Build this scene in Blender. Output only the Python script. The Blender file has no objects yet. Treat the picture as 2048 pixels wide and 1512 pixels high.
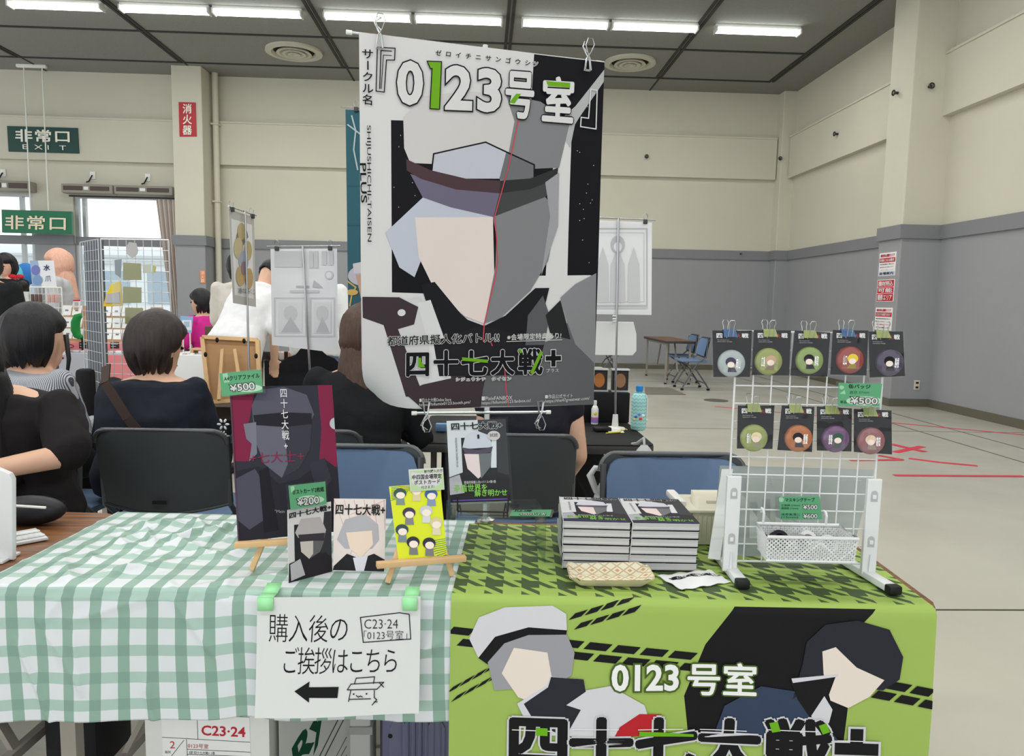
import bpy, bmesh, math, random
from mathutils import Vector, Matrix, noise
random.seed(7)
SC = bpy.context.scene
COL = SC.collection
V = Vector
PI = math.pi

# ------------------------------------------------------------------ camera
FPX, PITCH, YAW, ROLL, CH = 1460.6, .1034, .0417, .0200, 1.26
_cy, _sy, _cp, _sp = math.cos(YAW), math.sin(YAW), math.cos(PITCH), math.sin(PITCH)
CF = V((_sy*_cp, _cy*_cp, -_sp)); _r0 = V((_cy, -_sy, 0)); _u0 = _r0.cross(CF)
CR = math.cos(ROLL)*_r0 + math.sin(ROLL)*_u0
CU = -math.sin(ROLL)*_r0 + math.cos(ROLL)*_u0
CP = V((0, 0, CH))
cam = bpy.data.cameras.new('camera'); camo = bpy.data.objects.new('camera', cam); COL.objects.link(camo)
camo.matrix_world = Matrix(((CR.x, CU.x, -CF.x, CP.x), (CR.y, CU.y, -CF.y, CP.y), (CR.z, CU.z, -CF.z, CP.z), (0, 0, 0, 1)))
cam.sensor_width = 36; cam.lens = FPX/2048*36; cam.clip_end = 200
SC.camera = camo

# ------------------------------------------------------------------ sky light outside the windows, exposure
world = bpy.data.worlds.new('sky'); SC.world = world; world.use_nodes = True
world.node_tree.nodes['Background'].inputs[0].default_value = (.93, .97, 1, 1)
world.node_tree.nodes['Background'].inputs[1].default_value = 1.65
SC.view_settings.view_transform = 'Standard'; SC.view_settings.look = 'None'
SC.view_settings.gamma = 1; SC.view_settings.use_curve_mapping = False
SC.view_settings.exposure = 0.0
LAMP_W = 24.0          # watts of light of one twin-tube fitting

# ------------------------------------------------------------------ where a sight line meets a plane of the room
def ray(x, y): return CF + (x-1024)/FPX*CR - (y-756)/FPX*CU
def un(x, y, d): return CP + d*ray(x, y)
def atz(x, y, z): q = ray(x, y); return CP + q*((z-CH)/q.z)
def aty(x, y, Y): q = ray(x, y); return CP + q*(Y/q.y)
def atx(x, y, X): q = ray(x, y); return CP + q*(X/q.x)
def depth(p): return (p-CP).dot(CF)

# ------------------------------------------------------------------ materials
def lin(c): c /= 255.; return c/12.92 if c <= .04045 else ((c+.055)/1.055)**2.4
def rgb(r, g, b): return (lin(r), lin(g), lin(b), 1)
MATS = {}
def M(name, c=None, rough=.6, metal=0, emit=0, trans=0, alpha=1, spec=.4, bump=0, bscale=40, mottle=0, mscale=5, coat=0, ior=1.45):
    if name in MATS: return MATS[name]
    m = bpy.data.materials.new(name); m.use_nodes = True; nt = m.node_tree; p = nt.nodes['Principled BSDF']
    col = rgb(*c)
    p.inputs['Base Color'].default_value = col
    p.inputs['Roughness'].default_value = rough; p.inputs['Metallic'].default_value = metal
    p.inputs['Specular IOR Level'].default_value = spec; p.inputs['IOR'].default_value = ior
    p.inputs['Transmission Weight'].default_value = trans; p.inputs['Alpha'].default_value = alpha
    p.inputs['Coat Weight'].default_value = coat
    if emit: p.inputs['Emission Color'].default_value = col; p.inputs['Emission Strength'].default_value = emit
    if mottle or bump:
        tc = nt.nodes.new('ShaderNodeTexCoord')
        if mottle:
            n = nt.nodes.new('ShaderNodeTexNoise'); n.inputs['Scale'].default_value = mscale; n.inputs['Detail'].default_value = 5
            r = nt.nodes.new('ShaderNodeMapRange'); r.inputs[1].default_value = .3; r.inputs[2].default_value = .7
            r.inputs[3].default_value = 1-mottle; r.inputs[4].default_value = 1+mottle
            h = nt.nodes.new('ShaderNodeHueSaturation'); h.inputs['Color'].default_value = col
            nt.links.new(tc.outputs['Object'], n.inputs['Vector']); nt.links.new(n.outputs['Fac'], r.inputs[0])
            nt.links.new(r.outputs[0], h.inputs['Value']); nt.links.new(h.outputs[0], p.inputs['Base Color'])
        if bump:
            n = nt.nodes.new('ShaderNodeTexNoise'); n.inputs['Scale'].default_value = bscale; n.inputs['Detail'].default_value = 4
            b = nt.nodes.new('ShaderNodeBump'); b.inputs['Strength'].default_value = bump; b.inputs['Distance'].default_value = .01
            nt.links.new(tc.outputs['Object'], n.inputs['Vector']); nt.links.new(n.outputs['Fac'], b.inputs['Height'])
            nt.links.new(b.outputs[0], p.inputs['Normal'])
    MATS[name] = m
    return m
def film(name, tint=(250, 252, 252), gloss=.08, haze=0.0, rough=.06):
    """Thin clear plastic or glass: mostly see-through, with a mirror-like skin and some haze."""
    if name in MATS: return MATS[name]
    m = bpy.data.materials.new(name); m.use_nodes = True; nt = m.node_tree; nt.nodes.clear(); N = nt.nodes.new; K = nt.links.new
    o = N('ShaderNodeOutputMaterial'); t = N('ShaderNodeBsdfTransparent'); t.inputs[0].default_value = rgb(*tint)
    g = N('ShaderNodeBsdfGlossy'); g.inputs['Roughness'].default_value = rough
    d = N('ShaderNodeBsdfDiffuse'); d.inputs[0].default_value = rgb(*tint)
    x = N('ShaderNodeMixShader'); x.inputs[0].default_value = haze; K(t.outputs[0], x.inputs[1]); K(d.outputs[0], x.inputs[2])
    lw = N('ShaderNodeLayerWeight'); lw.inputs[0].default_value = .5; mr = N('ShaderNodeMapRange'); mr.inputs[1].default_value = .45; mr.inputs[3].default_value = gloss; mr.inputs[4].default_value = .45; K(lw.outputs['Facing'], mr.inputs[0])
    y = N('ShaderNodeMixShader'); K(mr.outputs[0], y.inputs[0]); K(x.outputs[0], y.inputs[1]); K(g.outputs[0], y.inputs[2]); K(y.outputs[0], o.inputs[0])
    MATS[name] = m; return m
def ink(r, g, b): return M('ink_%d_%d_%d' % (r, g, b), (r, g, b), .6, spec=.18)
def dull(r, g, b): return M('dull_%d_%d_%d' % (r, g, b), (r, g, b), .75)
def nodes_of(name, c, rough):
    m = M(name, c, rough); nt = m.node_tree; return m, nt, nt.nodes['Principled BSDF']
def mth(nt, op, a, b=None):
    n = nt.nodes.new('ShaderNodeMath'); n.operation = op
    for i, x in enumerate((a, b)):
        if x is None: continue
        if isinstance(x, (int, float)): n.inputs[i].default_value = x
        else: nt.links.new(x, n.inputs[i])
    return n.outputs[0]
def uvxy(nt):
    u = nt.nodes.new('ShaderNodeUVMap'); s = nt.nodes.new('ShaderNodeSeparateXYZ'); nt.links.new(u.outputs[0], s.inputs[0])
    return s.outputs[0], s.outputs[1]
def mix(nt, f, a, b):
    n = nt.nodes.new('ShaderNodeMix'); n.data_type = 'RGBA'; nt.links.new(f, n.inputs[0])
    for i, x in ((6, a), (7, b)):
        if isinstance(x, tuple): n.inputs[i].default_value = x
        else: nt.links.new(x, n.inputs[i])
    return n.outputs[2]

# ------------------------------------------------------------------ mesh building
def frame(d):
    d = V(d).normalized(); a = V((0, 0, 1)) if abs(d.z) < .9 else V((1, 0, 0))
    u = d.cross(a).normalized(); return u, d.cross(u).normalized(), d
class MB:
    def __init__(s): s.bm = bmesh.new(); s.mats = []; s.uv = None
    def mi(s, m):
        if m not in s.mats: s.mats.append(m)
        return s.mats.index(m)
    def face(s, pts, m, vs=None):
        vs = vs or [s.bm.verts.new(p) for p in pts]
        try: f = s.bm.faces.new(vs)
        except ValueError: return None
        f.material_index = s.mi(m); return f
    def box(s, c, size, m, rot=None, bev=0):
        c = V(c); h = V(size)/2; R = rot or Matrix.Identity(3)
        v = [s.bm.verts.new(c + R @ V((x*h.x, y*h.y, z*h.z))) for x in (-1, 1) for y in (-1, 1) for z in (-1, 1)]
        fs = [s.face(None, m, [v[i] for i in q]) for q in ((0, 1, 3, 2), (4, 6, 7, 5), (0, 4, 5, 1), (2, 3, 7, 6), (0, 2, 6, 4), (1, 5, 7, 3))]
        if bev:
            es = list({e for f in fs for e in f.edges})
            r = bmesh.ops.bevel(s.bm, geom=es, offset=bev, segments=2, profile=.5, affect='EDGES')
            for f in r['faces']: f.material_index = s.mi(m)
    def b2(s, lo, hi, m, bev=0): s.box([(a+b)/2 for a, b in zip(lo, hi)], [abs(b-a) for a, b in zip(lo, hi)], m, None, bev)
    def bar(s, a, b, w, h, m, up=(0, 0, 1), bev=0):
        a, b = V(a), V(b); d = (b-a); L = d.length; y = d.normalized(); z = V(up); z = (z - y*z.dot(y)).normalized(); x = y.cross(z)
        s.box((a+b)/2, (w, L, h), m, Matrix((x, y, z)).transposed(), bev)
    def tube(s, pts, r, m, n=8, closed=False, cap=True):
        pts = [V(p) for p in pts]; N = len(pts); rs = r if isinstance(r, (list, tuple)) else [r]*N
        rings = []; u = None
        for i, p in enumerate(pts):
            if closed: d = pts[(i+1) % N]-pts[i-1]
            else: d = pts[min(i+1, N-1)]-pts[max(i-1, 0)]
            d.normalize()
            if u is None: u = frame(d)[0]
            else: u = (u - d*u.dot(d)); u = u.normalized() if u.length > 1e-6 else frame(d)[0]
            w = d.cross(u)
            rings.append([s.bm.verts.new(p + rs[i]*(math.cos(2*PI*k/n)*u + math.sin(2*PI*k/n)*w)) for k in range(n)])
        for i in range(N if closed else N-1):
            a, b = rings[i], rings[(i+1) % N]
            for k in range(n): s.face(None, m, [a[k], a[(k+1) % n], b[(k+1) % n], b[k]])
        if cap and not closed:
            s.face(None, m, rings[0][::-1]); s.face(None, m, rings[-1])
    def cyl(s, a, b, r, m, n=16, r2=None): s.tube([a, b], [r, r if r2 is None else r2], m, n)
    def lathe(s, prof, m, c=(0, 0, 0), n=24, axis=(0, 0, 1), sx=1):
        c = V(c); u, w, d = frame(axis); rings = []
        if abs(d.z) > .99: u, w = V((1, 0, 0)), V((0, 1, 0))
        for r, z in prof:
            rings.append([s.bm.verts.new(c + d*z + max(r, 1e-5)*(sx*math.cos(2*PI*k/n)*u + math.sin(2*PI*k/n)*w)) for k in range(n)])
        for i in range(len(rings)-1):
            for k in range(n): s.face(None, m, [rings[i][k], rings[i][(k+1) % n], rings[i+1][(k+1) % n], rings[i+1][k]])
        s.face(None, m, rings[0][::-1]); s.face(None, m, rings[-1])
    def loft(s, rings, m, cap=True):
        R = [[s.bm.verts.new(p) for p in r] for r in rings]; n = len(R[0])
        for i in range(len(R)-1):
            for k in range(n): s.face(None, m, [R[i][k], R[i][(k+1) % n], R[i+1][(k+1) % n], R[i+1][k]])
        if cap: s.face(None, m, R[0][::-1]); s.face(None, m, R[-1])
    def ell(s, c, ax, m, n=16, k=10, rot=None):
        c = V(c); R = rot or Matrix.Identity(3); rings = []
        for i in range(k+1):
            t = -PI/2 + PI*(i*.998+.001*k)/k
            rings.append([c + R @ V((ax[0]*math.cos(t)*math.cos(2*PI*j/n), ax[1]*math.cos(t)*math.sin(2*PI*j/n), ax[2]*math.sin(t))) for j in range(n)])
        s.loft(rings, m)
    def prism(s, poly, d, m, bev=0):
        d = V(d); a = [s.bm.verts.new(p) for p in poly]; b = [s.bm.verts.new(V(p)+d) for p in poly]; n = len(a)
        fs = [s.face(None, m, a[::-1]), s.face(None, m, b)] + [s.face(None, m, [a[k], a[(k+1) % n], b[(k+1) % n], b[k]]) for k in range(n)]
        if bev:
            es = list({e for f in fs[:2] for e in f.edges})
            r = bmesh.ops.bevel(s.bm, geom=es, offset=bev, segments=2, profile=.5, affect='EDGES')
            for f in r['faces']: f.material_index = s.mi(m)
    def grid(s, fn, nu, nv, m, uvf=None, flip=False):
        g = [[s.bm.verts.new(fn(i/nu, j/nv)) for i in range(nu+1)] for j in range(nv+1)]
        if uvf: s.uv = s.uv or s.bm.loops.layers.uv.new('UVMap')
        for j in range(nv):
            for i in range(nu):
                q = [(i, j), (i, j+1), (i+1, j+1), (i+1, j)]
                if flip: q = q[::-1]
                f = s.face(None, m, [g[b][a] for a, b in q])
                if uvf and f:
                    for l, (a, b) in zip(f.loops, q): l[s.uv].uv = uvf(a/nu, b/nv)
    def build(s, name, parent=None, world=True, smooth=35, origin=None, fix=True):
        me = bpy.data.meshes.new(name); bm = s.bm
        if fix: bmesh.ops.recalc_face_normals(bm, faces=bm.faces)
        if parent is not None:
            if world: bm.transform(mat_of(parent).inverted())
            loc = V((0, 0, 0))
        else:
            vs = [v.co for v in bm.verts]
            lo = [min(v[i] for v in vs) for i in range(3)]; hi = [max(v[i] for v in vs) for i in range(3)]
            loc = V(origin) if origin is not None else V(((lo[0]+hi[0])/2, (lo[1]+hi[1])/2, lo[2]))
            bm.transform(Matrix.Translation(-loc))
        bm.to_mesh(me); bm.free()
        for m in s.mats: me.materials.append(m)
        if smooth:
            me.shade_smooth(); me.set_sharp_from_angle(angle=math.radians(smooth))
        o = bpy.data.objects.new(name, me); COL.objects.link(o); o.location = loc
        if parent is not None: o.parent = parent
        return o
def mat_of(o):
    m = o.matrix_basis.copy()
    while o.parent is not None: o = o.parent; m = o.matrix_basis @ m
    return m
def tag(o, label, cat, group=None, kind=None):
    o['label'] = label; o['category'] = cat
    if group: o['group'] = group
    if kind: o['kind'] = kind
    return o
def thing(name, label, cat, loc=(0, 0, 0), rz=0, group=None):
    o = bpy.data.objects.new(name, None); COL.objects.link(o); o.location = V(loc); o.rotation_euler = (0, 0, rz); o.empty_display_size = .1
    return tag(o, label, cat, group)
def struct(o): o['kind'] = 'structure'; return o
def kids(o): return [c for c in bpy.data.objects if c.parent == o]
def dup(root, loc, rz=None, label=None, group=None):
    r = root.copy(); COL.objects.link(r); r.location = V(loc)
    if rz is not None: r.rotation_euler = (0, 0, rz)
    if label: r['label'] = label
    if group: r['group'] = group
    for ch in kids(root):
        c = ch.copy(); COL.objects.link(c); c.parent = r
        for g in kids(ch):
            d = g.copy(); COL.objects.link(d); d.parent = c
    return r

# ------------------------------------------------------------------ printed sheets: paper, cards, signs, with their print in thin layers
_tc = {}
_fc = bpy.data.curves.new('lettering', 'FONT'); _fo = bpy.data.objects.new('lettering', _fc); COL.objects.link(_fo)
_fc.resolution_u = 3
def tmesh(body, off=0.0):
    k = (body, off)
    if k not in _tc and off > .012 and any(ord(ch) > 255 for ch in body):
        # thicken dense characters by overlaying shifted copies: their strokes would swallow each other otherwise
        v0, f0 = tmesh(body); V_, F_ = [], []
        for q in range(9):
            dx, dy = (0, 0) if q == 8 else (off*math.cos(q*PI/4), off*math.sin(q*PI/4)); n = len(V_)
            V_ += [(x+dx, y+dy, q*.1) for x, y in v0]; F_ += [[i+n for i in f] for f in f0]
        _tc[k] = (V_, F_)
    if k not in _tc:
        _fc.body = body; _fc.offset = off
        me = bpy.data.meshes.new_from_object(_fo.evaluated_get(bpy.context.evaluated_depsgraph_get()))
        _tc[k] = ([(v.co.x, v.co.y) for v in me.vertices], [list(p.vertices) for p in me.polygons])
        bpy.data.meshes.remove(me)
    return _tc[k]
def homog(px):
    (x0, y0), (x1, y1), (x2, y2), (x3, y3) = px      # TL TR BR BL -> (0,0)(1,0)(1,1)(0,1); returns the inverse map
    dx1, dx2, sx = x1-x2, x3-x2, x0-x1+x2-x3; dy1, dy2, sy = y1-y2, y3-y2, y0-y1+y2-y3
    den = dx1*dy2-dx2*dy1; g = (sx*dy2-dx2*sy)/den; h = (dx1*sy-sx*dy1)/den
    return Matrix(((x1-x0+g*x1, x3-x0+h*x3, x0), (y1-y0+g*y1, y3-y0+h*y3, y0), (g, h, 1))).inverted()
def clip(poly, u0, v0, u1, v1):
    for ax, lim, sg in ((0, u0, 1), (0, u1, -1), (1, v0, 1), (1, v1, -1)):
        out = []
        for i in range(len(poly)):
            a, b = poly[i-1], poly[i]; da, db = sg*(a[ax]-lim), sg*(b[ax]-lim)
            if (da >= 0) != (db >= 0):
                t = da/(da-db); out.append((a[0]+t*(b[0]-a[0]), a[1]+t*(b[1]-a[1])))
            if db >= 0: out.append(b)
        poly = out
        if len(poly) < 3: return []
    return poly
class Sheet(MB):
    """A thin sheet spanning four corners; px are the same corners in the units its print is measured in."""
    def __init__(s, px, P, thick=.0012, front=None, back=None, eps=.00012, fn=None, n=(1, 1), rim=None):
        super().__init__(); s.node = {}; s.k = 0; s.H = homog(px); s.P = [V(p) for p in P]; s.eps = eps; s.n = n; s.px = px
        s.N = (s.P[3]-s.P[0]).cross(s.P[1]-s.P[0]).normalized(); s.fn = fn or s.flat
        front = front or ink(235, 235, 235); back = back or front; nu, nv = n
        s.grid(lambda u, v: s.pos(u, v, 0), nu, nv, front); s.grid(lambda u, v: s.pos(u, v, -thick/eps), nu, nv, back, flip=True)
        ed = [(i/nu, 0) for i in range(nu)]+[(1, j/nv) for j in range(nv)]+[(1-i/nu, 1) for i in range(nu)]+[(0, 1-j/nv) for j in range(nv)]
        for i in range(len(ed)):
            a, b = ed[i], ed[(i+1) % len(ed)]
            s.face([s.pos(*a, 0), s.pos(*b, 0), s.pos(*b, -thick/eps), s.pos(*a, -thick/eps)], rim or back)
    def flat(s, u, v):
        a, b, c, d = s.P; return (a*(1-u)+b*u)*(1-v)+(d*(1-u)+c*u)*v, s.N
    def pos(s, u, v, L):
        nu, nv = s.n
        if nu*nv == 1: p, n = s.fn(u, v); return p + n*(L*s.eps)
        i, j = min(max(int(u*nu), 0), nu-1), min(max(int(v*nv), 0), nv-1); a, b = u*nu-i, v*nv-j; q = []
        for k in ((i, j), (i+1, j), (i+1, j+1), (i, j+1)):
            if k not in s.node: s.node[k] = s.fn(k[0]/nu, k[1]/nv)
            q.append(s.node[k])
        f = lambda t: (q[0][t]*(1-a)+q[1][t]*a)*(1-b)+(q[3][t]*(1-a)+q[2][t]*a)*b
        return f(0) + f(1)*(L*s.eps)
    def uvof(s, x, y): q = s.H @ V((x, y, 1)); return q.x/q.z, q.y/q.z
    def poly(s, pts, m, L=1, clipped=True):
        s.k += 1; L = L+s.k*.3
        q = [s.uvof(*p) for p in pts]; nu, nv = s.n
        for i in range(nu):
            for j in range(nv):
                c = clip(q, i/nu, j/nv, (i+1)/nu, (j+1)/nv)
                if len(c) < 3: continue
                vs = [s.bm.verts.new(s.pos(u, v, L)) for u, v in c]
                try: f = s.bm.faces.new(vs)
                except ValueError: continue
                f.material_index = s.mi(m)
                if len(c) > 4: bmesh.ops.triangulate(s.bm, faces=[f])
    def rect(s, x0, y0, x1, y1, m, L=1): s.poly([(x0, y0), (x1, y0), (x1, y1), (x0, y1)], m, L)
    def oval(s, x, y, rx, ry, m, L=1, n=28, a=0):
        s.poly([(x+rx*math.cos(t)*math.cos(a)-ry*math.sin(t)*math.sin(a), y+rx*math.cos(t)*math.sin(a)+ry*math.sin(t)*math.cos(a)) for t in [2*PI*k/n for k in range(n)]], m, L)
    def line(s, pts, w, m, L=1, closed=False):
        pts = list(pts)+([pts[0]] if closed else [])
        for (x0, y0), (x1, y1) in zip(pts, pts[1:]):
            d = math.hypot(x1-x0, y1-y0) or 1; ex, ey = (x1-x0)/d*w/2, (y1-y0)/d*w/2
            s.poly([(x0-ex*.7-ey, y0-ey*.7+ex), (x1+ex*.7-ey, y1+ey*.7+ex), (x1+ex*.7+ey, y1+ey*.7-ex), (x0-ex*.7+ey, y0-ey*.7-ex)], m, L)
    def frm(s, x0, y0, x1, y1, w, m, L=1): s.line([(x0, y0), (x1, y0), (x1, y1), (x0, y1)], w, m, L, True)
    def glyphs(s, vs, fs, f, m, L):
        s.k += 1; L = L+s.k*.3
        bv = [s.bm.verts.new(s.pos(*s.uvof(*f(p[0], p[1])), L+(p[2] if len(p) > 2 else 0))) for p in vs]
        for q in fs:
            try: s.bm.faces.new([bv[i] for i in q]).material_index = s.mi(m)
            except ValueError: pass
    def text(s, body, q, m, L=2, off=0, out=None, ow=.05, fit=None):
        """Fit lettering to a rectangle (x0,y0,x1,y1) or to four corners TL TR BR BL."""
        if len(q) == 4 and not isinstance(q[0], (tuple, list)): q = [(q[0], q[1]), (q[2], q[1]), (q[2], q[3]), (q[0], q[3])]
        v0, _ = tmesh(body, fit if fit is not None else ow if out else off); xs = [p[0] for p in v0]; ys = [p[1] for p in v0]; x0, x1, y0, y1 = min(xs), max(xs), min(ys), max(ys)
        def f(x, y):
            u, v = (x-x0)/(x1-x0), (y1-y)/(y1-y0)
            return tuple((q[0][i]*(1-u)+q[1][i]*u)*(1-v)+(q[3][i]*(1-u)+q[2][i]*u)*v for i in (0, 1))
        if out: vs, fs = tmesh(body, ow); s.glyphs(vs, fs, f, out, L); L += 2
        vs, fs = tmesh(body, off); s.glyphs(vs, fs, f, m, L)
    def cells(s, body, q, m, L=2, off=0, vert=False, out=None, ow=.05, fill=.95):
        """One character to a cell along a strip (x0,y0,x1,y1) or four corners."""
        if not isinstance(q[0], (tuple, list)): q = [(q[0], q[1]), (q[2], q[1]), (q[2], q[3]), (q[0], q[3])]
        n = len(body)
        for i, ch in enumerate(body):
            if ch == ' ': continue
            turn = vert and ch in 'ー-『』'
            wide = ord(ch) > 255
            def f(x, y):
                cx, cy = (x-.5, y-.37) if wide else (x-.3, y-.36)
                if turn: cx, cy = cy, -cx
                a, b = .5+cx*fill, .5-cy*fill
                u, v = (a, (i+b)/n) if vert else ((i+a)/n, b)
                return tuple((q[0][k]*(1-u)+q[1][k]*u)*(1-v)+(q[3][k]*(1-u)+q[2][k]*u)*v for k in (0, 1))
            l = L
            if out: vs, fs = tmesh(ch, ow); s.glyphs(vs, fs, f, out, l); l += 1
            vs, fs = tmesh(ch, off); s.glyphs(vs, fs, f, m, l)
    def build(s, name, parent=None, world=True, smooth=0, origin=None):
        if s.n != (1, 1): bmesh.ops.remove_doubles(s.bm, verts=s.bm.verts, dist=2e-6)
        return super().build(name, parent, world, smooth, origin, fix=False)
def Q(px, ds): return [un(x, y, d) for (x, y), d in zip(px, ds)]
def R4(x0, y0, x1, y1): return [(x0, y0), (x1, y0), (x1, y1), (x0, y1)]

# ================================================================== the room
D, RX, CZ, RAIL = 14.3055, 5.877, 5.331, 2.35
cream = M('wall_cream', (203, 199, 183), .8, bump=.15, bscale=90, mottle=.02, mscale=1.2)
wgrey = M('wall_grey', (150, 151, 154), .8, bump=.12, bscale=90, mottle=.02, mscale=1.2)
railg = M('rail_grey', (128, 129, 133), .6)
ceilm = M('ceiling_board', (140, 139, 135), .9, bump=.5, bscale=60, mottle=.05, mscale=30)
joint = M('ceiling_joint', (52, 52, 50), .7)
skirt = M('skirting_olive', (98, 95, 82), .6)
white = M('white_paint', (232, 232, 228), .5)
steel = M('steel', (190, 192, 194), .28, 1)
dsteel = M('dark_steel', (70, 70, 72), .4, .8)
black = M('black_plastic', (18, 18, 20), .5)
clear = film('clear_plastic', (232, 238, 236), .1, .12)

floorm, nt, p = nodes_of('floor_vinyl', (186, 183, 170), .22)
tc = nt.nodes.new('ShaderNodeTexCoord'); nz = nt.nodes.new('ShaderNodeTexNoise'); nz.inputs['Scale'].default_value = 1.3; nz.inputs['Detail'].default_value = 6
nt.links.new(tc.outputs['Object'], nz.inputs['Vector'])
nt.links.new(mix(nt, nz.outputs['Fac'], rgb(176, 173, 160), rgb(196, 193, 181)), p.inputs['Base Color'])
rr = nt.nodes.new('ShaderNodeMapRange'); rr.inputs[3].default_value = .16; rr.inputs[4].default_value = .3
nt.links.new(nz.outputs['Fac'], rr.inputs[0]); nt.links.new(rr.outputs[0], p.inputs['Roughness'])
fj = M('floor_joint', (70, 68, 62), .6)

m = MB(); m.b2((-13, -5, -.1), (RX, D+.3, 0), floorm)
for Y in (2.9, 7.37): m.b2((-13, Y-.007, 0), (RX, Y+.007, .0008), fj)
for (x, y) in ((1784, 826), (1785, 847)):
    X = atz(x, y, 0).x; m.b2((X-.009, -5, 0), (X+.009, D, .0008), fj)
m.b2((-13, 11.9, 0), (RX, 11.91, .0008), fj)
struct(m.build('floor', smooth=0, origin=(0, 0, 0)))

m = MB(); m.b2((-13, -5, CZ), (RX+.2, D+.3, CZ+.15), ceilm)
for Y in (13.53, 12.03, 9.3, 7.8, 6.3, 4.8): m.b2((-13, Y-.028, CZ-.012), (5.15, Y+.028, CZ), joint)
for X in (-10.9, -8.1, -5.3, -2.47, .36, 3.12):
    for k in (-1, 1): m.b2((X-.05+k*.035, -5, CZ-.014), (X-.05+k*.035+.045, 13.53, CZ), joint)
    m.b2((X-.02, 13.53, CZ-.008), (X+.01, D, CZ), joint)
for k in (0, .07): m.b2((5.1+k, -5, CZ-.014), (5.145+k, 13.53, CZ), joint)
struct(m.build('ceiling', smooth=0, origin=(0, 0, CZ)))

WZ0, WZ1 = .55, 3.10          # the glazed bays at the left end of the back wall
m = MB()
m.b2((-5.85, D, 0), (RX+.2, D+.2, 2.2), wgrey); m.b2((-5.85, D, 2.2), (RX+.2, D+.2, CZ), cream)
m.b2((-13, D, WZ1), (-5.85, D+.2, CZ), cream)
m.b2((-13, D, 0), (-5.85, D+.2, WZ0), wgrey)
for a, b in ((-8.46, -7.72), (-13, -11.2)):
    m.b2((a, D, WZ0), (b, D+.2, 2.2), wgrey); m.b2((a, D, 2.2), (b, D+.2, WZ1), cream)
m.b2((-13, D-.11, 3.71), (5.6, D, 4.48), cream); m.b2((-13, D-.13, 4.46), (5.6, D, 4.49), cream)   # the band of the wall beam
struct(m.build('wall_back', smooth=0))
m = MB(); m.b2((-5.85, D-.035, 2.175), (5.6, D, RAIL), railg)
for a, b in ((-8.46, -7.72),): m.b2((a, D-.035, 2.175), (b, D, RAIL), railg)
m.b2((-13, D-.02, 0), (RX, D, .1), skirt)
struct(m.build('baseboard_back', smooth=0))

m = MB(); m.b2((RX, -5, 0), (RX+.2, D, 2.2), wgrey); m.b2((RX, -5, 2.2), (RX+.2, D, CZ), cream)
m.b2((RX-.11, -5, 3.71), (RX, 14.0, 4.48), cream); m.b2((RX-.13, -5, 4.46), (RX, 14.0, 4.49), cream)
struct(m.build('wall_right', smooth=0))
m = MB(); m.b2((RX-.035, -5, 2.175), (RX, 14.0, RAIL), railg); m.b2((RX-.02, -5, 0), (RX, D, .1), skirt)
struct(m.build('baseboard_right', smooth=0))

def column(name, lo, hi):
    m = MB(); m.b2((lo[0], lo[1], 0), (hi[0], hi[1], 2.2), wgrey, .015); m.b2((lo[0], lo[1], 2.2), (hi[0], hi[1], CZ), cream, .015)
    e = .035 if hi[0] < RX else -.01; m.b2((lo[0]-.035, lo[1]-.035, 2.175), (hi[0]+e, hi[1], RAIL), railg); m.b2((lo[0]-.02, lo[1]-.02, 0), (hi[0]+e*.6, hi[1], .1), skirt)
    o = m.build(name, smooth=0); struct(o); return o
column('trim_1', (-5.6, 13.69), (-5.07, D+.05))
column('trim_2', (5.62, 14.03), (RX+.05, D+.05))
column('trim_3', (5.356, 9.31), (RX+.05, 9.85))

alu = M('window_aluminium', (178, 180, 180), .45, .3)
glass = film('window_glass', gloss=.03)
def window(n, x0, x1, mull):
    fr = MB()
    for (a, b) in ((x0, x0+.07), (x1-.07, x1)) + tuple((k-.03, k+.03) for k in mull): fr.b2((a, D+.04, WZ0), (b, D+.12, WZ1), alu)
    for a, b in ((WZ0, WZ0+.07), (WZ1-.05, WZ1), (2.17, 2.33)): fr.b2((x0, D+.03, a), (x1, D+.13, b), alu if a != 2.17 else railg)
    w = struct(fr.build('window_%d' % n, smooth=0))
    g = MB(); g.b2((x0+.03, D+.075, WZ0+.03), (x1-.03, D+.083, WZ1-.03), glass); g.build('pane', w, smooth=0)
window(1, -7.72, -5.85, (-7.55,)); window(2, -11.2, -8.46, (-9.3, -8.7))

# street side: paving and the pale building across the yard, seen small through the glass
m = MB(); m.b2((-30, D+.3, -.15), (0, 60, -.05), M('paving', (205, 203, 198), .8)); struct(m.build('ground', smooth=0))
m = MB(); bw = M('building_wall', (228, 232, 236), .8)
m.b2((-27, 30, -.1), (-10, 34, 3.1), bw)
for k in range(9):
    x = -26+k*1.8
    for z in (.9,): m.b2((x, 29.95, z), (x+1.1, 30.0, z+1.3), M('building_glass', (150, 168, 180), .2))
for z in (2.45, 2.7): m.b2((-27, 29.85, z), (-10, 30.0, z+.1), M('building_band', (190, 194, 196), .7))
tag(m.build('building', smooth=0), 'pale building with rows of windows across the yard outside the glass', 'building')

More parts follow.
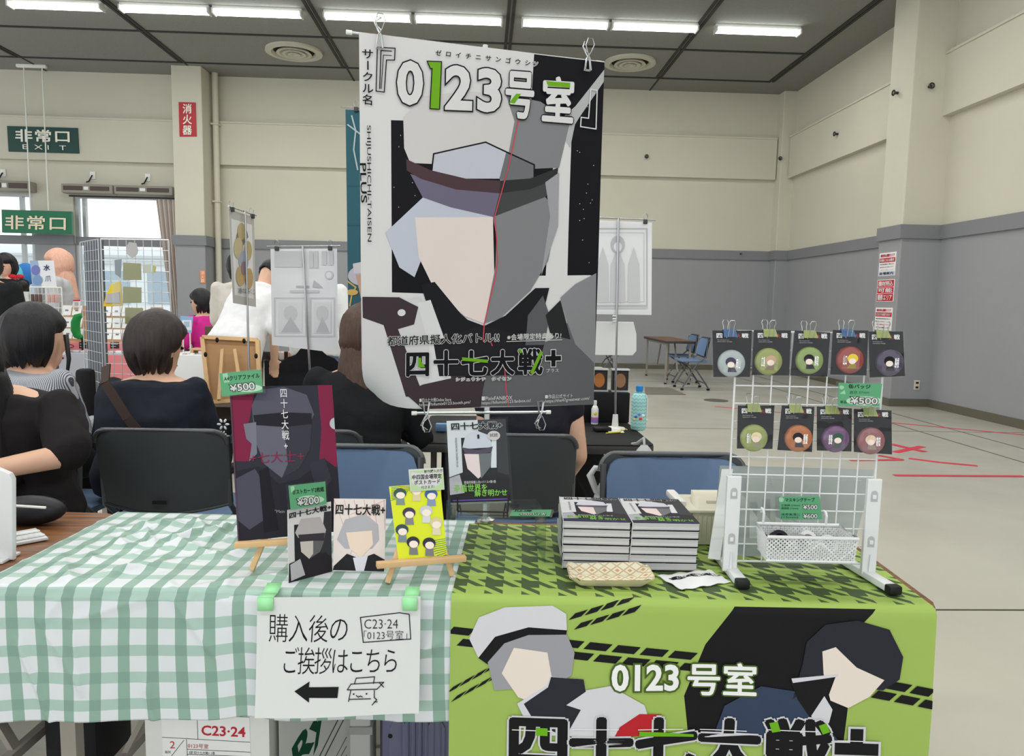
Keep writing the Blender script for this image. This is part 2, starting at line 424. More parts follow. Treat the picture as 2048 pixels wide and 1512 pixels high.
# ------------------------------------------------------------------ ceiling fittings
tubem = M('lamp_tube', (246, 255, 250), .4, emit=7)
casem = M('lamp_case', (225, 225, 220), .5)
def ceiling_light(x0, x1, Y, label):
    L = x1-x0; t = thing('ceiling_light', label, 'ceiling light', ((x0+x1)/2, Y, CZ-.12), 0, 'twin tube ceiling lights')
    a = MB(); a.b2((-L/2, -.05, .06), (L/2, .05, .119), casem, .01)
    a.build('housing', t, world=False)
    for s in (-1, 1):
        b = MB(); b.cyl((-L/2+.03, s*.055, .03), (L/2-.03, s*.055, .03), .019, tubem, 10); b.build('tube', t, world=False)
        c = MB(); c.b2((s*L/2-.012-s*.012, -.085, .0), (s*L/2+.012-s*.012, .085, .075), casem, .006); c.build('socket', t, world=False)
    ld = bpy.data.lights.new('tube_light', 'AREA'); ld.shape = 'RECTANGLE'; ld.size = L-.1; ld.size_y = .16; ld.energy = LAMP_W; ld.color = (1, .99, .95)
    lo = bpy.data.objects.new('tube_light', ld); COL.objects.link(lo); lo.parent = t; lo.location = (0, 0, 0)
    return t
LX = [(-6.67, -5.39), (-5.15, -3.91), (-3.87, -2.62), (-2.32, -1.08), (-1.035, .22), (.49, 1.75), (1.79, 3.05), (3.30, 4.56)]
LN = ['first tube light from the left end of the lit ceiling row', 'second tube light in the ceiling row, above the red sign column', 'third tube light in the ceiling row, left of the round vent',
      'fourth tube light in the ceiling row, above the left end of the big poster', 'fifth tube light in the ceiling row, above the middle of the big poster',
      'sixth tube light in the ceiling row, above the right edge of the big poster', 'seventh tube light in the ceiling row, above the right round vent', 'last tube light in the ceiling row, next to the right wall']
for (a, b), n in zip(LX, LN): ceiling_light(a, b, 10.95, n)
for Y in (6.9, 2.9, -1.2):
    for a, b in LX[::1]: ceiling_light(a, b, Y, 'twin tube ceiling light in a row nearer than the lit row in view')

diffm = M('vent_enamel', (196, 193, 178), .5); dark = M('dark_gap', (40, 39, 36), .9)
def vent(c, R, label):
    t = thing('ceiling_vent', label, 'ceiling vent', (c.x, c.y, CZ), 0, 'round ceiling vents')
    a = MB(); a.lathe([(R*.72, -.002), (R*.8, -.05), (R, -.035), (R, 0), (R*.8, 0)], diffm, n=40); a.build('rim', t, world=False)
    a = MB(); a.lathe([(R*.74, -.001), (R*.74, -.004)], dark, n=40); a.build('throat', t, world=False)
    for k, (r, z) in enumerate(((.62, -.05), (.42, -.06), (.22, -.065))):
        a = MB(); a.lathe([(R*r-.02, z+.03), (R*r, z), (R*r-.05, z+.0), (R*r-.09, z+.04)], diffm, n=36); a.build('ring', t, world=False)
vent(atz(588, 102, CZ), .46, 'round ceiling vent left of the big poster'); vent(atz(1260, 124, CZ), .43, 'round ceiling vent right of the big poster')

# ------------------------------------------------------------------ signs and fittings of the hall
sgreen, sgreen2, sred = M('sign_green', (38, 72, 66), .4), M('sign_bright_green', (14, 108, 72), .3), M('sign_red', (178, 44, 52), .4)
sw = ink(240, 238, 225)
px = [(14, 252), (155, 256), (158, 307), (17, 303)]
s = Sheet(px, [aty(x, y, D-.13) for x, y in px], .02, sgreen, eps=.003)
s.cells('非常口', [(28, 257), (144, 260), (145, 287), (29, 285)], sw, off=.02); s.cells('EXIT', [(38, 286), (138, 289), (139, 303), (39, 300)], sw)
tag(s.build('exit_sign'), 'dark green exit sign with EXIT lettering high on the back wall', 'sign', 'emergency exit signs')
px = [(3, 419), (143, 423), (144, 468), (4, 465)]
s = Sheet(px, [aty(x, y, 13.95) for x, y in px], .06, sgreen2, eps=.003)
s.cells('非常口', [(8, 429), (138, 432), (138, 463), (8, 460)], ink(240, 225, 200), off=.015)
t = thing('exit_sign', 'bright green exit sign hung on two long rods from the ceiling', 'sign', aty(73, 467, 13.95), 0, 'emergency exit signs'); s.build('sign_board', t)
m = MB(); a, b = aty(33, 131, 13.95), aty(93, 134, 13.95); m.b2((a.x, 13.92, a.z-.03), (b.x, 13.98, CZ), white, .01); m.build('ceiling_mount', t)
for p0, p1 in (((43, 133), (61, 420)), ((83, 135), (97, 421))):
    m = MB(); a, b = aty(*p0, 13.95), aty(*p1, 13.95); m.cyl((b.x, a.y, a.z), (b.x, b.y, b.z), .011, white, 8); m.build('rod', t)
px = [(357, 204), (391, 205), (393, 273), (359, 273)]
s = Sheet(px, [aty(x, y, 13.675) for x, y in px], .012, sred, eps=.003); s.cells('消火器', (365, 207, 385, 271), sw, vert=True, off=.02)
tag(s.build('fire_extinguisher_sign'), 'tall red sign with white lettering high on the left column', 'sign')
px = [(400, 541), (410, 541), (411, 566), (401, 566)]
s = Sheet(px, [aty(x, y, 13.675) for x, y in px], .006, ink(236, 150, 100), eps=.003); s.cells('消火器', (402, 542, 409, 565), sw, vert=True)
tag(s.build('wall_sticker'), 'small orange sticker low on the grey left column', 'sign')
m = MB(); X = -4.98; m.cyl((X, D-.2, .02), (X, D-.2, CZ), .055, M('pipe_cream', (205, 201, 184), .5), 14)
for z in (1.2, 3.0, 4.4): m.b2((X-.07, D-.27, z), (X+.07, D-.135, z+.03), cream)
tag(m.build('drain_pipe'), 'cream vertical pipe beside the left column', 'pipe')
acm, acd = M('blind_box', (150, 145, 135), .5), M('blind_box_dark', (84, 72, 68), .6)
for (x0, x1, y0, y1, n) in ((-40, 62, 360, 383, 'wall heater unit above the leftmost window'), (122, 226, 367, 388, 'left of two wall heater units above the curtained window'), (228, 346, 370, 391, 'right of two wall heater units above the curtained window, by the column')):
    a, b = aty(x0, y0, D-.2), aty(x1, y1, D-.2); t = thing('air_curtain', n, 'air curtain', ((a.x+b.x)/2, D, b.z), 0, 'air curtains over the windows')
    m = MB(); m.b2((a.x, D-.22, b.z), (b.x, D, a.z), acm, .02); m.build('casing', t)
    w = b.x-a.x
    for k in (0, 1):
        m = MB(); m.b2((a.x+.05+k*w*.52, D-.232, b.z+.05), (a.x+w*.42+k*w*.52, D-.215, a.z-.04), acd); m.build('slot', t)
    m = MB(); m.b2((a.x+w*.45, D-.236, b.z+.06), (a.x+w*.54, D-.215, a.z-.05), white); m.build('control_box', t)
for (x, y, n) in ((7, 346, 'leftmost wall outlet with black cord above the windows'), (186, 351, 'middle wall outlet with black cord above the windows'), (296, 355, 'wall outlet with black cord nearest the left column')):
    a = aty(x, y, D); t = thing('power_outlet', n, 'power outlet', (a.x, D, a.z), 0, 'outlets above the windows')
    m = MB(); m.b2((-.05, -.02, -.07), (.05, 0, .07), white, .008); m.build('plate', t, world=False)
    m = MB(); m.tube([(0, -.03, 0), (-.02, -.07, -.08), (-.05, -.06, -.12), (-.10, -.05, -.13)], .012, black, 6); m.build('cord', t, world=False)
a = atx(1833, 770, RX); a = aty(1833, 770, 9.31)
t = thing('power_outlet', 'beige double outlet low on the right column', 'power outlet', (a.x, 9.31, a.z))
m = MB(); m.b2((-.04, -.012, -.065), (.04, 0, .065), M('outlet_beige', (205, 198, 180), .5), .006); m.build('plate', t, world=False)
for z in (-.03, .03): m = MB(); m.b2((-.018, -.015, z-.012), (.018, -.011, z+.012), black); m.build('socket', t, world=False)
for (x, y, f, v, n) in ((1292, 314, aty, D-.11, 'eye bolt on the back wall beam band, right of the big poster'), (1558, 318, aty, 14.03, 'eye bolt on the corner pillar'), (1676, 268, atx, RX-.11, 'eye bolt on the right wall beam band'),
        (1796, 186, atx, 5.356, 'eye bolt on the shaded side of the right column'), (1858, 174, aty, 9.31, 'eye bolt on the front face of the right column'), (700, 497, aty, D-.035, 'hook on the grey rail left of the big poster'), (1480, 508, aty, D-.035, 'hook on the grey rail of the back wall, right part')):
    a = f(x, y, v); t = MB(); nrm = V((-1, 0, 0)) if f is atx else V((0, -1, 0)); r = .03 if v != D-.035 else .015
    t.cyl(a, a+nrm*.05, r*.6, dsteel, 8); u, w, _ = frame(nrm); c = a+nrm*.06
    t.tube([c+r*(math.cos(k*PI/6)*u+math.sin(k*PI/6)*w) for k in range(12)], r*.35, dsteel, 6, closed=True)
    tag(t.build('eye_bolt'), n, 'eye bolt', 'eye bolts on the walls')
# notices on the right column
nred, nwh = ink(190, 40, 56), ink(236, 232, 232)
def notice(y0, y1, label, rows):
    xs = ((1757, 1790) if y0 < 540 else (1753, 1787) if y0 < 590 else (1749, 1783)); px = [(xs[0]+2, y0+3), (xs[1]+2, y0), (xs[1]-1, y1), (xs[0]-1, y1+1)]
    P = [atx(x, y, 5.348) for x, y in px]
    P = [V((5.352, (P[0].y+P[3].y)/2, P[0].z)), V((5.352, (P[1].y+P[2].y)/2, P[0].z)), V((5.352, (P[1].y+P[2].y)/2, P[3].z)), V((5.352, (P[0].y+P[3].y)/2, P[3].z))]
    s = Sheet(R4(0, 0, 100, 140), P, .004, nwh, eps=.0015)
    for a, b, bg, fg, tx in rows:
        if bg: s.rect(3, a, 97, b, bg)
        s.text(tx, (8, a+4, 92, b-4), fg, off=.02)
    tag(s.build('notice'), label, 'notice', 'notices on the right column')
kk = ink(60, 60, 64)
notice(504, 552, 'topmost notice on the right column, red heading over small print', [(4, 30, None, nred, '機材持込撮影エリア'), (32, 58, nred, nwh, '対象となる機材'), (62, 76, None, kk, '持込可能な機材の一覧はこちら'), (80, 92, None, kk, '撮影の前に必ずお読みください'), (98, 108, None, kk, 'ご協力をお願いします'), (112, 136, ink(200, 205, 225), kk, '会場案内')])
notice(557, 602, 'middle notice on the right column, mostly red with large white lettering', [(4, 46, nred, nwh, '機材持込'), (50, 86, nred, nwh, '可能'), (90, 136, nred, nwh, '撮影エリア')])
notice(612, 658, 'lowest notice on the right column, behind the badge rack', [(4, 28, None, nred, '機材持込撮影エリア'), (30, 56, nred, nwh, 'どなたでも利用できます'), (62, 76, None, kk, '機材の設置は係員の指示に従って'), (80, 94, None, kk, '通路をふさがないでください'), (98, 112, None, nred, '三脚の使用はこちらで'), (116, 132, None, kk, 'ご協力をお願いします')])
# floor tape
tape = M('floor_tape_red', (214, 60, 84), .5)
NT = [0]
def ftape(pts, w, label):
    NT[0] += 1; m = MB(); q = [atz(x, y, 0) for x, y in pts]
    for i, (a, b) in enumerate(zip(q, q[1:])): m.bar(a+V((0, 0, .0016+.0002*i+.0014*(NT[0] % 2))), b+V((0, 0, .0016+.0002*i+.0014*(NT[0] % 2))), w, .0012, tape)
    tag(m.build('floor_tape', smooth=0), label, 'floor tape', 'red tape on the hall floor')
ftape([(1788, 951), (2048, 953)], .05, 'long red tape line on the floor nearest the table corner')
ftape([(1430, 813), (2048, 870)], .04, 'thin red tape line across the floor behind the badge rack')
ftape([(1700, 921), (1805, 920), (1757, 911)], .05, 'red tape arrow on the floor right of the badge rack')
ftape([(1818, 917), (1880, 925), (1955, 932)], .06, 'red tape strip right of the tape arrow on the floor')
ftape([(1780, 888), (1850, 904)], .07, 'slanting red tape mark behind the tape arrow')
ftape([(1790, 905), (1845, 893)], .07, 'red tape mark crossing the slanting one on the floor')
m = MB(); a, b, c, d = atz(1290, 775, 0), atz(1338, 776, 0), atz(1372, 790, 0), atz(1290, 789, 0)
m.prism([V((p.x, p.y, .001)) for p in (a, b, c, d)], (0, 0, .008), M('mat_grey', (118, 116, 108), .8)); tag(m.build('floor_mat'), 'dark grey floor patch before the distant desk', 'mat')
m = MB(); a = atz(1432, 801, 0); m.lathe([(.16, .001), (.16, .004), (.1, .006)], M('lid_grey', (92, 90, 86), .5), (a.x, a.y, 0)); tag(m.build('floor_hatch'), 'small round floor hatch left of the badge rack', 'floor hatch')
# curtain
cur = M('curtain_mauve', (200, 188, 180), .85)
m = MB(); c0, c1 = -6.12, -5.66
def cf(u, v):
    w = .25+.75*(1-v)**1.2 if v < .8 else .3; return V((c1-(1-u)*(c1-c0)*(.45+.55*(1-min(v, .85))), D-.16+.045*math.sin(u*34), 3.03-v*2.5))
m.grid(cf, 60, 12, cur); o = m.build('curtain', smooth=60); o.modifiers.new('t', 'SOLIDIFY').thickness = .006
tag(o, 'mauve grey curtain drawn to the right of the window by the column', 'curtain')
m = MB(); m.cyl((-7.7, D-.16, 3.06), (-5.62, D-.16, 3.06), .016, dsteel, 8); tag(m.build('curtain_rail'), 'dark rail over the curtained window', 'curtain rail')

# ================================================================== our table and its cloths
TX, TY0, TW, TD, TZ, TA = .8765, 1.295, 1.8253, .475, .70, -.0562
_c, _s = math.cos(TA), math.sin(TA)
def T(u, v, z=0): return V((TX+_c*u-_s*v, TY0+_s*u+_c*v, TZ+z))
wood, nt, p = nodes_of('table_wood', (128, 84, 50), .35)
tc = nt.nodes.new('ShaderNodeTexCoord'); mp = nt.nodes.new('ShaderNodeMapping'); mp.inputs['Scale'].default_value = (2, 60, 20)
nz = nt.nodes.new('ShaderNodeTexNoise'); nz.inputs['Scale'].default_value = 2; nz.inputs['Detail'].default_value = 6
nt.links.new(tc.outputs['Object'], mp.inputs[0]); nt.links.new(mp.outputs[0], nz.inputs['Vector'])
cr = nt.nodes.new('ShaderNodeValToRGB'); cr.color_ramp.elements[0].position = .35; cr.color_ramp.elements[1].position = .65
cr.color_ramp.elements[0].color = rgb(92, 58, 36); cr.color_ramp.elements[1].color = rgb(140, 94, 58)
nt.links.new(nz.outputs['Fac'], cr.inputs[0]); nt.links.new(cr.outputs[0], p.inputs['Base Color'])
edgem = M('table_edge', (62, 60, 60), .5); legm = M('table_leg', (158, 152, 142), .4, .2)
def folding_table(name, label, Tf, W, Dp, top, group=None, legm=legm, u0=0):
    t = thing(name, label, 'table', Tf(-W/2, Dp/2, -TZ), 0, group)
    m = MB(); r = .03
    pts = [Tf(*q) for q in ((-W+r, 0), (-r, 0), (-r*.3, r*.3), (0, r), (0, Dp-r), (-r*.3, Dp-r*.3), (-r, Dp), (-W+r, Dp), (-W+r*.3, Dp-r*.3), (-W, Dp-r), (-W, r), (-W+r*.3, r*.3))]
    m.prism([q+V((0, 0, -.008)) for q in pts], (0, 0, .008), top); m.build('table_top', t, smooth=0)
    m = MB(); c = Tf(-W/2, Dp/2)
    m.prism([q+(q-c)*.004+V((0, 0, -.04)) for q in pts], (0, 0, .037), edgem, .006); m.build('edge_band', t)
    for u in (-W+.12, -.12):
        for v in (.05, Dp-.05):
            m = MB(); m.bar(Tf(u, v, -.04), Tf(u, v, -TZ+.02), .03, .03, legm, up=(1, 0, 0)); lg = m.build('leg', t); m = MB(); m.box(Tf(u, v, -TZ+.01), (.036, .036, .02), black); m.build('rubber_foot', lg)
        m = MB(); m.bar(Tf(u, .05, -.5), Tf(u, Dp-.05, -.5), .022, .022, legm); sg = 1 if u < -W/2 else -1
        m.bar(Tf(u, Dp/2, -.5), Tf(u+sg*.24, Dp/2, -.05), .025, .012, legm); m.build('brace', t)
    m = MB(); m.bar(Tf(-W+.1, Dp-.06, -.06), Tf(-.1, Dp-.06, -.06), .03, .03, legm); m.build('rail', t)
    return t
folding_table('folding_table', 'long brown folding table under the gingham and green cloths', T, TW, TD, wood, 'folding tables of the booth row')
def T2(u, v, z=0): p = T(-TW-.012+u, v-.002, z); return p
folding_table('folding_table', 'bare brown folding table at the left edge with the white board on it', T2, 1.8, TD, wood, 'folding tables of the booth row')

# gingham cloth: thin plastic sheeting, creased, over the left half of the table and down its front
ging, nt, p = nodes_of('gingham', (200, 210, 208), .38)
x, y = uvxy(nt); P_ = .0545
sx = mth(nt, 'LESS_THAN', mth(nt, 'FRACT', mth(nt, 'DIVIDE', x, P_)), .41); sy = mth(nt, 'LESS_THAN', mth(nt, 'FRACT', mth(nt, 'DIVIDE', y, P_)), .41)
a = mix(nt, sx, rgb(212, 216, 220), rgb(138, 168, 154)); b = mix(nt, sx, rgb(164, 191, 180), rgb(126, 156, 143))
nt.links.new(mix(nt, sy, a, b), p.inputs['Base Color'])
GU0, GU1 = -TW-.012, -.915
_rng = random.Random(21)
RID = []                                  # sharp fold lines of the thin sheeting: over the top and down the front (v < 0)
for k in range(34):
    u0, v0, a_ = _rng.uniform(GU0+.05, -1.42), _rng.uniform(.0, .45), _rng.choice((.5, .62, 2.5, 2.35, 1.3))+_rng.uniform(-.2, .2); L_ = _rng.uniform(.12, .34)
    RID.append((u0, v0, u0+L_*math.cos(a_), v0+L_*math.sin(a_), _rng.uniform(.004, .009), _rng.uniform(.014, .026)))
for k in range(9):
    u0, v0, a_ = _rng.uniform(-1.40, -.96), _rng.uniform(.02, .42), _rng.uniform(0, 3.1); L_ = _rng.uniform(.10, .22); RID.append((u0, v0, u0+L_*math.cos(a_), v0+L_*math.sin(a_), _rng.uniform(.002, .004), .016))
for k in range(16):
    u0, v0, a_ = _rng.uniform(GU0+.05, -1.0), _rng.uniform(-.24, -.03), _rng.choice((.15, -.2, 1.0, 2.2, 1.75, -1.2))+_rng.uniform(-.2, .2); L_ = _rng.uniform(.08, .22)
    RID.append((u0, v0, u0+L_*math.cos(a_), v0+L_*math.sin(a_), _rng.uniform(.003, .008), _rng.uniform(.012, .022)))
def crease(u, v):
    h = 0
    for u0, v0, u1, v1, A_, w in RID:
        du, dv = u1-u0, v1-v0; t = ((u-u0)*du+(v-v0)*dv)/(du*du+dv*dv)
        if t < -.1 or t > 1.1: continue
        d = abs((u-u0)*dv-(v-v0)*du)/math.hypot(du, dv)
        if d > w: continue
        h += A_*(1-d/w)**1.4*max(0, min(1, (t+.1)*5, (1.1-t)*5))
    w = max(0, min(1, (-.93-u)/.04)) if v >= 0 else 1
    if v >= 0: w *= max(.25, min(1, (u-GU0)/.16))*max(.3, min(1, (TD-v)/.08))
    return w*(h + .0035*max(0, noise.noise(V((u*6, v*7, 2))))) + .0004*noise.noise(V((u*34, v*34, 0)))
def ging_f(i, j):
    u = GU0+(GU1-GU0)*i; top = TD+.005; drop = .264-.030*i**.8-.010*math.exp(-((i-.56)/.05)**2)+.003*noise.noise(V((i*4, 0, 5)))-.028*max(0, i-.9)*0; R = .012
    d = j*(top+drop)
    if d < top-R:
        return T(u, top-d-.004, .003+crease(u, top-d)*min(1, 9*min(d, .5)+.15))
    d2 = d-(top-R)
    if d2 < R*1.57: a_ = d2/R; return T(u, -.004-R*math.sin(a_)+R*.3, .003-R+R*math.cos(a_)+crease(u, 0)*(1-a_/1.57)*.8)
    z = d2-R*1.57+R; g = min(1, z/.1)
    wv = .004*math.sin(u*23+1.3*math.sin(u*7))*g*(.35+z*3) + crease(u, -z)*min(1, z/.02) + .006*g
    return T(u+.012*math.sin(u*14+z*6)*z*2, -.004-R*.7-wv-.004, -z)
m = MB(); tot = TD+.005+.262
m.grid(ging_f, 260, 220, ging, uvf=lambda i, j: ((GU1-GU0)*i-.0037+.0545, j*tot+.012))
o = m.build('tablecloth', smooth=70, fix=False); o.modifiers.new('t', 'SOLIDIFY').thickness = .0006
tag(o, 'creased green and white gingham cloth over the left half of the table', 'tablecloth')

# green banner cloth: houndstooth over the table top, plain printed front
GL, DK = (152, 178, 86), (66, 84, 48)
hound, nt, p = nodes_of('houndstooth', GL, .62)
x, y = uvxy(nt); S_ = 8/.071
X8, Y8 = mth(nt, 'MULTIPLY', x, S_), mth(nt, 'MULTIPLY', y, S_)
wx = mth(nt, 'LESS_THAN', mth(nt, 'FRACT', mth(nt, 'DIVIDE', X8, 8)), .5); wy = mth(nt, 'LESS_THAN', mth(nt, 'FRACT', mth(nt, 'DIVIDE', Y8, 8)), .5)
dg = mth(nt, 'LESS_THAN', mth(nt, 'FRACT', mth(nt, 'DIVIDE', mth(nt, 'ADD', X8, Y8), 4)), .5)
onf = mth(nt, 'MULTIPLY', mth(nt, 'GREATER_THAN', y, .0356), mth(nt, 'ADD', mth(nt, 'MULTIPLY', dg, wx), mth(nt, 'MULTIPLY', mth(nt, 'SUBTRACT', 1, dg), wy)))
nt.links.new(mix(nt, onf, rgb(*GL), rgb(*DK)), p.inputs['Base Color'])
BU0, BU1, BDROP = -.928, -.02, .60
def bansurf(u, d):
    """d: distance from the front edge, positive over the top, negative down the front."""
    R = .014
    wv = .0012*math.sin(u*11)+.0008*math.sin(u*29+d*6)
    if d > 0: return T(u, d-.006, .0065+wv*.3), V((0, 0, 1))
    d = -d
    if d < R*1.57: a_ = d/R; return T(u, -.006-R*math.sin(a_), .0065-R+R*math.cos(a_)), V((_s*math.sin(a_), -_c*math.sin(a_), math.cos(a_)))
    z = d-R*1.57; w = (.007*math.sin(u*6.5+.8)+.003*math.sin(u*17))*min(1, z/.25)
    return T(u, -.006-R-w-.006*min(1, z/.2), .0065-R-z), V((_s, -_c, 0))
BTOP = TD-.03
bpx = R4(0, -BTOP*1000, (BU1-BU0)*1000, BDROP*1000)      # print in millimetres, y down from the front edge
gln = M('banner_green', GL, .6)
b = Sheet(bpx, [T(BU0, BTOP), T(BU1, BTOP), T(BU1, 0, -BDROP), T(BU0, 0, -BDROP)], .0012, hound, gln, eps=.00012,
          fn=lambda u, v: bansurf(BU0+(BU1-BU0)*u, BTOP-v*(BTOP+BDROP)), n=(36, 90))
b.uv = b.bm.loops.layers.uv.new('UVMap'); b.bm.verts.ensure_lookup_table()
b.bm.faces.ensure_lookup_table(); k = 0
for j in range(90):
    for i in range(36):
        f = b.bm.faces[k]; k += 1
        for l, (aa, bb) in zip(f.loops, [(i, j), (i, j+1), (i+1, j+1), (i+1, j)]): l[b.uv].uv = (aa/36*(BU1-BU0)+.01, BTOP-bb/90*(BTOP+BDROP)+.030)
bk, bw_, gg = ink(22, 22, 24), ink(232, 232, 232), ink(70, 92, 36)
# measured on the photograph's front panel, turned into millimetres through its four corners
bh = homog([(905, 1200), (1868, 1222), (1856, 1512), (904, 1512)])
def bp(x, y): q = bh @ V((x, y, 1)); return q.x/q.z*(BU1-BU0)*1000, 14+q.y/q.z*256
def bpoly(pts, mm, L): b.poly([bp(*q) for q in pts], mm, L)
def btext(tx, x0, y0, x1, y1, *a, **k): b.text(tx, [bp(x0, y0), bp(x1, y0), bp(x1, y1), bp(x0, y1)], *a, **k)
bpoly([(1487, 1212), (1757, 1216), (1720, 1262), (1700, 1512), (1400, 1512), (1390, 1420), (1430, 1300)], bk, 1)
for x0, y0, x1, y1, n in ((905, 1284, 1420, 1342, 9), (1160, 1250, 1290, 1206, 4), (905, 1425, 1010, 1360, 4), (1740, 1388, 1868, 1412, 3)):
    for k in range(n):
        for e in (-13, 13):
            f = (k+.5+(.25 if e > 0 else -.1))/n; cx, cy = x0+(x1-x0)*f, y0+(y1-y0)*f+e; dx, dy = (x1-x0)/n*.40, (y1-y0)/n*.40
            bpoly([(cx-dx+7, cy-dy-8), (cx+dx+7, cy+dy-8), (cx+dx-7, cy+dy+8), (cx-dx-7, cy-dy+8)], bk, 2)
# two plain figures-of-colour where the print has its pictures
g1, g2, g3, g4, g5 = ink(204, 204, 210), ink(150, 150, 156), ink(224, 212, 202), ink(40, 42, 50), ink(52, 64, 88)
bpoly([(945, 1290), (965, 1240), (1020, 1216), (1120, 1212), (1148, 1230), (1150, 1272), (1060, 1275), (985, 1345), (965, 1335)], g1, 3)
bpoly([(965, 1335), (1000, 1285), (1070, 1262), (1150, 1268), (1148, 1280), (1060, 1282), (985, 1350)], bk, 4)
bpoly([(985, 1345), (1020, 1300), (1070, 1280), (1150, 1278), (1166, 1320), (1160, 1372), (1110, 1400), (1000, 1410)], g2, 4)
bpoly([(1015, 1370), (1040, 1310), (1110, 1320), (1120, 1380), (1110, 1410), (1080, 1436), (1050, 1425)], g3, 5)
bpoly([(1048, 1440), (1110, 1395), (1115, 1375), (1185, 1380), (1190, 1405), (1240, 1395), (1310, 1440), (1330, 1512), (1080, 1512)], g1, 6)
bpoly([(1062, 1440), (1112, 1400), (1118, 1376), (1185, 1380), (1190, 1408), (1150, 1440), (1180, 1450), (1150, 1512), (1090, 1490)], g4, 7)
bpoly([(1260, 1490), (1300, 1460), (1345, 1462), (1350, 1512), (1250, 1512)], ink(180, 36, 44), 8)
bpoly([(1600, 1420), (1618, 1340), (1625, 1290), (1660, 1250), (1720, 1240), (1780, 1260), (1806, 1320), (1800, 1370), (1770, 1395), (1640, 1380)], g4, 4)
bpoly([(1655, 1310), (1680, 1300), (1720, 1345), (1772, 1372), (1745, 1410), (1706, 1436), (1672, 1420), (1658, 1360)], g3, 5)
bpoly([(1470, 1440), (1540, 1392), (1610, 1402), (1660, 1470), (1690, 1512), (1450, 1512)], g5, 3)
bpoly([(1595, 1378), (1682, 1362), (1665, 1420), (1640, 1470), (1610, 1420)], bk, 6); bpoly([(1597, 1372), (1686, 1360), (1684, 1366), (1600, 1382)], g1, 7)
bpoly([(1636, 1455), (1660, 1410), (1676, 1440), (1670, 1470), (1650, 1490)], g1, 7)
btext('0123', 1238, 1340, 1382, 1412, bw_, L=10, out=gg, ow=.085, off=.03); btext('号室', 1392, 1336, 1534, 1420, bw_, L=10, out=gg, ow=.065, off=.02)
for tx, x0, y0, x1, y1 in (('四', 1030, 1470, 1155, 1590), ('十', 1155, 1464, 1290, 1600), ('七', 1290, 1466, 1420, 1600), ('大', 1415, 1466, 1545, 1600), ('戦', 1545, 1460, 1680, 1600), ('+', 1680, 1480, 1765, 1575)):
    q = [bp(x0, y0), bp(x1, y0), bp(x1, y1), bp(x0, y1)]
    b.text(tx, q, ink(200, 200, 204), L=11, off=.07, fit=.05); b.text(tx, q, bk, L=13, off=.04, fit=.05)
    b.line([(q[0][0]+8, q[0][1]+26), (q[1][0]-30, q[0][1]+26)], 1.6, bw_, 14)
bpoly([(1088, 1494), (1112, 1494), (1112, 1512), (1088, 1512)], ink(104, 170, 30), 15); bpoly([(1300, 1500), (1410, 1508), (1410, 1514), (1300, 1512)], ink(104, 170, 30), 15)
bpoly([(1556, 1474), (1572, 1470), (1578, 1492), (1562, 1496)], ink(104, 170, 30), 15); bpoly([(1650, 1476), (1664, 1470), (1672, 1490), (1658, 1496)], ink(104, 170, 30), 15)
o = b.build('banner_cloth', smooth=50); tag(o, 'green houndstooth banner cloth with white 0123 lettering over the right half of the table', 'tablecloth')
tag(o, o['label'], 'banner cloth')

# ------------------------------------------------------------------ handwritten sheet taped to the gingham front
px = [(514, 1195), (841, 1193), (839, 1422), (514, 1429)]
dd = depth(T(-1.15, -.034, -.12))
Y_ = T(-1.15, -.046, -.1)
def onfront(x, y, off=-.052):
    q = ray(x, y); n = V((_s, -_c, 0)); p0 = T(-1.1, off); return CP + q*((p0-CP).dot(n)/q.dot(n))
paper = M('paper_white', (214, 216, 215), .7); bi = ink(24, 24, 26)
P4 = [onfront(*q) for q in px]
def paperfn(u, v):
    a, b_, c, d = P4; q = (a*(1-u)+b_*u)*(1-v)+(d*(1-u)+c*u)*v; n = V((_s, -_c, 0))
    return q+n*(.012*v*v+.004*math.sin(u*5)*v), n
s = Sheet(px, P4, .0006, paper, eps=.00015, fn=paperfn, n=(10, 8))
s.cells('購入後の', [(538, 1226), (704, 1230), (698, 1284), (538, 1284)], bi, fill=1.05, off=-.008)
s.cells('ご挨拶はこちら', [(568, 1292), (800, 1296), (798, 1344), (566, 1344)], bi, fill=1.12, off=-.008)
s.line([(723, 1234), (800, 1225), (819, 1228), (822, 1277), (729, 1283)], 1.8, bi, 2, True)
s.text('C23·24', (731, 1238, 797, 1256), bi, off=-.012); s.text('「0123号室」', (730, 1260, 815, 1278), bi, off=-.01)
s.poly([(594, 1376), (624, 1357), (623, 1368), (682, 1368), (680, 1389), (624, 1388), (624, 1397)], bi, 2)
for q in ([(713, 1362), (716, 1352), (752, 1350), (750, 1363)], [(706, 1363), (770, 1361), (757, 1374), (699, 1374), (706, 1363)], [(706, 1375), (702, 1396)], [(703, 1392), (745, 1392)], [(752, 1376), (752, 1390), (757, 1394), (748, 1404)],
          [(717, 1385), (721, 1388), (725, 1386), (729, 1388)], [(762, 1362), (770, 1370)], [(752, 1398), (758, 1398)]): s.line(q, 1.7, bi, 2)
for x_ in (712, 737): s.oval(x_, 1382, 1.8, 1.6, bi, 2, 10)
tag(s.build('paper_sign', smooth=50), 'white handwritten sheet with a black arrow taped to the gingham front', 'paper sign')
mt = M('tape_green', (156, 226, 164), .5)
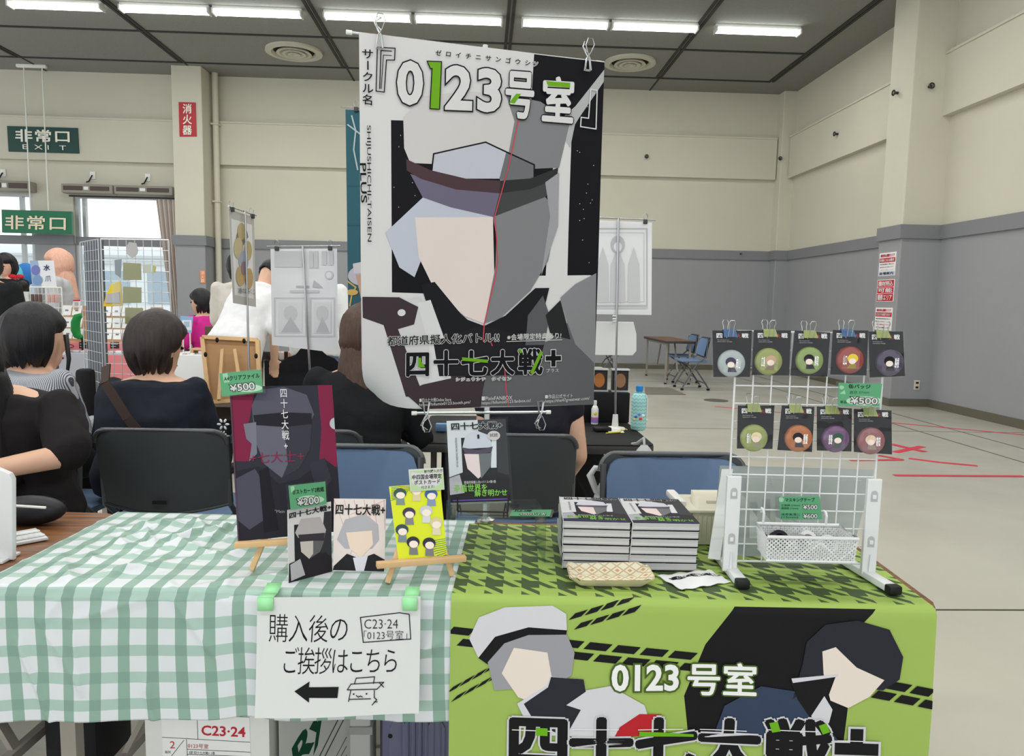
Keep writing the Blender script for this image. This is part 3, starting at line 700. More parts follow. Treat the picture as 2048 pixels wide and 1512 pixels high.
for x0, x1, y0, y1, n in ((515, 546, 1183, 1222, 'left'), (805, 834, 1178, 1222, 'right')):
    m = MB(); top = [onfront(x, 1196, -.054) for x in (x0, x1)]; bot = [onfront(x, y1, -.058) for x in (x0, x1)]; n = V((_s, -_c, 0))
    mid = [V((q.x, q.y+.030, TZ+.006)) for q in top]; up = [V((q.x, q.y+.062, TZ+.013)) for q in top]
    R = [bot, top, mid, up]
    for a, c in zip(R, R[1:]): m.face([a[0], a[1], c[1], c[0]], mt)
    o = m.build('masking_tape', smooth=60); o.modifiers.new('t', 'SOLIDIFY').thickness = .0008
    tag(o, 'green tape strip holding the sheet\'s upper %s corner' % n, 'tape', 'green tape on the handwritten sheet')

# ------------------------------------------------------------------ under the table
cardw, cardk = M('carton_white', (226, 227, 222), .75), ink(50, 52, 54)
def under(z0=0): pass
t = thing('carton', 'white delivery box with C23·24 label under the gingham cloth', 'box', (0, 0, 0))
a = un(292, 1512, 1.56); b_ = un(536, 1512, 1.56); zt = un(300, 1413, 1.56).z
t.location = ((a.x+b_.x)/2, a.y+.15, 0)
m = MB(); m.b2((a.x, a.y, 0), (b_.x, a.y+.30, zt), cardw); m.build('body', t, smooth=0)
m = MB(); m.prism([V((a.x+.02, a.y+.004, zt)), V((b_.x, a.y+.004, zt)), V((b_.x-.04, a.y+.1, zt+.035)), V((a.x+.03, a.y+.1, zt+.05))], (0, 0, .004), M('carton_brown', (150, 118, 82), .8)); m.build('flap', t, smooth=0)
px = [(322, 1414), (498, 1419), (503, 1560), (327, 1556)]
def onY(x, y, Yv): return aty(x, y, Yv)
s = Sheet(px, [onY(x, y, a.y-.001) for x, y in px], .0008, ink(238, 238, 236), eps=.00012)
for l in ([(326, 1428), (498, 1434)], [(326, 1434), (394, 1436)], [(394, 1426), (396, 1478)], [(324, 1474), (500, 1484)], [(373, 1478), (376, 1530)], [(374, 1498), (502, 1504)], [(330, 1528), (368, 1480)], [(374, 1508), (502, 1513)]): s.line(l, 1, cardk, 2)
s.text('広島コミケ260 様', [(330, 1416), (402, 1418), (402, 1426), (330, 1424)], cardk); s.text('広島市中小企業会館', [(334, 1429), (382, 1431), (382, 1437), (334, 1435)], ink(50, 64, 110))
s.text('C23·24', [(403, 1450), (491, 1454), (491, 1474), (403, 1470)], ink(190, 48, 62), off=.02)
s.text('2', [(340, 1482), (350, 1482), (350, 1496), (340, 1496)], ink(190, 60, 70)); s.text('0123号室', [(376, 1486), (417, 1488), (417, 1497), (376, 1495)], ink(176, 60, 60))
s.text('3部 四十七大戦+ 1巻', [(378, 1501), (430, 1503), (430, 1509), (378, 1507)], cardk); s.text('箱目', [(330, 1501), (341, 1501), (341, 1506), (330, 1506)], cardk)
s.build('address_label', t)
t = thing('carton', 'white box with slanting green lettering beside the delivery box', 'box', (0, 0, 0))
A, B_, C_ = un(545, 1512, 1.66), un(700, 1512, 1.95), un(690, 1512, 2.1); zt = .43
t.location = ((A.x+B_.x)/2, (A.y+B_.y)/2, 0); off = V((-.16, .20, 0)); A.z = B_.z = 0
A = V((b_.x+.012, a.y+.03, 0)); B_ = A+V((.15, .30, 0)); off = V((-.02, .32, 0))
m = MB(); m.prism([A, B_, B_+V((-.1, .06, 0)), A+V((0, .30, 0))], (0, 0, zt), cardw); m.build('body', t, smooth=0)
pp = [A+V((0, 0, zt)), B_+V((0, 0, zt)), B_, A]
s = Sheet(R4(0, 0, 355, 430), [q+V((.0016, -.001, 0)) for q in pp], .001, ink(206, 208, 204), eps=.00015)
s.text('Ryobi', [(40, 175), (300, 10), (300, 60), (60, 290)], ink(20, 74, 52), off=.03)
for k in (0, 1): s.line([(30, 330+k*24), (320, 120+k*30)], 4, ink(40, 60, 52), 2)
for k in range(3): s.line([(60, 420+k*14-40), (250, 260+k*24)], 3, ink(90, 100, 96), 2)
s.build('printed_side', t)
t = thing('suitcase', 'lilac ribbed suitcase under the table beside the green banner', 'suitcase', (0, 0, 0))
lil = M('suitcase_lilac', (120, 122, 150), .35, coat=.3)
a = un(757, 1512, 1.85); c = un(935, 1512, 1.85); zt = un(760, 1420, 1.85).z+.10; t.location = ((a.x+c.x)/2, a.y+.12, 0)
m = MB(); m.b2((a.x, a.y, .06), (c.x, a.y+.15, zt), lil, .03)
for k in range(7):
    x = a.x+.075+k*.0165 - .02; m.cyl((x, a.y-.001, .1), (x, a.y-.001, zt-.03), .006, lil, 8)
m.build('shell', t)
for x in (a.x+.05, c.x-.08):
    m = MB(); m.prism([V((x+dx, a.y-.004, z)) for dx, z in ((-.022, .1), (.022, .1), (.022, zt-.14), (.01, zt-.115), (-.01, zt-.115), (-.022, zt-.14))], (0, .006, 0), lil); m.build('panel', t, smooth=0)
for x in (a.x+.02, c.x-.02):
    for y in (a.y+.03, a.y+.12):
        m = MB(); m.cyl((x-.012, y, .03), (x+.012, y, .03), .03, black, 14); m.box((x, y, .055), (.02, .02, .03), black); m.build('wheel', t)
    m = MB(); m.ell((x, a.y-.004, zt-.03), (.014, .008, .03), black); m.build('corner_bumper', t)
m = MB(); m.lathe([(.006, 0), (.006, .003)], black, (a.x+.03, a.y-.002, zt-.16), 10, (0, -1, 0)); m.build('lock', t)
m = MB(); a = un(690, 1470, 1.84); m.b2((a.x, a.y, 0), (a.x+.065, a.y+.1, .37), M('storage_white', (205, 206, 202), .6), .01); m.b2((a.x-.004, a.y-.004, .17), (a.x+.069, a.y+.1, .19), dull(170, 170, 168))
tag(m.build('storage_box'), 'plain white storage box between the lettered box and the suitcase', 'box')
m = MB(); a = un(132, 1480, 1.72); m.b2((a.x-.07, a.y, 0), (a.x+.075, a.y+.2, .43), M('bag_black', (22, 22, 26), .7), .05); m.tube([(a.x-.05, a.y+.1, .43), (a.x-.04, a.y+.1, .50), (a.x+.03, a.y+.1, .50), (a.x+.04, a.y+.1, .43)], .008, black)
tag(m.build('travel_bag'), 'black bag in the dark under the left end of the gingham cloth', 'bag')

# ================================================================== things on the table
beech = M('beech_wood', (214, 176, 128), .55, mottle=.06, mscale=14)
frost = film('clear_sleeve', (250, 252, 252), .014, .005)
cardbk = ink(232, 232, 230)
# the A1 poster on its stand
TL = un(718, 65, 1.606); TR = un(1209, 123, 1.772); dn = V((.003, .016, -.842)).normalized()*.843
PP = [TL, TR, TR+dn+V((0, .004, 0)), TL+dn]
ppx = [(718, 65), (1209, 123), (1188, 823), (729, 826)]
pn = (PP[3]-PP[0]).cross(PP[1]-PP[0]).normalized(); pr = (PP[1]-PP[0]).normalized(); pd = dn.normalized()
PWm, PHm = (PP[1]-PP[0]).length, .843
def posterfn(u, v):
    a, b_, c, d = PP; q = (a*(1-u)+b_*u)*(1-v)+(d*(1-u)+c*u)*v; n = pn.copy()
    X, Y = u*PWm, v*PHm
    q = q + pn*(.0035*math.sin(u*6.3)*math.sin(v*5)+.0008*math.sin(u*15+v*9))
    # the loose lower left corner rolls back behind the sheet, past a slanting line
    x1, y1, x2, y2 = .0, .70, .155, .85
    lx, ly = x2-x1, y2-y1; L = math.hypot(lx, ly); dist = ((Y-y1)*lx-(X-x1)*ly)/L
    if dist > 0:
        R = .055; a_ = min(dist/R, 2.6); e = (pd*lx - pr*ly)/L
        q = q - e*dist + e*R*math.sin(a_) - pn*R*(1-math.cos(a_)); n = (pn*math.cos(a_)+e*math.sin(a_)).normalized()
    return q, n
pw_, pk = ink(206, 205, 205), ink(14, 14, 20)
s = Sheet(ppx, PP, .0006, pw_, ink(232, 232, 232), eps=.0001, fn=posterfn, n=(28, 44))
# colour blocks of the picture, a plain stand-in of flat shapes
c_cap, c_band, c_face, c_gr, c_dgr, c_pl, c_hair = ink(196, 193, 192), ink(72, 52, 58), ink(214, 202, 198), ink(122, 123, 126), ink(78, 78, 82), ink(60, 48, 54), ink(182, 186, 200)
s.poly([(1067, 108), (1209, 125), (1190, 820), (1190, 560), (1060, 560), (1060, 240)], pk, 1)
s.poly([(782, 243), (1000, 250), (1000, 600), (786, 590)], pk, 1)
s.poly([(1136, 275), (1142, 275), (1134, 600), (1100, 600)], pw_, 2); s.poly([(1110, 280), (1143, 274), (1134, 590), (1090, 580)], pw_, 2)
random.seed(3)
for k in range(26):
    x_, y_ = random.choice([(random.uniform(788, 830), random.uniform(250, 560)), (random.uniform(1148, 1192), random.uniform(200, 560))]); s.oval(x_, y_, .9, .9, pw_, 3, 6)
s.poly([(1110, 250), (1150, 215), (1208, 140), (1207, 165), (1150, 250), (1140, 300)], ink(170, 170, 172), 2)
# dome, band, peak
s.poly([(806, 238), (845, 195), (930, 185), (1010, 190), (1032, 240), (1010, 340), (820, 330), (808, 300)], c_cap, 3)
s.poly([(1010, 190), (1080, 205), (1140, 245), (1118, 340), (1010, 345), (1028, 245)], c_gr, 3)
s.poly([(862, 350), (866, 312), (970, 288), (1012, 306), (998, 362), (930, 362)], ink(184, 185, 197), 4); s.poly([(1012, 306), (1068, 336), (1068, 368), (998, 364)], ink(104, 105, 108), 4)
s.line([(862, 350), (866, 312), (970, 288), (1068, 334), (1068, 368)], 3, pk, 5)
s.poly([(812, 322), (860, 345), (930, 362), (1000, 366), (998, 392), (910, 384), (840, 362), (813, 345)], c_band, 6); s.poly([(1000, 366), (1060, 362), (1116, 340), (1114, 362), (1060, 384), (998, 392)], ink(44, 44, 46), 6)
s.poly([(820, 352), (910, 384), (998, 392), (986, 440), (900, 420), (845, 400)], ink(104, 98, 118), 5); s.poly([(998, 392), (1060, 384), (1110, 364), (1080, 420), (1030, 450), (986, 440)], ink(64, 64, 66), 5)
# lower mass: light left, grey right
s.poly([(772, 470), (845, 400), (985, 440), (980, 470), (860, 480), (830, 560), (800, 540)], c_hair, 4)
s.poly([(830, 440), (985, 440), (988, 560), (968, 655), (930, 640), (872, 590), (838, 520)], c_face, 5)
s.poly([(985, 440), (1090, 400), (1116, 430), (1096, 530), (1060, 590), (1000, 645), (968, 655), (990, 540), (992, 480)], c_gr, 5)
s.poly([(1090, 370), (1118, 350), (1116, 460), (1082, 560), (1100, 440)], ink(150, 150, 154), 6)
# collar and coat
s.poly([(842, 575), (870, 570), (930, 645), (968, 660), (1010, 640), (1070, 585), (1098, 585), (1060, 740), (1060, 822), (890, 822), (880, 690)], ink(22, 22, 26), 6)
s.poly([(728, 598), (780, 612), (840, 600), (884, 700), (905, 822), (729, 826)], ink(200, 199, 201), 4)
s.poly([(728, 598), (800, 600), (838, 620), (830, 655), (795, 665), (729, 640)], c_pl, 7); s.poly([(765, 640), (795, 655), (850, 800), (815, 800)], c_pl, 6)
s.oval(805, 631, 8, 7, ink(205, 205, 208), 8, 14)
s.poly([(836, 612), (862, 606), (892, 690), (912, 822), (860, 822), (860, 700)], ink(206, 206, 208), 7); s.poly([(862, 740), (900, 700), (930, 700), (930, 822), (862, 822)], c_pl, 5)
s.poly([(960, 822), (975, 740), (1100, 690), (1190, 600), (1188, 823)], ink(92, 93, 96), 7); s.poly([(1055, 640), (1085, 600), (1098, 640), (1088, 700), (1050, 700)], ink(84, 85, 88), 8)
s.poly([(1120, 605), (1150, 578), (1192, 556), (1190, 740), (1150, 700), (1135, 660)], ink(128, 129, 132), 8); s.poly([(1090, 640), (1120, 610), (1140, 690), (1100, 680)], ink(34, 34, 36), 8)
s.poly([(868, 690), (960, 660), (1090, 690), (1070, 760), (880, 760)], ink(28, 27, 31), 6)
s.line([(1036, 240), (1018, 330), (1002, 390), (988, 440), (992, 480), (994, 530), (990, 560), (976, 620), (968, 656), (966, 690), (980, 690), (984, 700)], 2, ink(196, 70, 84), 10); s.line([(1008, 735), (1012, 790), (1016, 822)], 2, ink(196, 70, 84), 10)
s.poly([(812, 792), (848, 776), (905, 764), (968, 770), (962, 823), (850, 827)], c_pl, 9)
# lettering
s.cells('サークル名', [(722, 97), (748, 99), (748, 216), (724, 212)], pk, L=11, vert=True, off=.01)
s.line([(752, 185), (754, 96), (789, 98), (788, 122), (772, 122), (768, 187), (752, 185)], 2, pk, 12); s.line([(759, 180), (761, 103), (782, 104)], 2, pk, 12); s.line([(762, 180), (766, 112), (782, 113)], 1.5, pk, 12)
s.line([(1193, 183), (1180, 181), (1176, 240), (1161, 238), (1160, 257), (1191, 262), (1193, 183)], 2.2, pw_, 12)
s.cells('ゼロイチニサンゴウシ', [(866, 96), (1064, 118), (1062, 138), (864, 116)], pk, L=11, fill=.62, off=.02); s.cells('ツ', [(1058, 118), (1080, 120), (1078, 140), (1056, 138)], pk, L=11, fill=.62, out=pw_, ow=.07)
lime = ink(104, 160, 28)
for ch, x0, y0, x1, y1 in (('0', 791, 118, 848, 216), ('1', 852, 124, 881, 220), ('2', 886, 128, 946, 226), ('3', 950, 134, 1004, 230)):
    q = [(x0, y0), (x1, y0+4), (x1-2, y1+2), (x0-1, y1)]
    if ch == '1':
        o1 = [(852, 124), (881, 125), (877, 222), (858, 221), (862, 139), (859, 140)]; s.poly(o1, lime, L=12); s.line(o1, 2, pk, 15, True); continue
    s.text(ch, q, pk, L=11, off=.06, fit=.06); s.text(ch, q, pw_, L=14, off=.036, fit=.06)
for ch, x0, y0, x1, y1 in (('号', 1008, 140, 1070, 240), ('室', 1082, 150, 1150, 248)):
    q = [(x0, y0), (x1, y0+4), (x1-4, y1+6), (x0-2, y1)]
    s.text(ch, q, pk, L=11, off=.055, fit=.055); s.text(ch, q, pw_, L=14, off=.03, fit=.055)
s.poly([(1090, 164), (1138, 168), (1138, 178), (1094, 174)], lime, 19); s.poly([(1030, 190), (1040, 190), (1027, 210), (1016, 208)], lime, 19)
s.cells('SHIJUSHICHI-TAISEN', [(732, 252), (744, 252), (748, 492), (737, 492)], pk, L=11, vert=False) if False else None
def down(tx, x0, y0, x1, y1, L=11, off=0): s.text(tx, [(x1, y0), (x1+3, y1), (x0+3, y1), (x0, y0)], pk, L=L, off=off)
down('SHIJUSHICHI-TAISEN', 732, 254, 742, 488); down('PLUS', 721, 330, 733, 410, off=.01)
s.text('都道府県擬人化バトル!!', [(776, 677), (998, 672), (998, 694), (776, 698)], pk, L=12, out=pw_, ow=.06, off=.015)
s.text('※会場限定特典あり!', [(1013, 677), (1121, 675), (1120, 688), (1013, 690)], pw_, L=12, off=.01); s.line([(1012, 692), (1122, 690)], 1.2, pw_, 12)
for ch, x0, y0, x1, y1 in (('四', 814, 711, 860, 760), ('十', 868, 707, 918, 760), ('七', 922, 708, 976, 760), ('大', 980, 708, 1028, 760), ('戦', 1034, 706, 1084, 760), ('+', 1089, 710, 1120, 744)):
    s.text(ch, (x0, y0, x1, y1), pw_, L=12, off=.06, fit=.04); s.text(ch, (x0, y0, x1, y1), pk, L=15, off=.035, fit=.04)
s.poly([(924, 722), (975, 728), (975, 734), (924, 729)], lime, 19); s.poly([(838, 722), (844, 722), (844, 738), (851, 738), (851, 741), (838, 741)], lime, 19); s.poly([(1078, 712), (1084, 714), (1064, 758), (1058, 756)], lime, 19); s.poly([(1035, 710), (1040, 708), (1044, 714), (1039, 716)], lime, 19)
s.cells('シジュウシチ タイセン', [(911, 762), (1022, 762), (1022, 771), (911, 771)], pk, L=12, out=pw_, ow=.12, fill=.9); s.cells('プラス', [(1089, 747), (1116, 747), (1116, 756), (1089, 756)], pw_, L=12)
for x0, x1, a_, b_ in ((841, 941, '■四十七大戦Online Store', 'https://hifumix0123.booth.pm/'), (963, 1060, '■PixivFANBOX', 'https://hifumix0123.fanbox.cc/'), (1088, 1178, '■作品公式サイト', 'https://the47greatwar.com/')):
    dy = -(x0-841)*.012; w_ = x1-x0
    s.text(a_, [(x0, 803+dy), (x0+w_*.62, 802+dy), (x0+w_*.62, 810+dy), (x0, 811+dy)], pw_, L=12); s.text(b_, [(x0, 813+dy), (x1, 809+dy), (x1, 817+dy), (x0, 821+dy)], pw_, L=12)
tag(s.build('poster', smooth=60), 'tall black and white poster with 0123 lettering hanging from the stand over the table', 'poster')
# the stand
t = thing('poster_stand', 'thin silver poster stand holding the big 0123 poster over the table', 'poster stand', (0, 0, 0))
bh_ = .012
A, B_ = un(705, 62, 1.600)-pn*bh_, un(1196, 122, 1.768)-pn*bh_
mid = (TL+TR)/2-pn*.024; base = V((mid.x+.02, mid.y+.012, .7095)); t.location = (base.x, base.y, TZ+.003)
m = MB(); m.cyl(A, B_, .0035, steel, 10); m.build('cross_bar', t)
for q, d in ((A, A-B_), (B_, B_-A)): m = MB(); m.cyl(q, q+d.normalized()*.013, .005, white, 10); m.build('bar_cap', t)
m = MB(); m.cyl(base, mid+V((0, .004, 0)), .0045, steel, 10); m.cyl(base, base+V((0, 0, .35)), .006, steel, 10); m.build('pole', t)
m = MB(); m.box(mid+V((0, 0, .004)), (.012, .016, .018), M('joint_grey', (200, 200, 202), .4), None, .003); m.build('top_joint', t)
m = MB(); m.lathe([(.022, 0), (.022, .006), (.008, .012), (.008, .05)], steel, base-V((0, 0, .0)), 24); m.build('base', t)
A2, B2 = un(835, 828, 1.742)-pn*bh_, un(1095, 826, 1.832)-pn*bh_
m = MB(); m.cyl(A2, B2, .0035, steel, 10)
for q, d in ((A2, A2-B2), (B2, B2-A2)): m.cyl(q, q+d.normalized()*.012, .005, white, 10)
tag(m.build('bottom_bar'), 'silver weight bar clipped along the bottom edge of the big poster', 'poster bar')
def loop_clip(p, up, n, label, flip=1, k=1.0):
    t = thing('wire_clip', label, 'clip', p, 0, 'wire clips on the big poster')
    r = up.cross(n).normalized()
    for sgn in (1, -1):
        m = MB(); pts = [p - up*.022*k*flip + r*.006*k + n*.004*sgn, p - up*.022*k*flip - r*.006*k + n*.004*sgn, p - r*.003*k + n*.003*sgn, p + up*.01*k*flip + r*.0035*k + n*.006*sgn, p + up*.024*k*flip + r*.009*k*sgn + n*.010*sgn, p + up*.034*k*flip + r*.0045*k + n*.012*sgn, p + up*.034*k*flip - r*.0045*k + n*.012*sgn, p + up*.022*k*flip - r*.008*k + n*.009*sgn, p + up*.008*k*flip - r*.002*k + n*.005*sgn, p + r*.003*k + n*.003*sgn, p - up*.022*k*flip + r*.006*k + n*.004*sgn]
        m.tube(pts, .0013, steel, 6); m.build('wire_jaw', t)
for x, y, d, fl, n in ((759, 72, 1.612, 1, 'wire clip on the top left of the big poster'), (1175, 118, 1.75, 1, 'wire clip on the top right of the big poster'), (852, 826, 1.738, -1, 'wire clip on the left end of the bottom bar'), (1080, 824, 1.82, -1, 'wire clip on the right end of the bottom bar')):
    loop_clip(un(x, y, d)+pn*.004, V((0, 0, 1)), pn, n, fl, 1.25)

# ------------------------------------------------------------------ easels, clear file, postcards
def easel(label, lA, lB, f1, f2, apex, back):
    t = thing('easel', label, 'easel', ((f1+f2)/2), 0, 'small beech easels')
    for f in (f1, f2):
        m = MB(); m.bar(f, apex+(f-apex)*.06, .011, .009, beech, up=(0, -1, .3), bev=.001); m.build('leg', t)
    m = MB(); m.bar(lA, lB, .016, .011, beech, bev=.001); m.build('ledge', t)
    m = MB(); m.bar(back, apex, .010, .009, beech, up=(0, 1, .3), bev=.001); m.build('rear_leg', t)
    m = MB(); m.cyl(apex+V((-.008, 0, 0)), apex+V((.008, 0, 0)), .004, dsteel, 8); m.build('hinge', t)
    m = MB(); m.tube([back*.6+apex*.4, f1*.5+f2*.5+(apex-f1)*.25], .0008, white, 5); m.build('cord', t)
g = .006
def easel_plane(f1, f2, ap):
    n = (f2-f1).cross(ap-f1).normalized()
    if n.dot(CF) > 0: n = -n
    def hit(x, y, off=0):
        q = ray(x, y); p0 = f1+n*off; return CP+q*((p0-CP).dot(n)/q.dot(n))
    return hit
f1 = atz(503, 1140, TZ+g); f2 = f1+V((.155, .012, 0)); ap = (f1+f2)/2+V((0, .085, .22))
hitL = easel_plane(f1, f2, ap)
easel('beech easel holding the large dark red file', hitL(470, 1090, .0175), hitL(650, 1078, .0175), f1, f2, ap, (f1+f2)/2+V((.01, .17, 0)))
gtag = ink(92, 158, 116); gtag2 = ink(150, 196, 160)
def laminated(px, P, label, draw, group='green price cards', name='price_card', base=None):
    t = thing(name, label, 'price card', (P[2]+P[3])/2, 0, group)
    cx = sum(q[0] for q in px)/4; cy = sum(q[1] for q in px)/4; k = .90
    n = (P[3]-P[0]).cross(P[1]-P[0]).normalized(); c = sum(P, V((0, 0, 0)))/4
    s = Sheet(px, [q-n*.0003 for q in P], .0006, frost, eps=.00012); s.build('sleeve', t)
    px2 = [(cx+(x-cx)*k, cy+(y-cy)*k) for x, y in px]; P2 = [c+(q-c)*k+n*.0008 for q in P]
    s = Sheet(px2, P2, .0005, base or gtag, eps=.00012); draw(s); s.build('card', t)
    return t
ow_ = dict(out=bk, ow=.07)
# clear file
px = [(459, 773), (664, 770), (684, 1062), (476, 1083)]
P = [hitL(x, y, .009) for x, y in px]
maroon, navy = ink(118, 30, 62), ink(34, 34, 44)
t = thing('clear_file', 'large dark red and charcoal plastic file standing on the left easel', 'clear file', (P[2]+P[3])/2)
s = Sheet(px, P, .0012, ink(44, 43, 54), ink(60, 60, 66), eps=.00012)
s.poly([(459, 773), (512, 772), (505, 815), (496, 860), (492, 925), (470, 925)], maroon, 1); s.poly([(636, 770), (664, 770), (676, 930), (656, 960), (640, 920), (644, 860)], maroon, 1); s.poly([(496, 860), (520, 830), (500, 925), (480, 925)], maroon, 2)
s.poly([(505, 812), (520, 780), (570, 774), (615, 790), (630, 830), (620, 850), (508, 850)], ink(78, 78, 92), 3); s.poly([(508, 832), (570, 826), (625, 828), (625, 850), (570, 856), (512, 852)], ink(30, 29, 38), 4)
s.poly([(512, 852), (570, 856), (578, 930), (566, 958), (530, 930), (515, 890)], ink(92, 92, 106), 3); s.poly([(570, 856), (625, 850), (622, 900), (600, 940), (566, 958), (578, 930)], ink(52, 52, 62), 3)
s.poly([(488, 850), (514, 846), (516, 910), (500, 925), (505, 890), (494, 880)], ink(110, 110, 124), 4)
s.poly([(470, 945), (520, 935), (560, 970), (600, 960), (650, 920), (676, 940), (684, 1062), (476, 1083)], ink(34, 33, 42), 5); s.poly([(472, 960), (512, 940), (548, 1000), (548, 1030), (500, 1060), (474, 1040)], ink(70, 70, 84), 6); s.poly([(520, 945), (538, 935), (560, 1060), (530, 1066)], ink(24, 23, 30), 7); s.poly([(620, 930), (650, 918), (664, 960), (640, 1000)], ink(46, 46, 56), 6)
s.cells('四十七大戦+', [(561, 776), (577, 776), (583, 905), (567, 905)], ink(226, 224, 228), L=9, vert=True); s.text('+七大士+', [(502, 908), (610, 902), (610, 926), (502, 930)], ink(130, 38, 70), L=8)
s.oval(671, 849, 11, 12, ink(170, 178, 180), 8, 20); s.text('"Mein', [(552, 1021), (572, 1021), (572, 1027), (552, 1027)], ink(150, 150, 156), L=9)
s.poly([(459, 773), (462, 773), (479, 1082), (476, 1083)], ink(80, 60, 72), 9)
s.build('front_sheet', t)
px = [(434, 745), (526, 736), (531, 786), (440, 796)]
d1 = depth(P[0])-.014
def d_(s):
    s.poly([(445, 748), (455, 746), (460, 764), (449, 766)], gtag2, 1)
    s.oval(495, 776, 30, 8, ink(180, 210, 186), 1)
    s.text('A4クリアファイル', [(448, 753), (519, 746), (520, 756), (449, 763)], bk, off=.015); s.text('¥500', [(457, 769), (510, 762), (513, 780), (459, 785)], pw_, out=bk, ow=.08, off=.02)
laminated(px, Q(px, [d1]*4), 'green 500 yen price card on the top corner of the dark red file', d_)
# the pair of postcards in a clear sleeve
def card(px, ds, fr, name, label, cat, draw, group=None, thick=.001, bk_=None):
    P = Q(px, ds); s = Sheet(px, P, thick, fr, bk_ or cardbk, eps=.00012); draw(s); return tag(s.build(name), label, cat, group), P
b1, b2, b3 = depth(atz(577, 1164, TZ+g)), depth(atz(663, 1140, TZ+g)), depth(atz(770, 1143, TZ+g))
def c1(s):
    s.poly([(588, 1050), (640, 1046), (648, 1136), (590, 1150)], ink(40, 40, 44), 1); s.poly([(648, 1024), (662, 1022), (664, 1143), (640, 1143)], ink(52, 52, 56), 1)
    s.poly([(590, 1066), (602, 1038), (640, 1034), (652, 1060), (648, 1076), (596, 1076)], ink(176, 170, 170), 2); s.poly([(596, 1070), (650, 1066), (646, 1084), (600, 1084)], ink(58, 52, 58), 3)
    s.poly([(600, 1084), (626, 1082), (626, 1110), (618, 1118), (602, 1104)], ink(196, 186, 180), 3); s.poly([(626, 1082), (648, 1082), (640, 1104), (618, 1118), (626, 1108)], ink(96, 96, 98), 3)
    s.poly([(578, 1128), (604, 1116), (620, 1122), (650, 1104), (664, 1116), (664, 1143), (577, 1166)], ink(40, 36, 40), 4); s.poly([(580, 1130), (600, 1118), (610, 1150), (582, 1162)], ink(176, 174, 178), 5)
    s.text('四十七大戦+', [(578, 1026), (662, 1008), (662, 1020), (578, 1038)], bk, off=.03, L=6)
card([(575, 1020), (662, 1003), (664, 1143), (577, 1166)], [b1+.02, b2+.02, b2, b1], ink(206, 204, 204), 'postcard', 'grey and black postcard under the 200 yen price card', 'postcard', c1, 'postcard pair before the dark red file')
def c2(s):
    for k in range(6): s.line([(668+k*20, 1000), (690+k*16, 1060)], .8, ink(206, 150, 140), 1); s.line([(772-k*10, 1000+k*12), (700, 1030+k*16)], .8, ink(206, 150, 140), 1)
    s.poly([(674, 1080), (690, 1040), (730, 1028), (756, 1050), (758, 1080), (744, 1098), (690, 1098)], ink(176, 174, 178), 2)
    s.poly([(692, 1066), (744, 1062), (746, 1090), (722, 1116), (700, 1098)], ink(232, 210, 190), 3)
    s.poly([(668, 1132), (694, 1108), (720, 1118), (748, 1108), (770, 1120), (768, 1143), (666, 1140)], ink(34, 34, 38), 4); s.poly([(706, 1116), (736, 1112), (728, 1142), (712, 1142)], ink(214, 214, 220), 5)
    s.text('四十七大戦+', [(672, 1008), (771, 1009), (770, 1032), (671, 1030)], bk, off=.02, L=6)
card([(668, 997), (772, 998), (769, 1144), (666, 1142)], [b2+.024, b3+.024, b3, b2], ink(226, 214, 208), 'postcard', 'pale postcard with black heading right of the grey one', 'postcard', c2, 'postcard pair before the dark red file')
px = [(572, 969), (654, 960), (657, 1010), (577, 1023)]
def d_(s):
    s.poly([(580, 973), (588, 972), (590, 984), (582, 985)], gtag2, 1); s.oval(622, 999, 26, 8, ink(170, 206, 178), 1)
    s.text('ポストカード2枚組', [(584, 980), (647, 973), (648, 983), (585, 990)], bk, off=.02); s.text('¥200', [(591, 998), (638, 990), (640, 1008), (593, 1014)], pw_, out=bk, ow=.08, off=.02)
laminated(px, Q(px, [b1+.012, b2+.006, b2+.004, b1+.008]), 'green 200 yen price card over the grey postcard', d_)
# right easel with the yellow card
f1, f2 = atz(775, 1166, TZ+g), atz(905, 1151, TZ+g); ap = (f1+f2)/2+V((-.005, .07, .185))
hitR = easel_plane(f1, f2, ap)
easel('beech easel holding the yellow card', hitR(753, 1130, .0155), hitR(931, 1116, .0155), f1, f2, ap, (f1+f2)/2+V((.0, .15, 0)))
yl = ink(216, 226, 52)
def c3(s):
    for k in range(9): s.line([(783, 975+k*3.4), (836-k*5, 971+k*3.4)], 1.1, ink(60, 110, 110), 1); s.line([(846+k*4, 1078+k*3.6+8), (892, 1075+k*3.8+4)], 1.1, ink(60, 110, 110), 1)
    for x, y, h in ((800, 988, (60, 90, 80)), (832, 980, (210, 190, 110)), (862, 990, (70, 100, 150)), (818, 1028, (70, 66, 80)), (852, 1024, (200, 200, 204)), (804, 1062, (60, 80, 90)), (872, 1048, (210, 200, 150)), (826, 1086, (54, 54, 66)), (858, 1088, (56, 56, 62))):
        s.oval(x, y, 13, 11, ink(*h), 2, 18); s.oval(x+1, y+4, 9, 7, ink(240, 226, 214), 3, 16); s.poly([(x-7, y+10), (x+8, y+10), (x+10, y+24), (x-8, y+24)], ink(*[min(255, int(q*.6+90)) for q in h]), 2)
px = [(778, 973), (880, 965), (894, 1110), (797, 1121)]
card(px, [depth(hitR(x, y, .008)) for x, y in px], yl, 'bonus_card', 'bright yellow card with little round drawings on the right easel', 'postcard', c3)
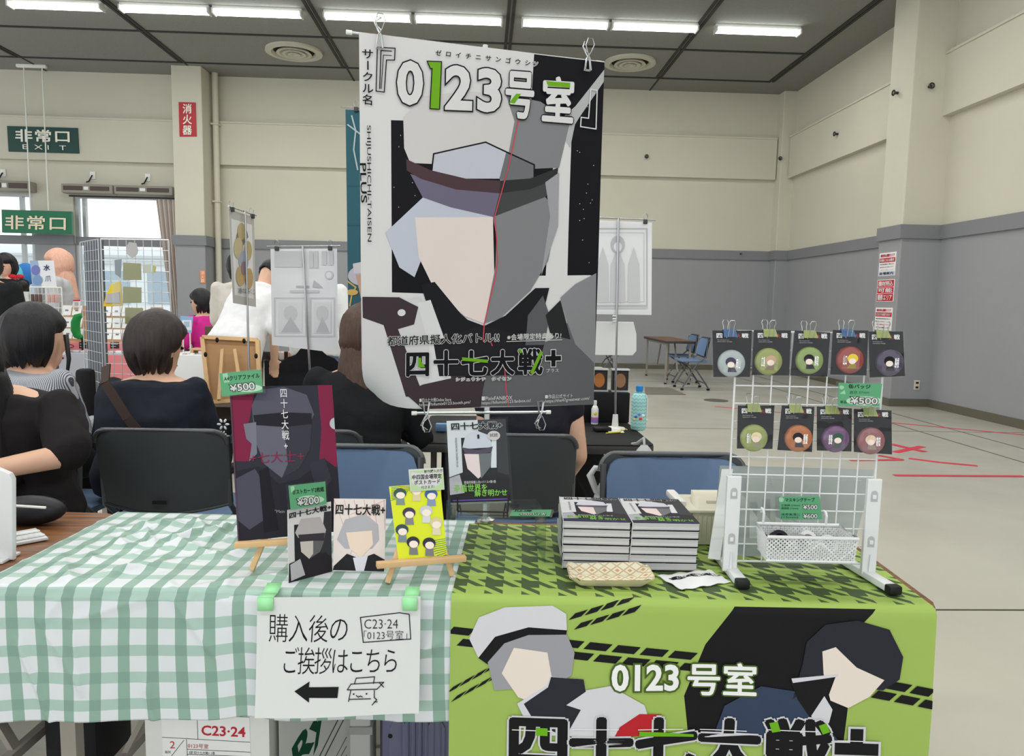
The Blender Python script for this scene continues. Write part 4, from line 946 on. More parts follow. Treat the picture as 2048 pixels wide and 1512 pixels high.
def c4(s):
    s.poly([(820, 942), (886, 938), (888, 978), (822, 982)], ink(178, 206, 160), 1); s.oval(853, 962, 30, 13, pw_, 2); s.poly([(822, 944), (840, 947), (850, 944), (886, 940), (886, 948), (822, 954)], pw_, 2)
    s.text('新刊購入の方', [(848, 940), (885, 938), (885, 945), (848, 947)], bk, 3, off=.01); s.text('中四国会場限定', [(824, 950), (883, 947), (883, 957), (824, 960)], bk, 3, off=.02)
    s.text('ポストカード', [(828, 961), (880, 958), (880, 967), (828, 970)], bk, 3, off=.02); s.text('付きます!', [(842, 972), (868, 970), (868, 976), (842, 978)], bk, 3)
px = [(817, 939), (886, 935), (889, 979), (821, 983)]
card(px, [depth(hitR(x, y, .012)) for x, y in px], pw_, 'bonus_notice', 'small white and green notice clipped over the yellow card', 'notice', c4)

# ------------------------------------------------------------------ clear riser, display book, price card lying on it
RZ = .808
acr = film('acrylic', (236, 242, 240), .02, .012)
t = thing('acrylic_riser', 'clear acrylic riser under the display book', 'display riser', atz(990, 1060, TZ+.0085))
a, b, c, d = atz(895, 1036, RZ), atz(1093, 1034, RZ), atz(1074, 998, RZ), atz(893, 1000, RZ)
rb = [a, b, c, d]; m = MB(); m.prism(rb, (0, 0, -.003), acr); m.build('shelf', t, smooth=0)
for p_, q_ in ((b, c), (a, d)):
    m = MB(); m.prism([p_, q_, V((q_.x, q_.y, TZ+.007)), V((p_.x, p_.y, TZ+.007))], (-.003 if p_ is b else .003, 0, 0), acr); m.build('side', t, smooth=0)
bx = [(893, 842), (1011, 838), (1022, 1002), (901, 1006)]
f0 = atz(905, 1012, RZ+.012); db = depth(f0); P = Q(bx, [db+.075, db+.075, db, db])
pages = M('book_pages', (206, 206, 204), .8)
def bookface(s, W=1):
    """Print of a cover, in a 148 x 200 field."""
    s.poly([(0, 0), (148, 0), (148, 200), (0, 200)], ink(214, 214, 218), 1); s.poly([(78, 0), (148, 0), (148, 200), (78, 200)], ink(60, 60, 66), 2)
    s.poly([(34, 44), (120, 44), (120, 150), (34, 150)], ink(34, 34, 40), 2); s.poly([(110, 50), (122, 50), (118, 120), (104, 120)], ink(220, 220, 224), 3)
    s.poly([(36, 70), (46, 36), (76, 28), (104, 40), (112, 70), (40, 72)], ink(206, 206, 216), 3); s.poly([(36, 68), (74, 76), (112, 68), (108, 82), (74, 88), (42, 82)], ink(84, 74, 92), 4)
    s.poly([(40, 84), (76, 86), (78, 140), (70, 146), (46, 120)], ink(234, 214, 212), 4); s.poly([(76, 86), (108, 84), (104, 116), (78, 146)], ink(112, 114, 118), 4)
    s.poly([(0, 140), (50, 124), (74, 148), (104, 126), (148, 140), (148, 200), (0, 200)], ink(36, 36, 40), 5); s.poly([(0, 142), (26, 134), (36, 178), (0, 182)], ink(170, 170, 178), 6)
    s.text('四十七大戦+', (10, 5, 140, 26), bk, L=7, off=.03, out=pw_, ow=.08); s.text('SHIJUSHICHI-TAISEN PLUS', [(24, 44), (24, 116), (18, 116), (18, 44)], bk, L=7)
    s.text('都道府県擬人化×バトル×第1巻', (36, 150, 114, 157), pw_, L=7); s.text('矛盾世界を', (10, 158, 92, 176), ink(126, 190, 84), L=8, off=.015); s.text('解き明かせ', (60, 172, 140, 188), ink(126, 190, 84), L=8, off=.015)
    s.rect(6, 194, 142, 197, ink(90, 70, 150), 8)
t = thing('display_book', 'sample book in a clear sleeve standing on a wire stand on the riser', 'book', f0)
nn = (P[3]-P[0]).cross(P[1]-P[0]).normalized()
s = Sheet(R4(0, 0, 148, 200), P, .0012, pw_, eps=.0002); bookface(s)
s.text('1', (75, 38, 80, 48), bk, L=9); s.oval(116, 42, 16, 12, ink(196, 190, 190), 9); s.text('試読', (106, 36, 126, 45), bk, L=10)
s.build('cover', t)
m = MB(); m.prism([q-nn*.0018 for q in P], -nn*.013, pages); m.build('page_block', t, smooth=0)
ex = [(887, 838), (1015, 834), (1027, 1008), (896, 1013)]
PE = Q(ex, [db+.073, db+.073, db-.004, db-.004])
s = Sheet(ex, PE, .0004, frost, eps=.00012)
shine = M('sleeve_glint', (250, 250, 250), .08, spec=.8)
s.build('clear_sleeve', t)
t = thing('wire_stand', 'small black wire stand holding the sample book', 'book stand', atz(960, 1024, RZ))
wl = M('wire_black', (24, 24, 26), .4)
L_, R_ = un(915, 1012, db-.012), un(1016, 1006, db-.012)
for q, dx in ((L_, 1), (R_, -1)):
    m = MB(); z0 = RZ+.003
    m.tube([q+V((0, -.002, .022)), V((q.x, q.y-.004, z0+.004)), V((q.x, q.y+.03, z0)), V((q.x, q.y+.115, z0)), V((q.x+dx*.004, q.y+.13, z0+.03)), V((q.x+dx*.01, q.y+.10, z0+.13))], .0018, wl, 6); m.build('wire_foot', t)
m = MB(); m.tube([V((L_.x, L_.y, RZ+.004)), V((R_.x, R_.y, RZ+.004))], .0018, wl, 6); m.build('cross_wire', t)
px = [(1020, 1020), (1108, 1019), (1104, 1034), (1014, 1033)]
def d_(s): s.text('SAMPLE', (1054, 1027, 1092, 1032), bk, off=.03) if False else s.text('¥1,000', [(1092, 1032), (1036, 1032), (1038, 1026), (1094, 1026)], pw_, out=bk, ow=.08); s.text('新刊', [(1060, 1024.5), (1028, 1024.5), (1030, 1021), (1061, 1021)], bk, off=.02)
laminated(px, [atz(x, y, RZ+.0025) for x, y in px], 'green price card lying flat on the acrylic riser', d_)

# ------------------------------------------------------------------ two stacks of books
BW, BD_, BH = .128*1.1, .19, .0168
cov = None
def make_book(label):
    t = thing('comic_book', label, 'book', (0, 0, 0), 0, 'comic books in two stacks')
    m = MB()
    def pf(u, v): return V((-BW/2+.002+u*(BW-.003), -BD_/2+.001, .0012+v*(BH-.0026)))
    m.b2((-BW/2+.002, -BD_/2+.0015, .0012), (BW/2-.0015, BD_/2-.002, BH-.0014), pagem); m.build('page_block', t, world=False, smooth=0)
    m = MB(); m.b2((-BW/2, -BD_/2, 0), (BW/2, BD_/2, .001), covk); m.b2((-BW/2, -BD_/2, 0), (-BW/2+.0015, BD_/2, BH), ink(206, 206, 206)); m.b2((-BW/2-.0004, -BD_/2+.002, BH*.3), (-BW/2, -BD_/2+.05, BH*.9), covk)
    s = Sheet(R4(0, 0, 148, 200), [V((-BW/2, BD_/2, BH-.001)), V((BW/2, BD_/2, BH-.001)), V((BW/2, -BD_/2, BH-.001)), V((-BW/2, -BD_/2, BH-.001))], .0008, pw_, eps=.00011); bookface(s)
    s.build('cover', t, world=False); m.build('spine', t, world=False, smooth=0)
    return t
covk = ink(26, 26, 28)
pagem, nt, p = nodes_of('page_edges', (210, 210, 208), .8)
tc = nt.nodes.new('ShaderNodeTexCoord'); mp = nt.nodes.new('ShaderNodeMapping'); mp.inputs['Scale'].default_value = (6, 6, 900)
nz = nt.nodes.new('ShaderNodeTexNoise'); nz.inputs['Scale'].default_value = 1; nz.inputs['Detail'].default_value = 3
nt.links.new(tc.outputs['Object'], mp.inputs[0]); nt.links.new(mp.outputs[0], nz.inputs['Vector'])
nt.links.new(mix(nt, nz.outputs['Fac'], rgb(120, 120, 122), rgb(236, 236, 234)), p.inputs['Base Color'])
sA, sB = atz(1135, 1137, TZ+.0085), atz(1258, 1145, TZ+.0085); c_, d2 = atz(1256, 1141, TZ+.0085), atz(1383, 1139, TZ+.0085)
proto = None; ords = ['bottom', 'second from the bottom', 'third from the bottom', 'third from the top', 'second from the top', 'top']
random.seed(5)
for (p0, side, rz) in ((sA, 'left', -.055), (V((c_.x+.016, c_.y, c_.z)), 'right', -.03)):
    ca, sa = math.cos(rz), math.sin(rz)
    for k in range(6):
        lb = '%s book of the %s stack of comics beside the cash box' % (ords[k], side) if k else 'bottom book of the %s stack of comics, behind the patterned tray' % side
        x, y = p0.x-.012+ca*BW/2-sa*BD_/2+random.uniform(-.0012, .0012), p0.y+sa*BW/2+ca*BD_/2+random.uniform(-.001, .001)
        if proto is None: proto = make_book(lb); o = proto; o.location = (x, y, p0.z+k*(BH+.0004)); o.rotation_euler = (0, 0, rz+random.uniform(-.012, .012))
        else: o = dup(proto, (x, y, p0.z+k*(BH+.0004)), rz+random.uniform(-.012, .012), lb)

# ------------------------------------------------------------------ patterned paper tray, packet, cash box
tray, nt, p = nodes_of('tray_paper', (226, 214, 186), .7)
x, y = uvxy(nt)
def rhomb(nt, x, y, P): 
    fx = mth(nt, 'ABSOLUTE', mth(nt, 'SUBTRACT', mth(nt, 'FRACT', mth(nt, 'DIVIDE', x, P)), .5)); fy = mth(nt, 'ABSOLUTE', mth(nt, 'SUBTRACT', mth(nt, 'FRACT', mth(nt, 'DIVIDE', y, P*1.1)), .5))
    return mth(nt, 'ADD', fx, fy)
q = rhomb(nt, x, y, .026)
i1 = mth(nt, 'LESS_THAN', mth(nt, 'ABSOLUTE', mth(nt, 'SUBTRACT', q, .5)), .09); i2 = mth(nt, 'LESS_THAN', q, .2)
nt.links.new(mix(nt, i2, mix(nt, i1, rgb(232, 224, 200), rgb(196, 182, 148)), rgb(206, 158, 122)), p.inputs['Base Color'])
f0, f1 = atz(1158, 1172, TZ+.007), atz(1290, 1175, TZ+.007)
ctr = (f0+f1)/2; ctr.y += .032; Lt = (f1-f0).length
t = MB()
def ring(hx, hy, z, r=.012, n=4):
    pts = []
    for sx_, sy_, a0 in ((1, 1, 0), (-1, 1, PI/2), (-1, -1, PI), (1, -1, 3*PI/2)):
        for k in range(n+1):
            a_ = a0+PI/2*k/n; pts.append(V((sx_*(hx-r)+r*math.cos(a_), sy_*(hy-r)+r*math.sin(a_), z)))
    return pts
rs = [ring(Lt/2, .030, 0), ring(Lt/2+.020, .048, .020, .02)]
t.uv = t.bm.loops.layers.uv.new('UVMap')
def wavy(pts, k): return [V((q_.x, q_.y, q_.z+.003*math.sin(i*2.1)*k)) for i, q_ in enumerate(pts)]
t.loft([ring(Lt/2-.002, .028, .001), rs[0], wavy(rs[1], 1)], M('tray_kraft', (232, 218, 184), .75), cap=False)
t.loft([wavy([q_*1 for q_ in ring(Lt/2+.018, .046, .020, .02)], 1), ring(Lt/2-.003, .027, .0025), ], tray, cap=False)
t.face(ring(Lt/2-.003, .027, .0025), tray); t.face(ring(Lt/2-.002, .028, .001), tray)
for f in t.bm.faces:
    for l in f.loops: l[t.uv].uv = (l.vert.co.x+.2, l.vert.co.y+l.vert.co.z*1.1+.2)
t.bm.transform(Matrix.Translation(ctr) @ Matrix.Rotation(-.03, 4, 'Z'))
tag(t.build('paper_tray', smooth=50, fix=False), 'boat shaped paper tray with tan lattice pattern before the book stacks', 'tray')
wp = M('packet_white', (230, 231, 232), .35, alpha=1)
px = [(1314, 1151), (1418, 1139), (1462, 1163), (1364, 1179)]
def pfn(u, v):
    a, b_, c, d = [atz(x, y, TZ+.011) for x, y in px]; q = (a*(1-u)+b_*u)*(1-v)+(d*(1-u)+c*u)*v
    return q+V((0, 0, .006*math.sin(PI*u)*math.sin(PI*v)+.0015*math.sin(u*19+v*13))), V((0, 0, 1))
s = Sheet(px, [atz(x, y, TZ+.0085) for x, y in px], .001, wp, eps=.00015, fn=pfn, n=(14, 8))
s.poly([(1338, 1158), (1440, 1147), (1446, 1152), (1347, 1163)], bk, 1)
s.text('KEEP THINGS TIDY', [(1353, 1157), (1436, 1148), (1441, 1151), (1358, 1161)], pw_, 2)
tag(s.build('plastic_packet', smooth=60), 'flat white packet with a black lettered band before the rack', 'packet')
cream2 = M('cash_box_cream', (216, 210, 188), .45)
t = thing('cash_box', 'cream ribbed cash box with a sloping lid between books and rack', 'cash box', (0, 0, 0))
a, b_ = atz(1368, 1090, TZ+.0085), atz(1452, 1093, TZ+.0085); a.x += .020
zt = un(1370, 1022, depth(a)).z; t.location = ((a.x+b_.x)/2+.03, a.y+.06, TZ+.0085)
x1 = b_.x+.06
m = MB(); m.prism([V((a.x+.006, a.y, TZ+.0085)), V((x1, a.y, TZ+.0085)), V((x1, a.y-.006, zt)), V((a.x-.006, a.y-.006, zt))], (0, .12, 0), cream2, .004)
for k in range(14): x = a.x+.008+k*.0105; m.cyl((x, a.y-.0005, TZ+.02), (x-.002, a.y-.0062, zt-.008), .0022, cream2, 6)
m.build('body', t, smooth=30)
m = MB(); m.b2((a.x-.02, a.y-.012, zt), (x1+.004, a.y+.13, zt+.008), cream2, .003)
L1 = un(1395, 988, depth(a)+.06).z; lx = un(1392, 990, depth(a)+.05).x
m.prism([V((a.x+.006, a.y-.004, zt+.008)), V((x1, a.y-.004, zt+.008)), V((x1, a.y+.05, L1)), V((lx, a.y+.05, L1))], (0, .06, 0), cream2, .004); m.build('lid', t, smooth=30)
m = MB(); m.b2((a.x-.034, a.y+.02, zt+.004), (a.x-.012, a.y+.13, zt+.02), white, .004); m.build('handle', t)
m = MB(); q = V((a.x+.05, a.y+.018, (zt+L1)/2)); m.box(q, (.03, .003, .02), dull(196, 190, 168), Matrix.Rotation(-.7, 3, 'X')); m.build('latch', t)

# ------------------------------------------------------------------ wire grid rack
wwire = M('rack_white', (218, 220, 221), .35)
p0, p1 = atz(1456, 1136, TZ+.02), atz(1731, 1142, TZ+.02)
GA, GB = p0+V((0, .0, 0)), V((p1.x, p1.y, p1.z))
ax = (GB-GA); ax.z = 0; GWd = ax.length; ax.normalize(); ay = V((-ax.y, ax.x, 0))
def G(u, z, out=0): return V((GA.x, GA.y, 0)) + ax*u - ay*out + V((0, 0, z))
zt = aty(1465, 662, G(0, 0).y).z; zb = TZ+.035
t = thing('wire_rack', 'white wire grid display rack with two posts on the green cloth', 'display rack', G(GWd/2, TZ+.0085))
m = MB()
for k in range(9): u = -.006+(GWd+.012)*k/8; m.cyl(G(u, zb), G(u, zt), .0022 if k in (0, 8) else .0015, wwire, 6)
nh = round((zt-zb)/.0375)
for k in range(nh+1): z = zb+(zt-zb)*k/nh; m.cyl(G(-.006, z, -.002), G(GWd+.006, z, -.002), .0022 if k in (0, nh) else .0015, wwire, 6)
m.build('grid_panel', t)
zp = aty(1455, 950, G(0, 0).y).z
for u in (0, GWd):
    m = MB(); c = G(u, (zp+TZ+.03)/2, .010); hw = .0145
    q = [G(u-hw, TZ+.018, .004), G(u+hw, TZ+.018, .004), G(u+hw, zp, .004), G(u-hw, zp, .004)]; m.prism(q, -ay*.010, wwire, .0015)
    m.prism([G(u-.003, TZ+.02, .014), G(u+.003, TZ+.02, .014), G(u+.001, TZ+.06, .014), G(u-.001, TZ+.06, .014)], -ay*.004, wwire)
    m.build('post', t, smooth=0)
    for z in (zp-.03, zp-.125):
        m = MB(); pts = [G(u+.007*math.cos(a_), z+.007*math.sin(a_), .0142) for a_ in [PI*k/8 for k in range(9)]]+[G(u-.007, z-.016, .0142), G(u+.007, z-.016, .0142)]
        m.prism(pts, -ay*.0004, M('clip_recess', (176, 178, 182), .6)); m.box(G(u, z-.006, .015), (.008, .003, .009), wwire, None, .001); m.build('clip_slot', t)
    m = MB()
    f, bk_ = (atz(1482, 1172, TZ+.01), atz(1440, 1120, TZ+.01)) if u == 0 else (atz(1782, 1184, TZ+.01), atz(1690, 1128, TZ+.01))
    f.z = bk_.z = TZ+.0178; m.bar(f, bk_, .024, .014, wwire, bev=.002); m.build('foot', t)
    dv = (f-bk_).normalized()
    for e, sg in ((f, 1), (bk_, -1)):
        m = MB(); m.bar(e-dv*sg*.004, e+dv*sg*.016, .027, .018, black, bev=.004); m.build('rubber_cap', t)
# folders of clear sheets behind the grid
fro = film('frosted_sheet', (206, 214, 212), .03, .40, .2)
for k, (px, dz, n) in enumerate((([(1440, 931), (1748, 939), (1702, 1114), (1424, 1112)], .055, 'hazy clear plastic board leaning behind the wire rack'), ([(1444, 938), (1466, 938), (1440, 1120), (1416, 1117)], .035, 'white paper bundle leaning behind the left post of the wire rack'))):
    dd = depth(G(.12, TZ+.05)); P = Q(px, [dd+dz+.05, dd+dz+.05, dd+dz, dd+dz])
    s = Sheet(px, P, .003, fro if k == 0 else M('bundle_white', (226, 228, 226), .6, trans=.0), eps=.00015)
    if k == 0:
        fa = ink(176, 184, 182)
        for q in range(5): s.rect(1500+q*26, 1010-q*6, 1516+q*26, 1080, fa, 1)
        s.line([(1446, 956), (1722, 964)], 2, fa, 1); s.text('¥1000', [(1534, 975), (1534, 955), (1548, 955), (1548, 975)][::-1], fa, 1)
    tag(s.build('clear_folder' if k == 0 else 'paper_bundle'), n, 'plastic folder' if k == 0 else 'paper bundle')
# badge packs
cellm = film('pack_film', (253, 253, 253), .014, .003, .07)
packs = [((1425, 661), (1504, 661), (1500, 754), (1427, 754), (1463, 727), 'b', (160, 170, 170), (70, 70, 90), 'blue clip, pale grey badge, leftmost of the upper row'),
 ((1508, 660), (1582, 661), (1578, 751), (1504, 750), (1537, 723), 'g', (140, 148, 84), (196, 160, 134), 'yellow green badge, second in the upper row'),
 ((1590, 661), (1661, 665), (1655, 753), (1581, 751), (1619, 721), 'g', (128, 150, 84), (40, 40, 46), 'green badge with black and white blobs, middle of the upper row'),
 ((1666, 660), (1737, 661), (1733, 751), (1661, 749), (1700, 720), 'b', (140, 64, 56), (226, 196, 70), 'red badge with yellow blob, blue clip, fourth in the upper row'),
 ((1737, 663), (1806, 663), (1810, 752), (1740, 755), (1779, 725), 'g', (70, 62, 84), (30, 28, 34), 'dark violet badge, last of the upper row'),
 ((1476, 811), (1549, 811), (1545, 898), (1474, 897), (1508, 876), 'g', (140, 150, 90), (220, 206, 170), 'olive green badge, first of the lower row'),
 ((1564, 811), (1629, 814), (1624, 904), (1555, 900), (1597, 877), 'g', (170, 104, 62), (44, 40, 44), 'orange badge, second of the lower row'),
 ((1634, 813), (1704, 817), (1703, 903), (1634, 901), (1671, 878), 'g', (104, 74, 108), (60, 90, 76), 'purple badge, third of the lower row'),
 ((1708, 818), (1783, 821), (1784, 909), (1708, 904), (1742, 882), 'g', (140, 92, 96), (222, 196, 170), 'dusky pink badge, last of the lower row')]
pb, pr_, pwh = ink(20, 20, 24), ink(170, 40, 52), ink(244, 244, 244)
gl = M('badge_gloss', (240, 240, 240), .1)
def onG(x, y, off):
    q = ray(x, y); p0_ = G(0, 1, off); n = -ay; return CP+q*((p0_-CP).dot(n)/q.dot(n))
clipc = {'b': M('clip_blue', (58, 92, 134), .4), 'g': M('clip_olive', (140, 152, 92), .4)}
for k, (a, b_, c, d, bc, cc, col, c2_, n) in enumerate(packs):
    px = [a, b_, c, d]; o_ = .006; P = [onG(x, y, o_+(.004 if i > 1 else 0)) for i, (x, y) in enumerate(px)]
    t = thing('badge_pack', 'black carded badge: '+n, 'badge', (P[2]+P[3])/2, 0, 'tin badges clipped to the wire rack')
    s = Sheet(px, P, .0012, pb, eps=.00012)
    W_ = b_[0]-a[0]; x0, y0 = a
    s.text('四', (x0+W_*.10, y0+6, x0+W_*.25, y0+16), pwh, off=.03); s.text('戦', (x0+W_*.74, y0+6, x0+W_*.91, y0+16), pwh, off=.02); s.text('大', (x0+W_*.60, y0+7, x0+W_*.72, y0+16), pr_, off=.02); s.text('十', (x0+W_*.30, y0+7, x0+W_*.42, y0+16), pw_, off=.02)
    s.text('The 47 great war', (x0+W_*.12, y0+19, x0+W_*.42, y0+21.5), pw_); s.text('character badge', (x0+W_*.12, y0+22.5, x0+W_*.5, y0+25), pw_)
    s.build('card', t)
    # the badge itself: a domed disc with a plain two-tone print
    ctr = onG(bc[0], bc[1], .012); r = 27.5/1461*depth(ctr)
    m = MB(); base_m = M('badge_%d' % k, col, .18, coat=.5)
    m.lathe([(r, -.004), (r, 0), (r*.98, .002), (r*.93, .0038), (r*.86, .0048), (0, .0048)], base_m, ctr, 28, -ay); m.build('badge', t, smooth=60)
    s = Sheet(R4(-1, -1, 1, 1), [ctr-ay*.0050+ax*(sx_*r)+V((0, 0, sz*r)) for sx_, sz in ((-.62, .62), (.62, .62), (.62, -.62), (-.62, -.62))], .0008, base_m, eps=.00012)
    sg = 1 if k % 2 else -1
    s.oval(.18*sg, -.2, .62, .55, ink(*c2_), 1); s.oval(.15*sg, .12, .42, .34, ink(236, 220, 208), 2); s.poly([(-.3+.15*sg, .45), (.45+.15*sg, .45), (.6, .98), (-.5, .98)], ink(*[min(255, int(v*.5+40)) for v in c2_]), 1)
    s.text(('岡山', '広島', '鳥取', '山口', '島根', '香川', '愛媛', '徳島', '高知')[k], [(-.95*sg if sg > 0 else .45, -.6), (-.5*sg if sg > 0 else .95, -.6), (-.5*sg if sg > 0 else .95, .6), (-.95*sg if sg > 0 else .45, .6)], pwh, 3, off=.02)
    s.build('badge_print', t)
    # film bag with slack
    PB = [onG(x+dx, y+dy, .0185 if i > 1 else .012) for i, ((x, y), (dx, dy)) in enumerate(zip(px, ((-2, 0), (2, 0), (3, 3), (-3, 3))))]
    rng = random.Random(k)
    def bagfn(u, v, PB=PB, k=k):
        q = (PB[0]*(1-u)+PB[1]*u)*(1-v)+(PB[3]*(1-u)+PB[2]*u)*v
        return q-ay*(.0035*noise.noise(V((u*4+k*3, v*5, k)))+.001*math.sin(u*30+k)*(1-abs(2*v-1))), -ay
    s = Sheet(R4(0, 0, 1, 1), PB, .0002, cellm, eps=.0003, fn=bagfn, n=(10, 12)); s.build('clear_bag', t, smooth=60)
    # binder clip
    cx, cy = (a[0]+b_[0])/2-3, (a[1]+b_[1])/2+6
    ct = thing('binder_clip', '%s clip on the %s' % ({'b': 'blue', 'g': 'olive'}[cc], n.replace('blue clip, ', '').replace(', blue clip', '')), 'binder clip', onG(cx, cy, .015), 0, 'binder clips on the wire rack')
    q = [onG(x, y, .019) for x, y in ((cx-12, cy-8), (cx+12, cy-8), (cx+14, cy+7), (cx-14, cy+7))]
    m = MB(); m.prism([q[0]+ay*.010, q[1]+ay*.010, q[2], q[3]], -ay*.001, clipc[cc])
    m.prism([q[0]+ay*.012, q[1]+ay*.012, q[2]+ay*.032, q[3]+ay*.032], ay*.001, clipc[cc]); m.build('body', ct, smooth=0)
    for sgn in (-1, 1):
        m = MB(); h0 = onG(cx, cy+6, .020) if sgn < 0 else onG(cx, cy+6, .020)+ay*.034
        u_ = ax; up = V((0, 0, 1)) + (-ay if sgn < 0 else ay)*.25; up.normalize(); w = .0055
        pts = [h0-u_*w*.8+up*.0, h0-u_*w*.8+up*.020, h0-u_*w*1.15+up*.027, h0-u_*w*.7+up*.0325, h0+u_*w*.7+up*.0325, h0+u_*w*1.15+up*.027, h0+u_*w*.8+up*.020, h0+u_*w*.8]
        m.tube(pts, .0009, steel, 6); m.build('wire_handle', ct)
def gp(px, off): return [onG(x, y, off) for x, y in px]
px = [(1672, 763), (1769, 765), (1763, 815), (1671, 814)]
def d_(s):
    s.oval(1683, 775, 5, 4, gtag2, 1); s.poly([(1679, 788), (1689, 780), (1691, 789)], gtag2, 1); s.oval(1728, 802, 36, 9, ink(170, 206, 178), 1)
    s.text('缶バッジ', [(1697, 768), (1741, 769), (1741, 778), (1697, 777)], bk, off=.02); s.text('直径 57mm', (1699, 782, 1738, 788), ink(60, 90, 66)); s.text('単品', (1680, 801, 1693, 807), bk); s.text('¥500', [(1698, 793), (1757, 795), (1756, 810), (1698, 809)], pw_, out=bk, ow=.08, off=.02)
laminated(px, gp(px, .03), 'green 500 yen badge price card on the right of the wire rack', d_)
px = [(1552, 991), (1643, 990), (1649, 1041), (1557, 1042)]
def d_(s):
    s.oval(1562, 999, 5, 5, gtag2, 1); s.text('マスキングテープ', [(1570, 996), (1629, 995), (1629, 1003), (1570, 1003)], bk, off=.02)
    for y0, t1, t2, pr3 in ((1008, '正面顔 (15mm)', '横顔顔 (15mm)', '¥500'), (1026, '境界集落に', '(15mm)', '¥600')):
        s.text(t1, (1562, y0, 1600, y0+5), bk); s.text(t2, (1562, y0+6, 1596, y0+11), bk); s.text(pr3, (1604, y0, 1635, y0+11), pw_, out=bk, ow=.08, off=.02)
laminated(px, gp(px, .012), 'green masking tape price card above the wire basket', d_)
# ------------------------------------------------------------------ basket with tape rolls
bt = [onG(1512, 1046, .004), onG(1676, 1052, .004)]
ztop = bt[0].z; bx0 = (bt[0]-G(0, 0)).dot(ax); bx1 = (bt[1]-G(0, 0)).dot(ax); BO = .085; BHt = .052
t = thing('wire_basket', 'white perforated basket hooked low on the wire rack', 'basket', G((bx0+bx1)/2, ztop-BHt, .045), 0)
def K(u, o, z): return G(u, z, o)
ins = .004
topr = [K(bx0, .008, ztop), K(bx1, .008, ztop), K(bx1+.004, BO, ztop-.003), K(bx0-.004, BO, ztop-.003)]
botr = [K(bx0+ins, .012, ztop-BHt), K(bx1-ins, .012, ztop-BHt), K(bx1-ins+.006, BO-.005, ztop-BHt), K(bx0+ins-.006, BO-.005, ztop-BHt)]
def lattice(m, a, b_, c, d, step, w):
    """diamond lattice on the quad a b (top) c d (bottom)"""
    L = (b_-a).length; H = (d-a).length; nu = max(2, round(L/step)); nv = max(2, round(H/step)); f = lambda u, v: (a*(1-u)+b_*u)*(1-v)+(d*(1-u)+c*u)*v
    n = (b_-a).cross(d-a).normalized()
    for i in range(-nv, nu+nv):
        for sg in (1, -1):
            # a slanting strip clipped to the quad
            p_ = []
            for j in range(nv+1):
                u = (i+j)/nu if sg > 0 else (i+nv-j)/nu
                if -1e-6 <= u <= 1+1e-6: p_.append((u, j/nv))
            if len(p_) > 1: m.bar(f(*p_[0]), f(*p_[-1]), w, .0009, wwire, up=n)
m = MB()
for i in range(4):
    a, b_, c, d = topr[i], topr[(i+1) % 4], botr[(i+1) % 4], botr[i]; lattice(m, a, b_, c, d, .0088, .0030)
lattice(m, *botr, .0088, .0030); m.build('lattice', t, smooth=0)
m = MB(); m.tube(topr, .0036, wwire, 8, closed=True); m.build('rim', t)
m = MB(); m.tube(botr, .0024, wwire, 8, closed=True); m.build('base_rim', t)
for x, y in ((1527, 1020), (1652, 1026)):
    q = onG(x, y, .006); u = (q-G(0, 0)).dot(ax); m = MB(); m.tube([K(u, .008, ztop), K(u, .010, q.z-.006), K(u, .006, q.z), K(u, -.004, q.z+.001), K(u, -.006, q.z-.008)], .0028, wwire, 8); m.build('hook', t)
rolls = ((.24, .014, 'black', 'black and white tape roll lying left in the basket'), (.44, .040, 'grey', 'grey patterned tape roll in the middle of the basket'), (.58, .014, 'white', 'white tape roll leaning in the basket\'s middle'), (.76, .040, 'white', 'white tape roll at the right end of the basket'))
for f, o_, cn, n in rolls:
    u = bx0+(bx1-bx0)*f; c = K(u, .012+o_, ztop-BHt+.024); m = MB(); mm = {'black': ink(40, 40, 44), 'grey': ink(150, 150, 154), 'white': ink(226, 226, 228)}[cn]
    r = .0195; m.lathe([(r*.62, -.0075), (r, -.0075), (r, .0075), (r*.62, .0075), (r*.62, -.0075)], mm, c, 26, (-.75*ay+V((.1, 0, .45))))
    tag(m.build('tape_roll', smooth=40), n, 'tape roll', 'tape rolls in the basket')

# ------------------------------------------------------------------ the bare table at the left edge
bd = M('board_white', (216, 217, 218), .4)
m = MB(); a, b_ = atz(-40, 1128, TZ+.003), atz(13, 1120, TZ+.003); zt = un(0, 930, depth(b_)).z; zs = un(30, 955, depth(b_)).z
q = [V((b_.x-.3, b_.y, TZ+.002)), V((b_.x+.012, b_.y, TZ+.002)), V((b_.x+.02, b_.y, zs)), V((b_.x+.014, b_.y, zs+.012)), V((b_.x-.02, b_.y, zt+.002)), V((b_.x-.3, b_.y, zt+.04))]
m.prism(q, (0, .016, 0), bd, .004); m.b2((b_.x-.3, b_.y-.02, TZ+.001), (b_.x+.005, b_.y+.04, TZ+.008), bd, .002)
tag(m.build('white_board', smooth=30), 'white upright board at the left edge on the bare brown table', 'display board')
t = thing('coin_tray', 'white ridged coin tray lying on the bare brown table', 'coin tray', atz(60, 1085, TZ))
q = [atz(10, 1096, TZ+.002), atz(97, 1080, TZ+.002), atz(72, 1061, TZ+.002), atz(0, 1074, TZ+.002)]
m = MB(); m.prism(q, (0, 0, .007), bd, .002); m.build('base', t, smooth=30)
for k in range(2):
    for i in range(7):
        a = q[0].lerp(q[1], .06+i*.135).lerp(q[3].lerp(q[2], .06+i*.135), .2+k*.42); m = MB(); m.ell(a+V((0, 0, .009)), (.010, .008, .004), bd, 10, 6); m.build('ridge', t)
m = MB(); c = un(58, 1005, 1.72); m.ell(V((c.x-.03, c.y+.05, TZ+.035)), (.085, .045, .035), M('pouch_black', (22, 22, 28), .5), 20, 12); m.bm.transform(Matrix.Identity(4))
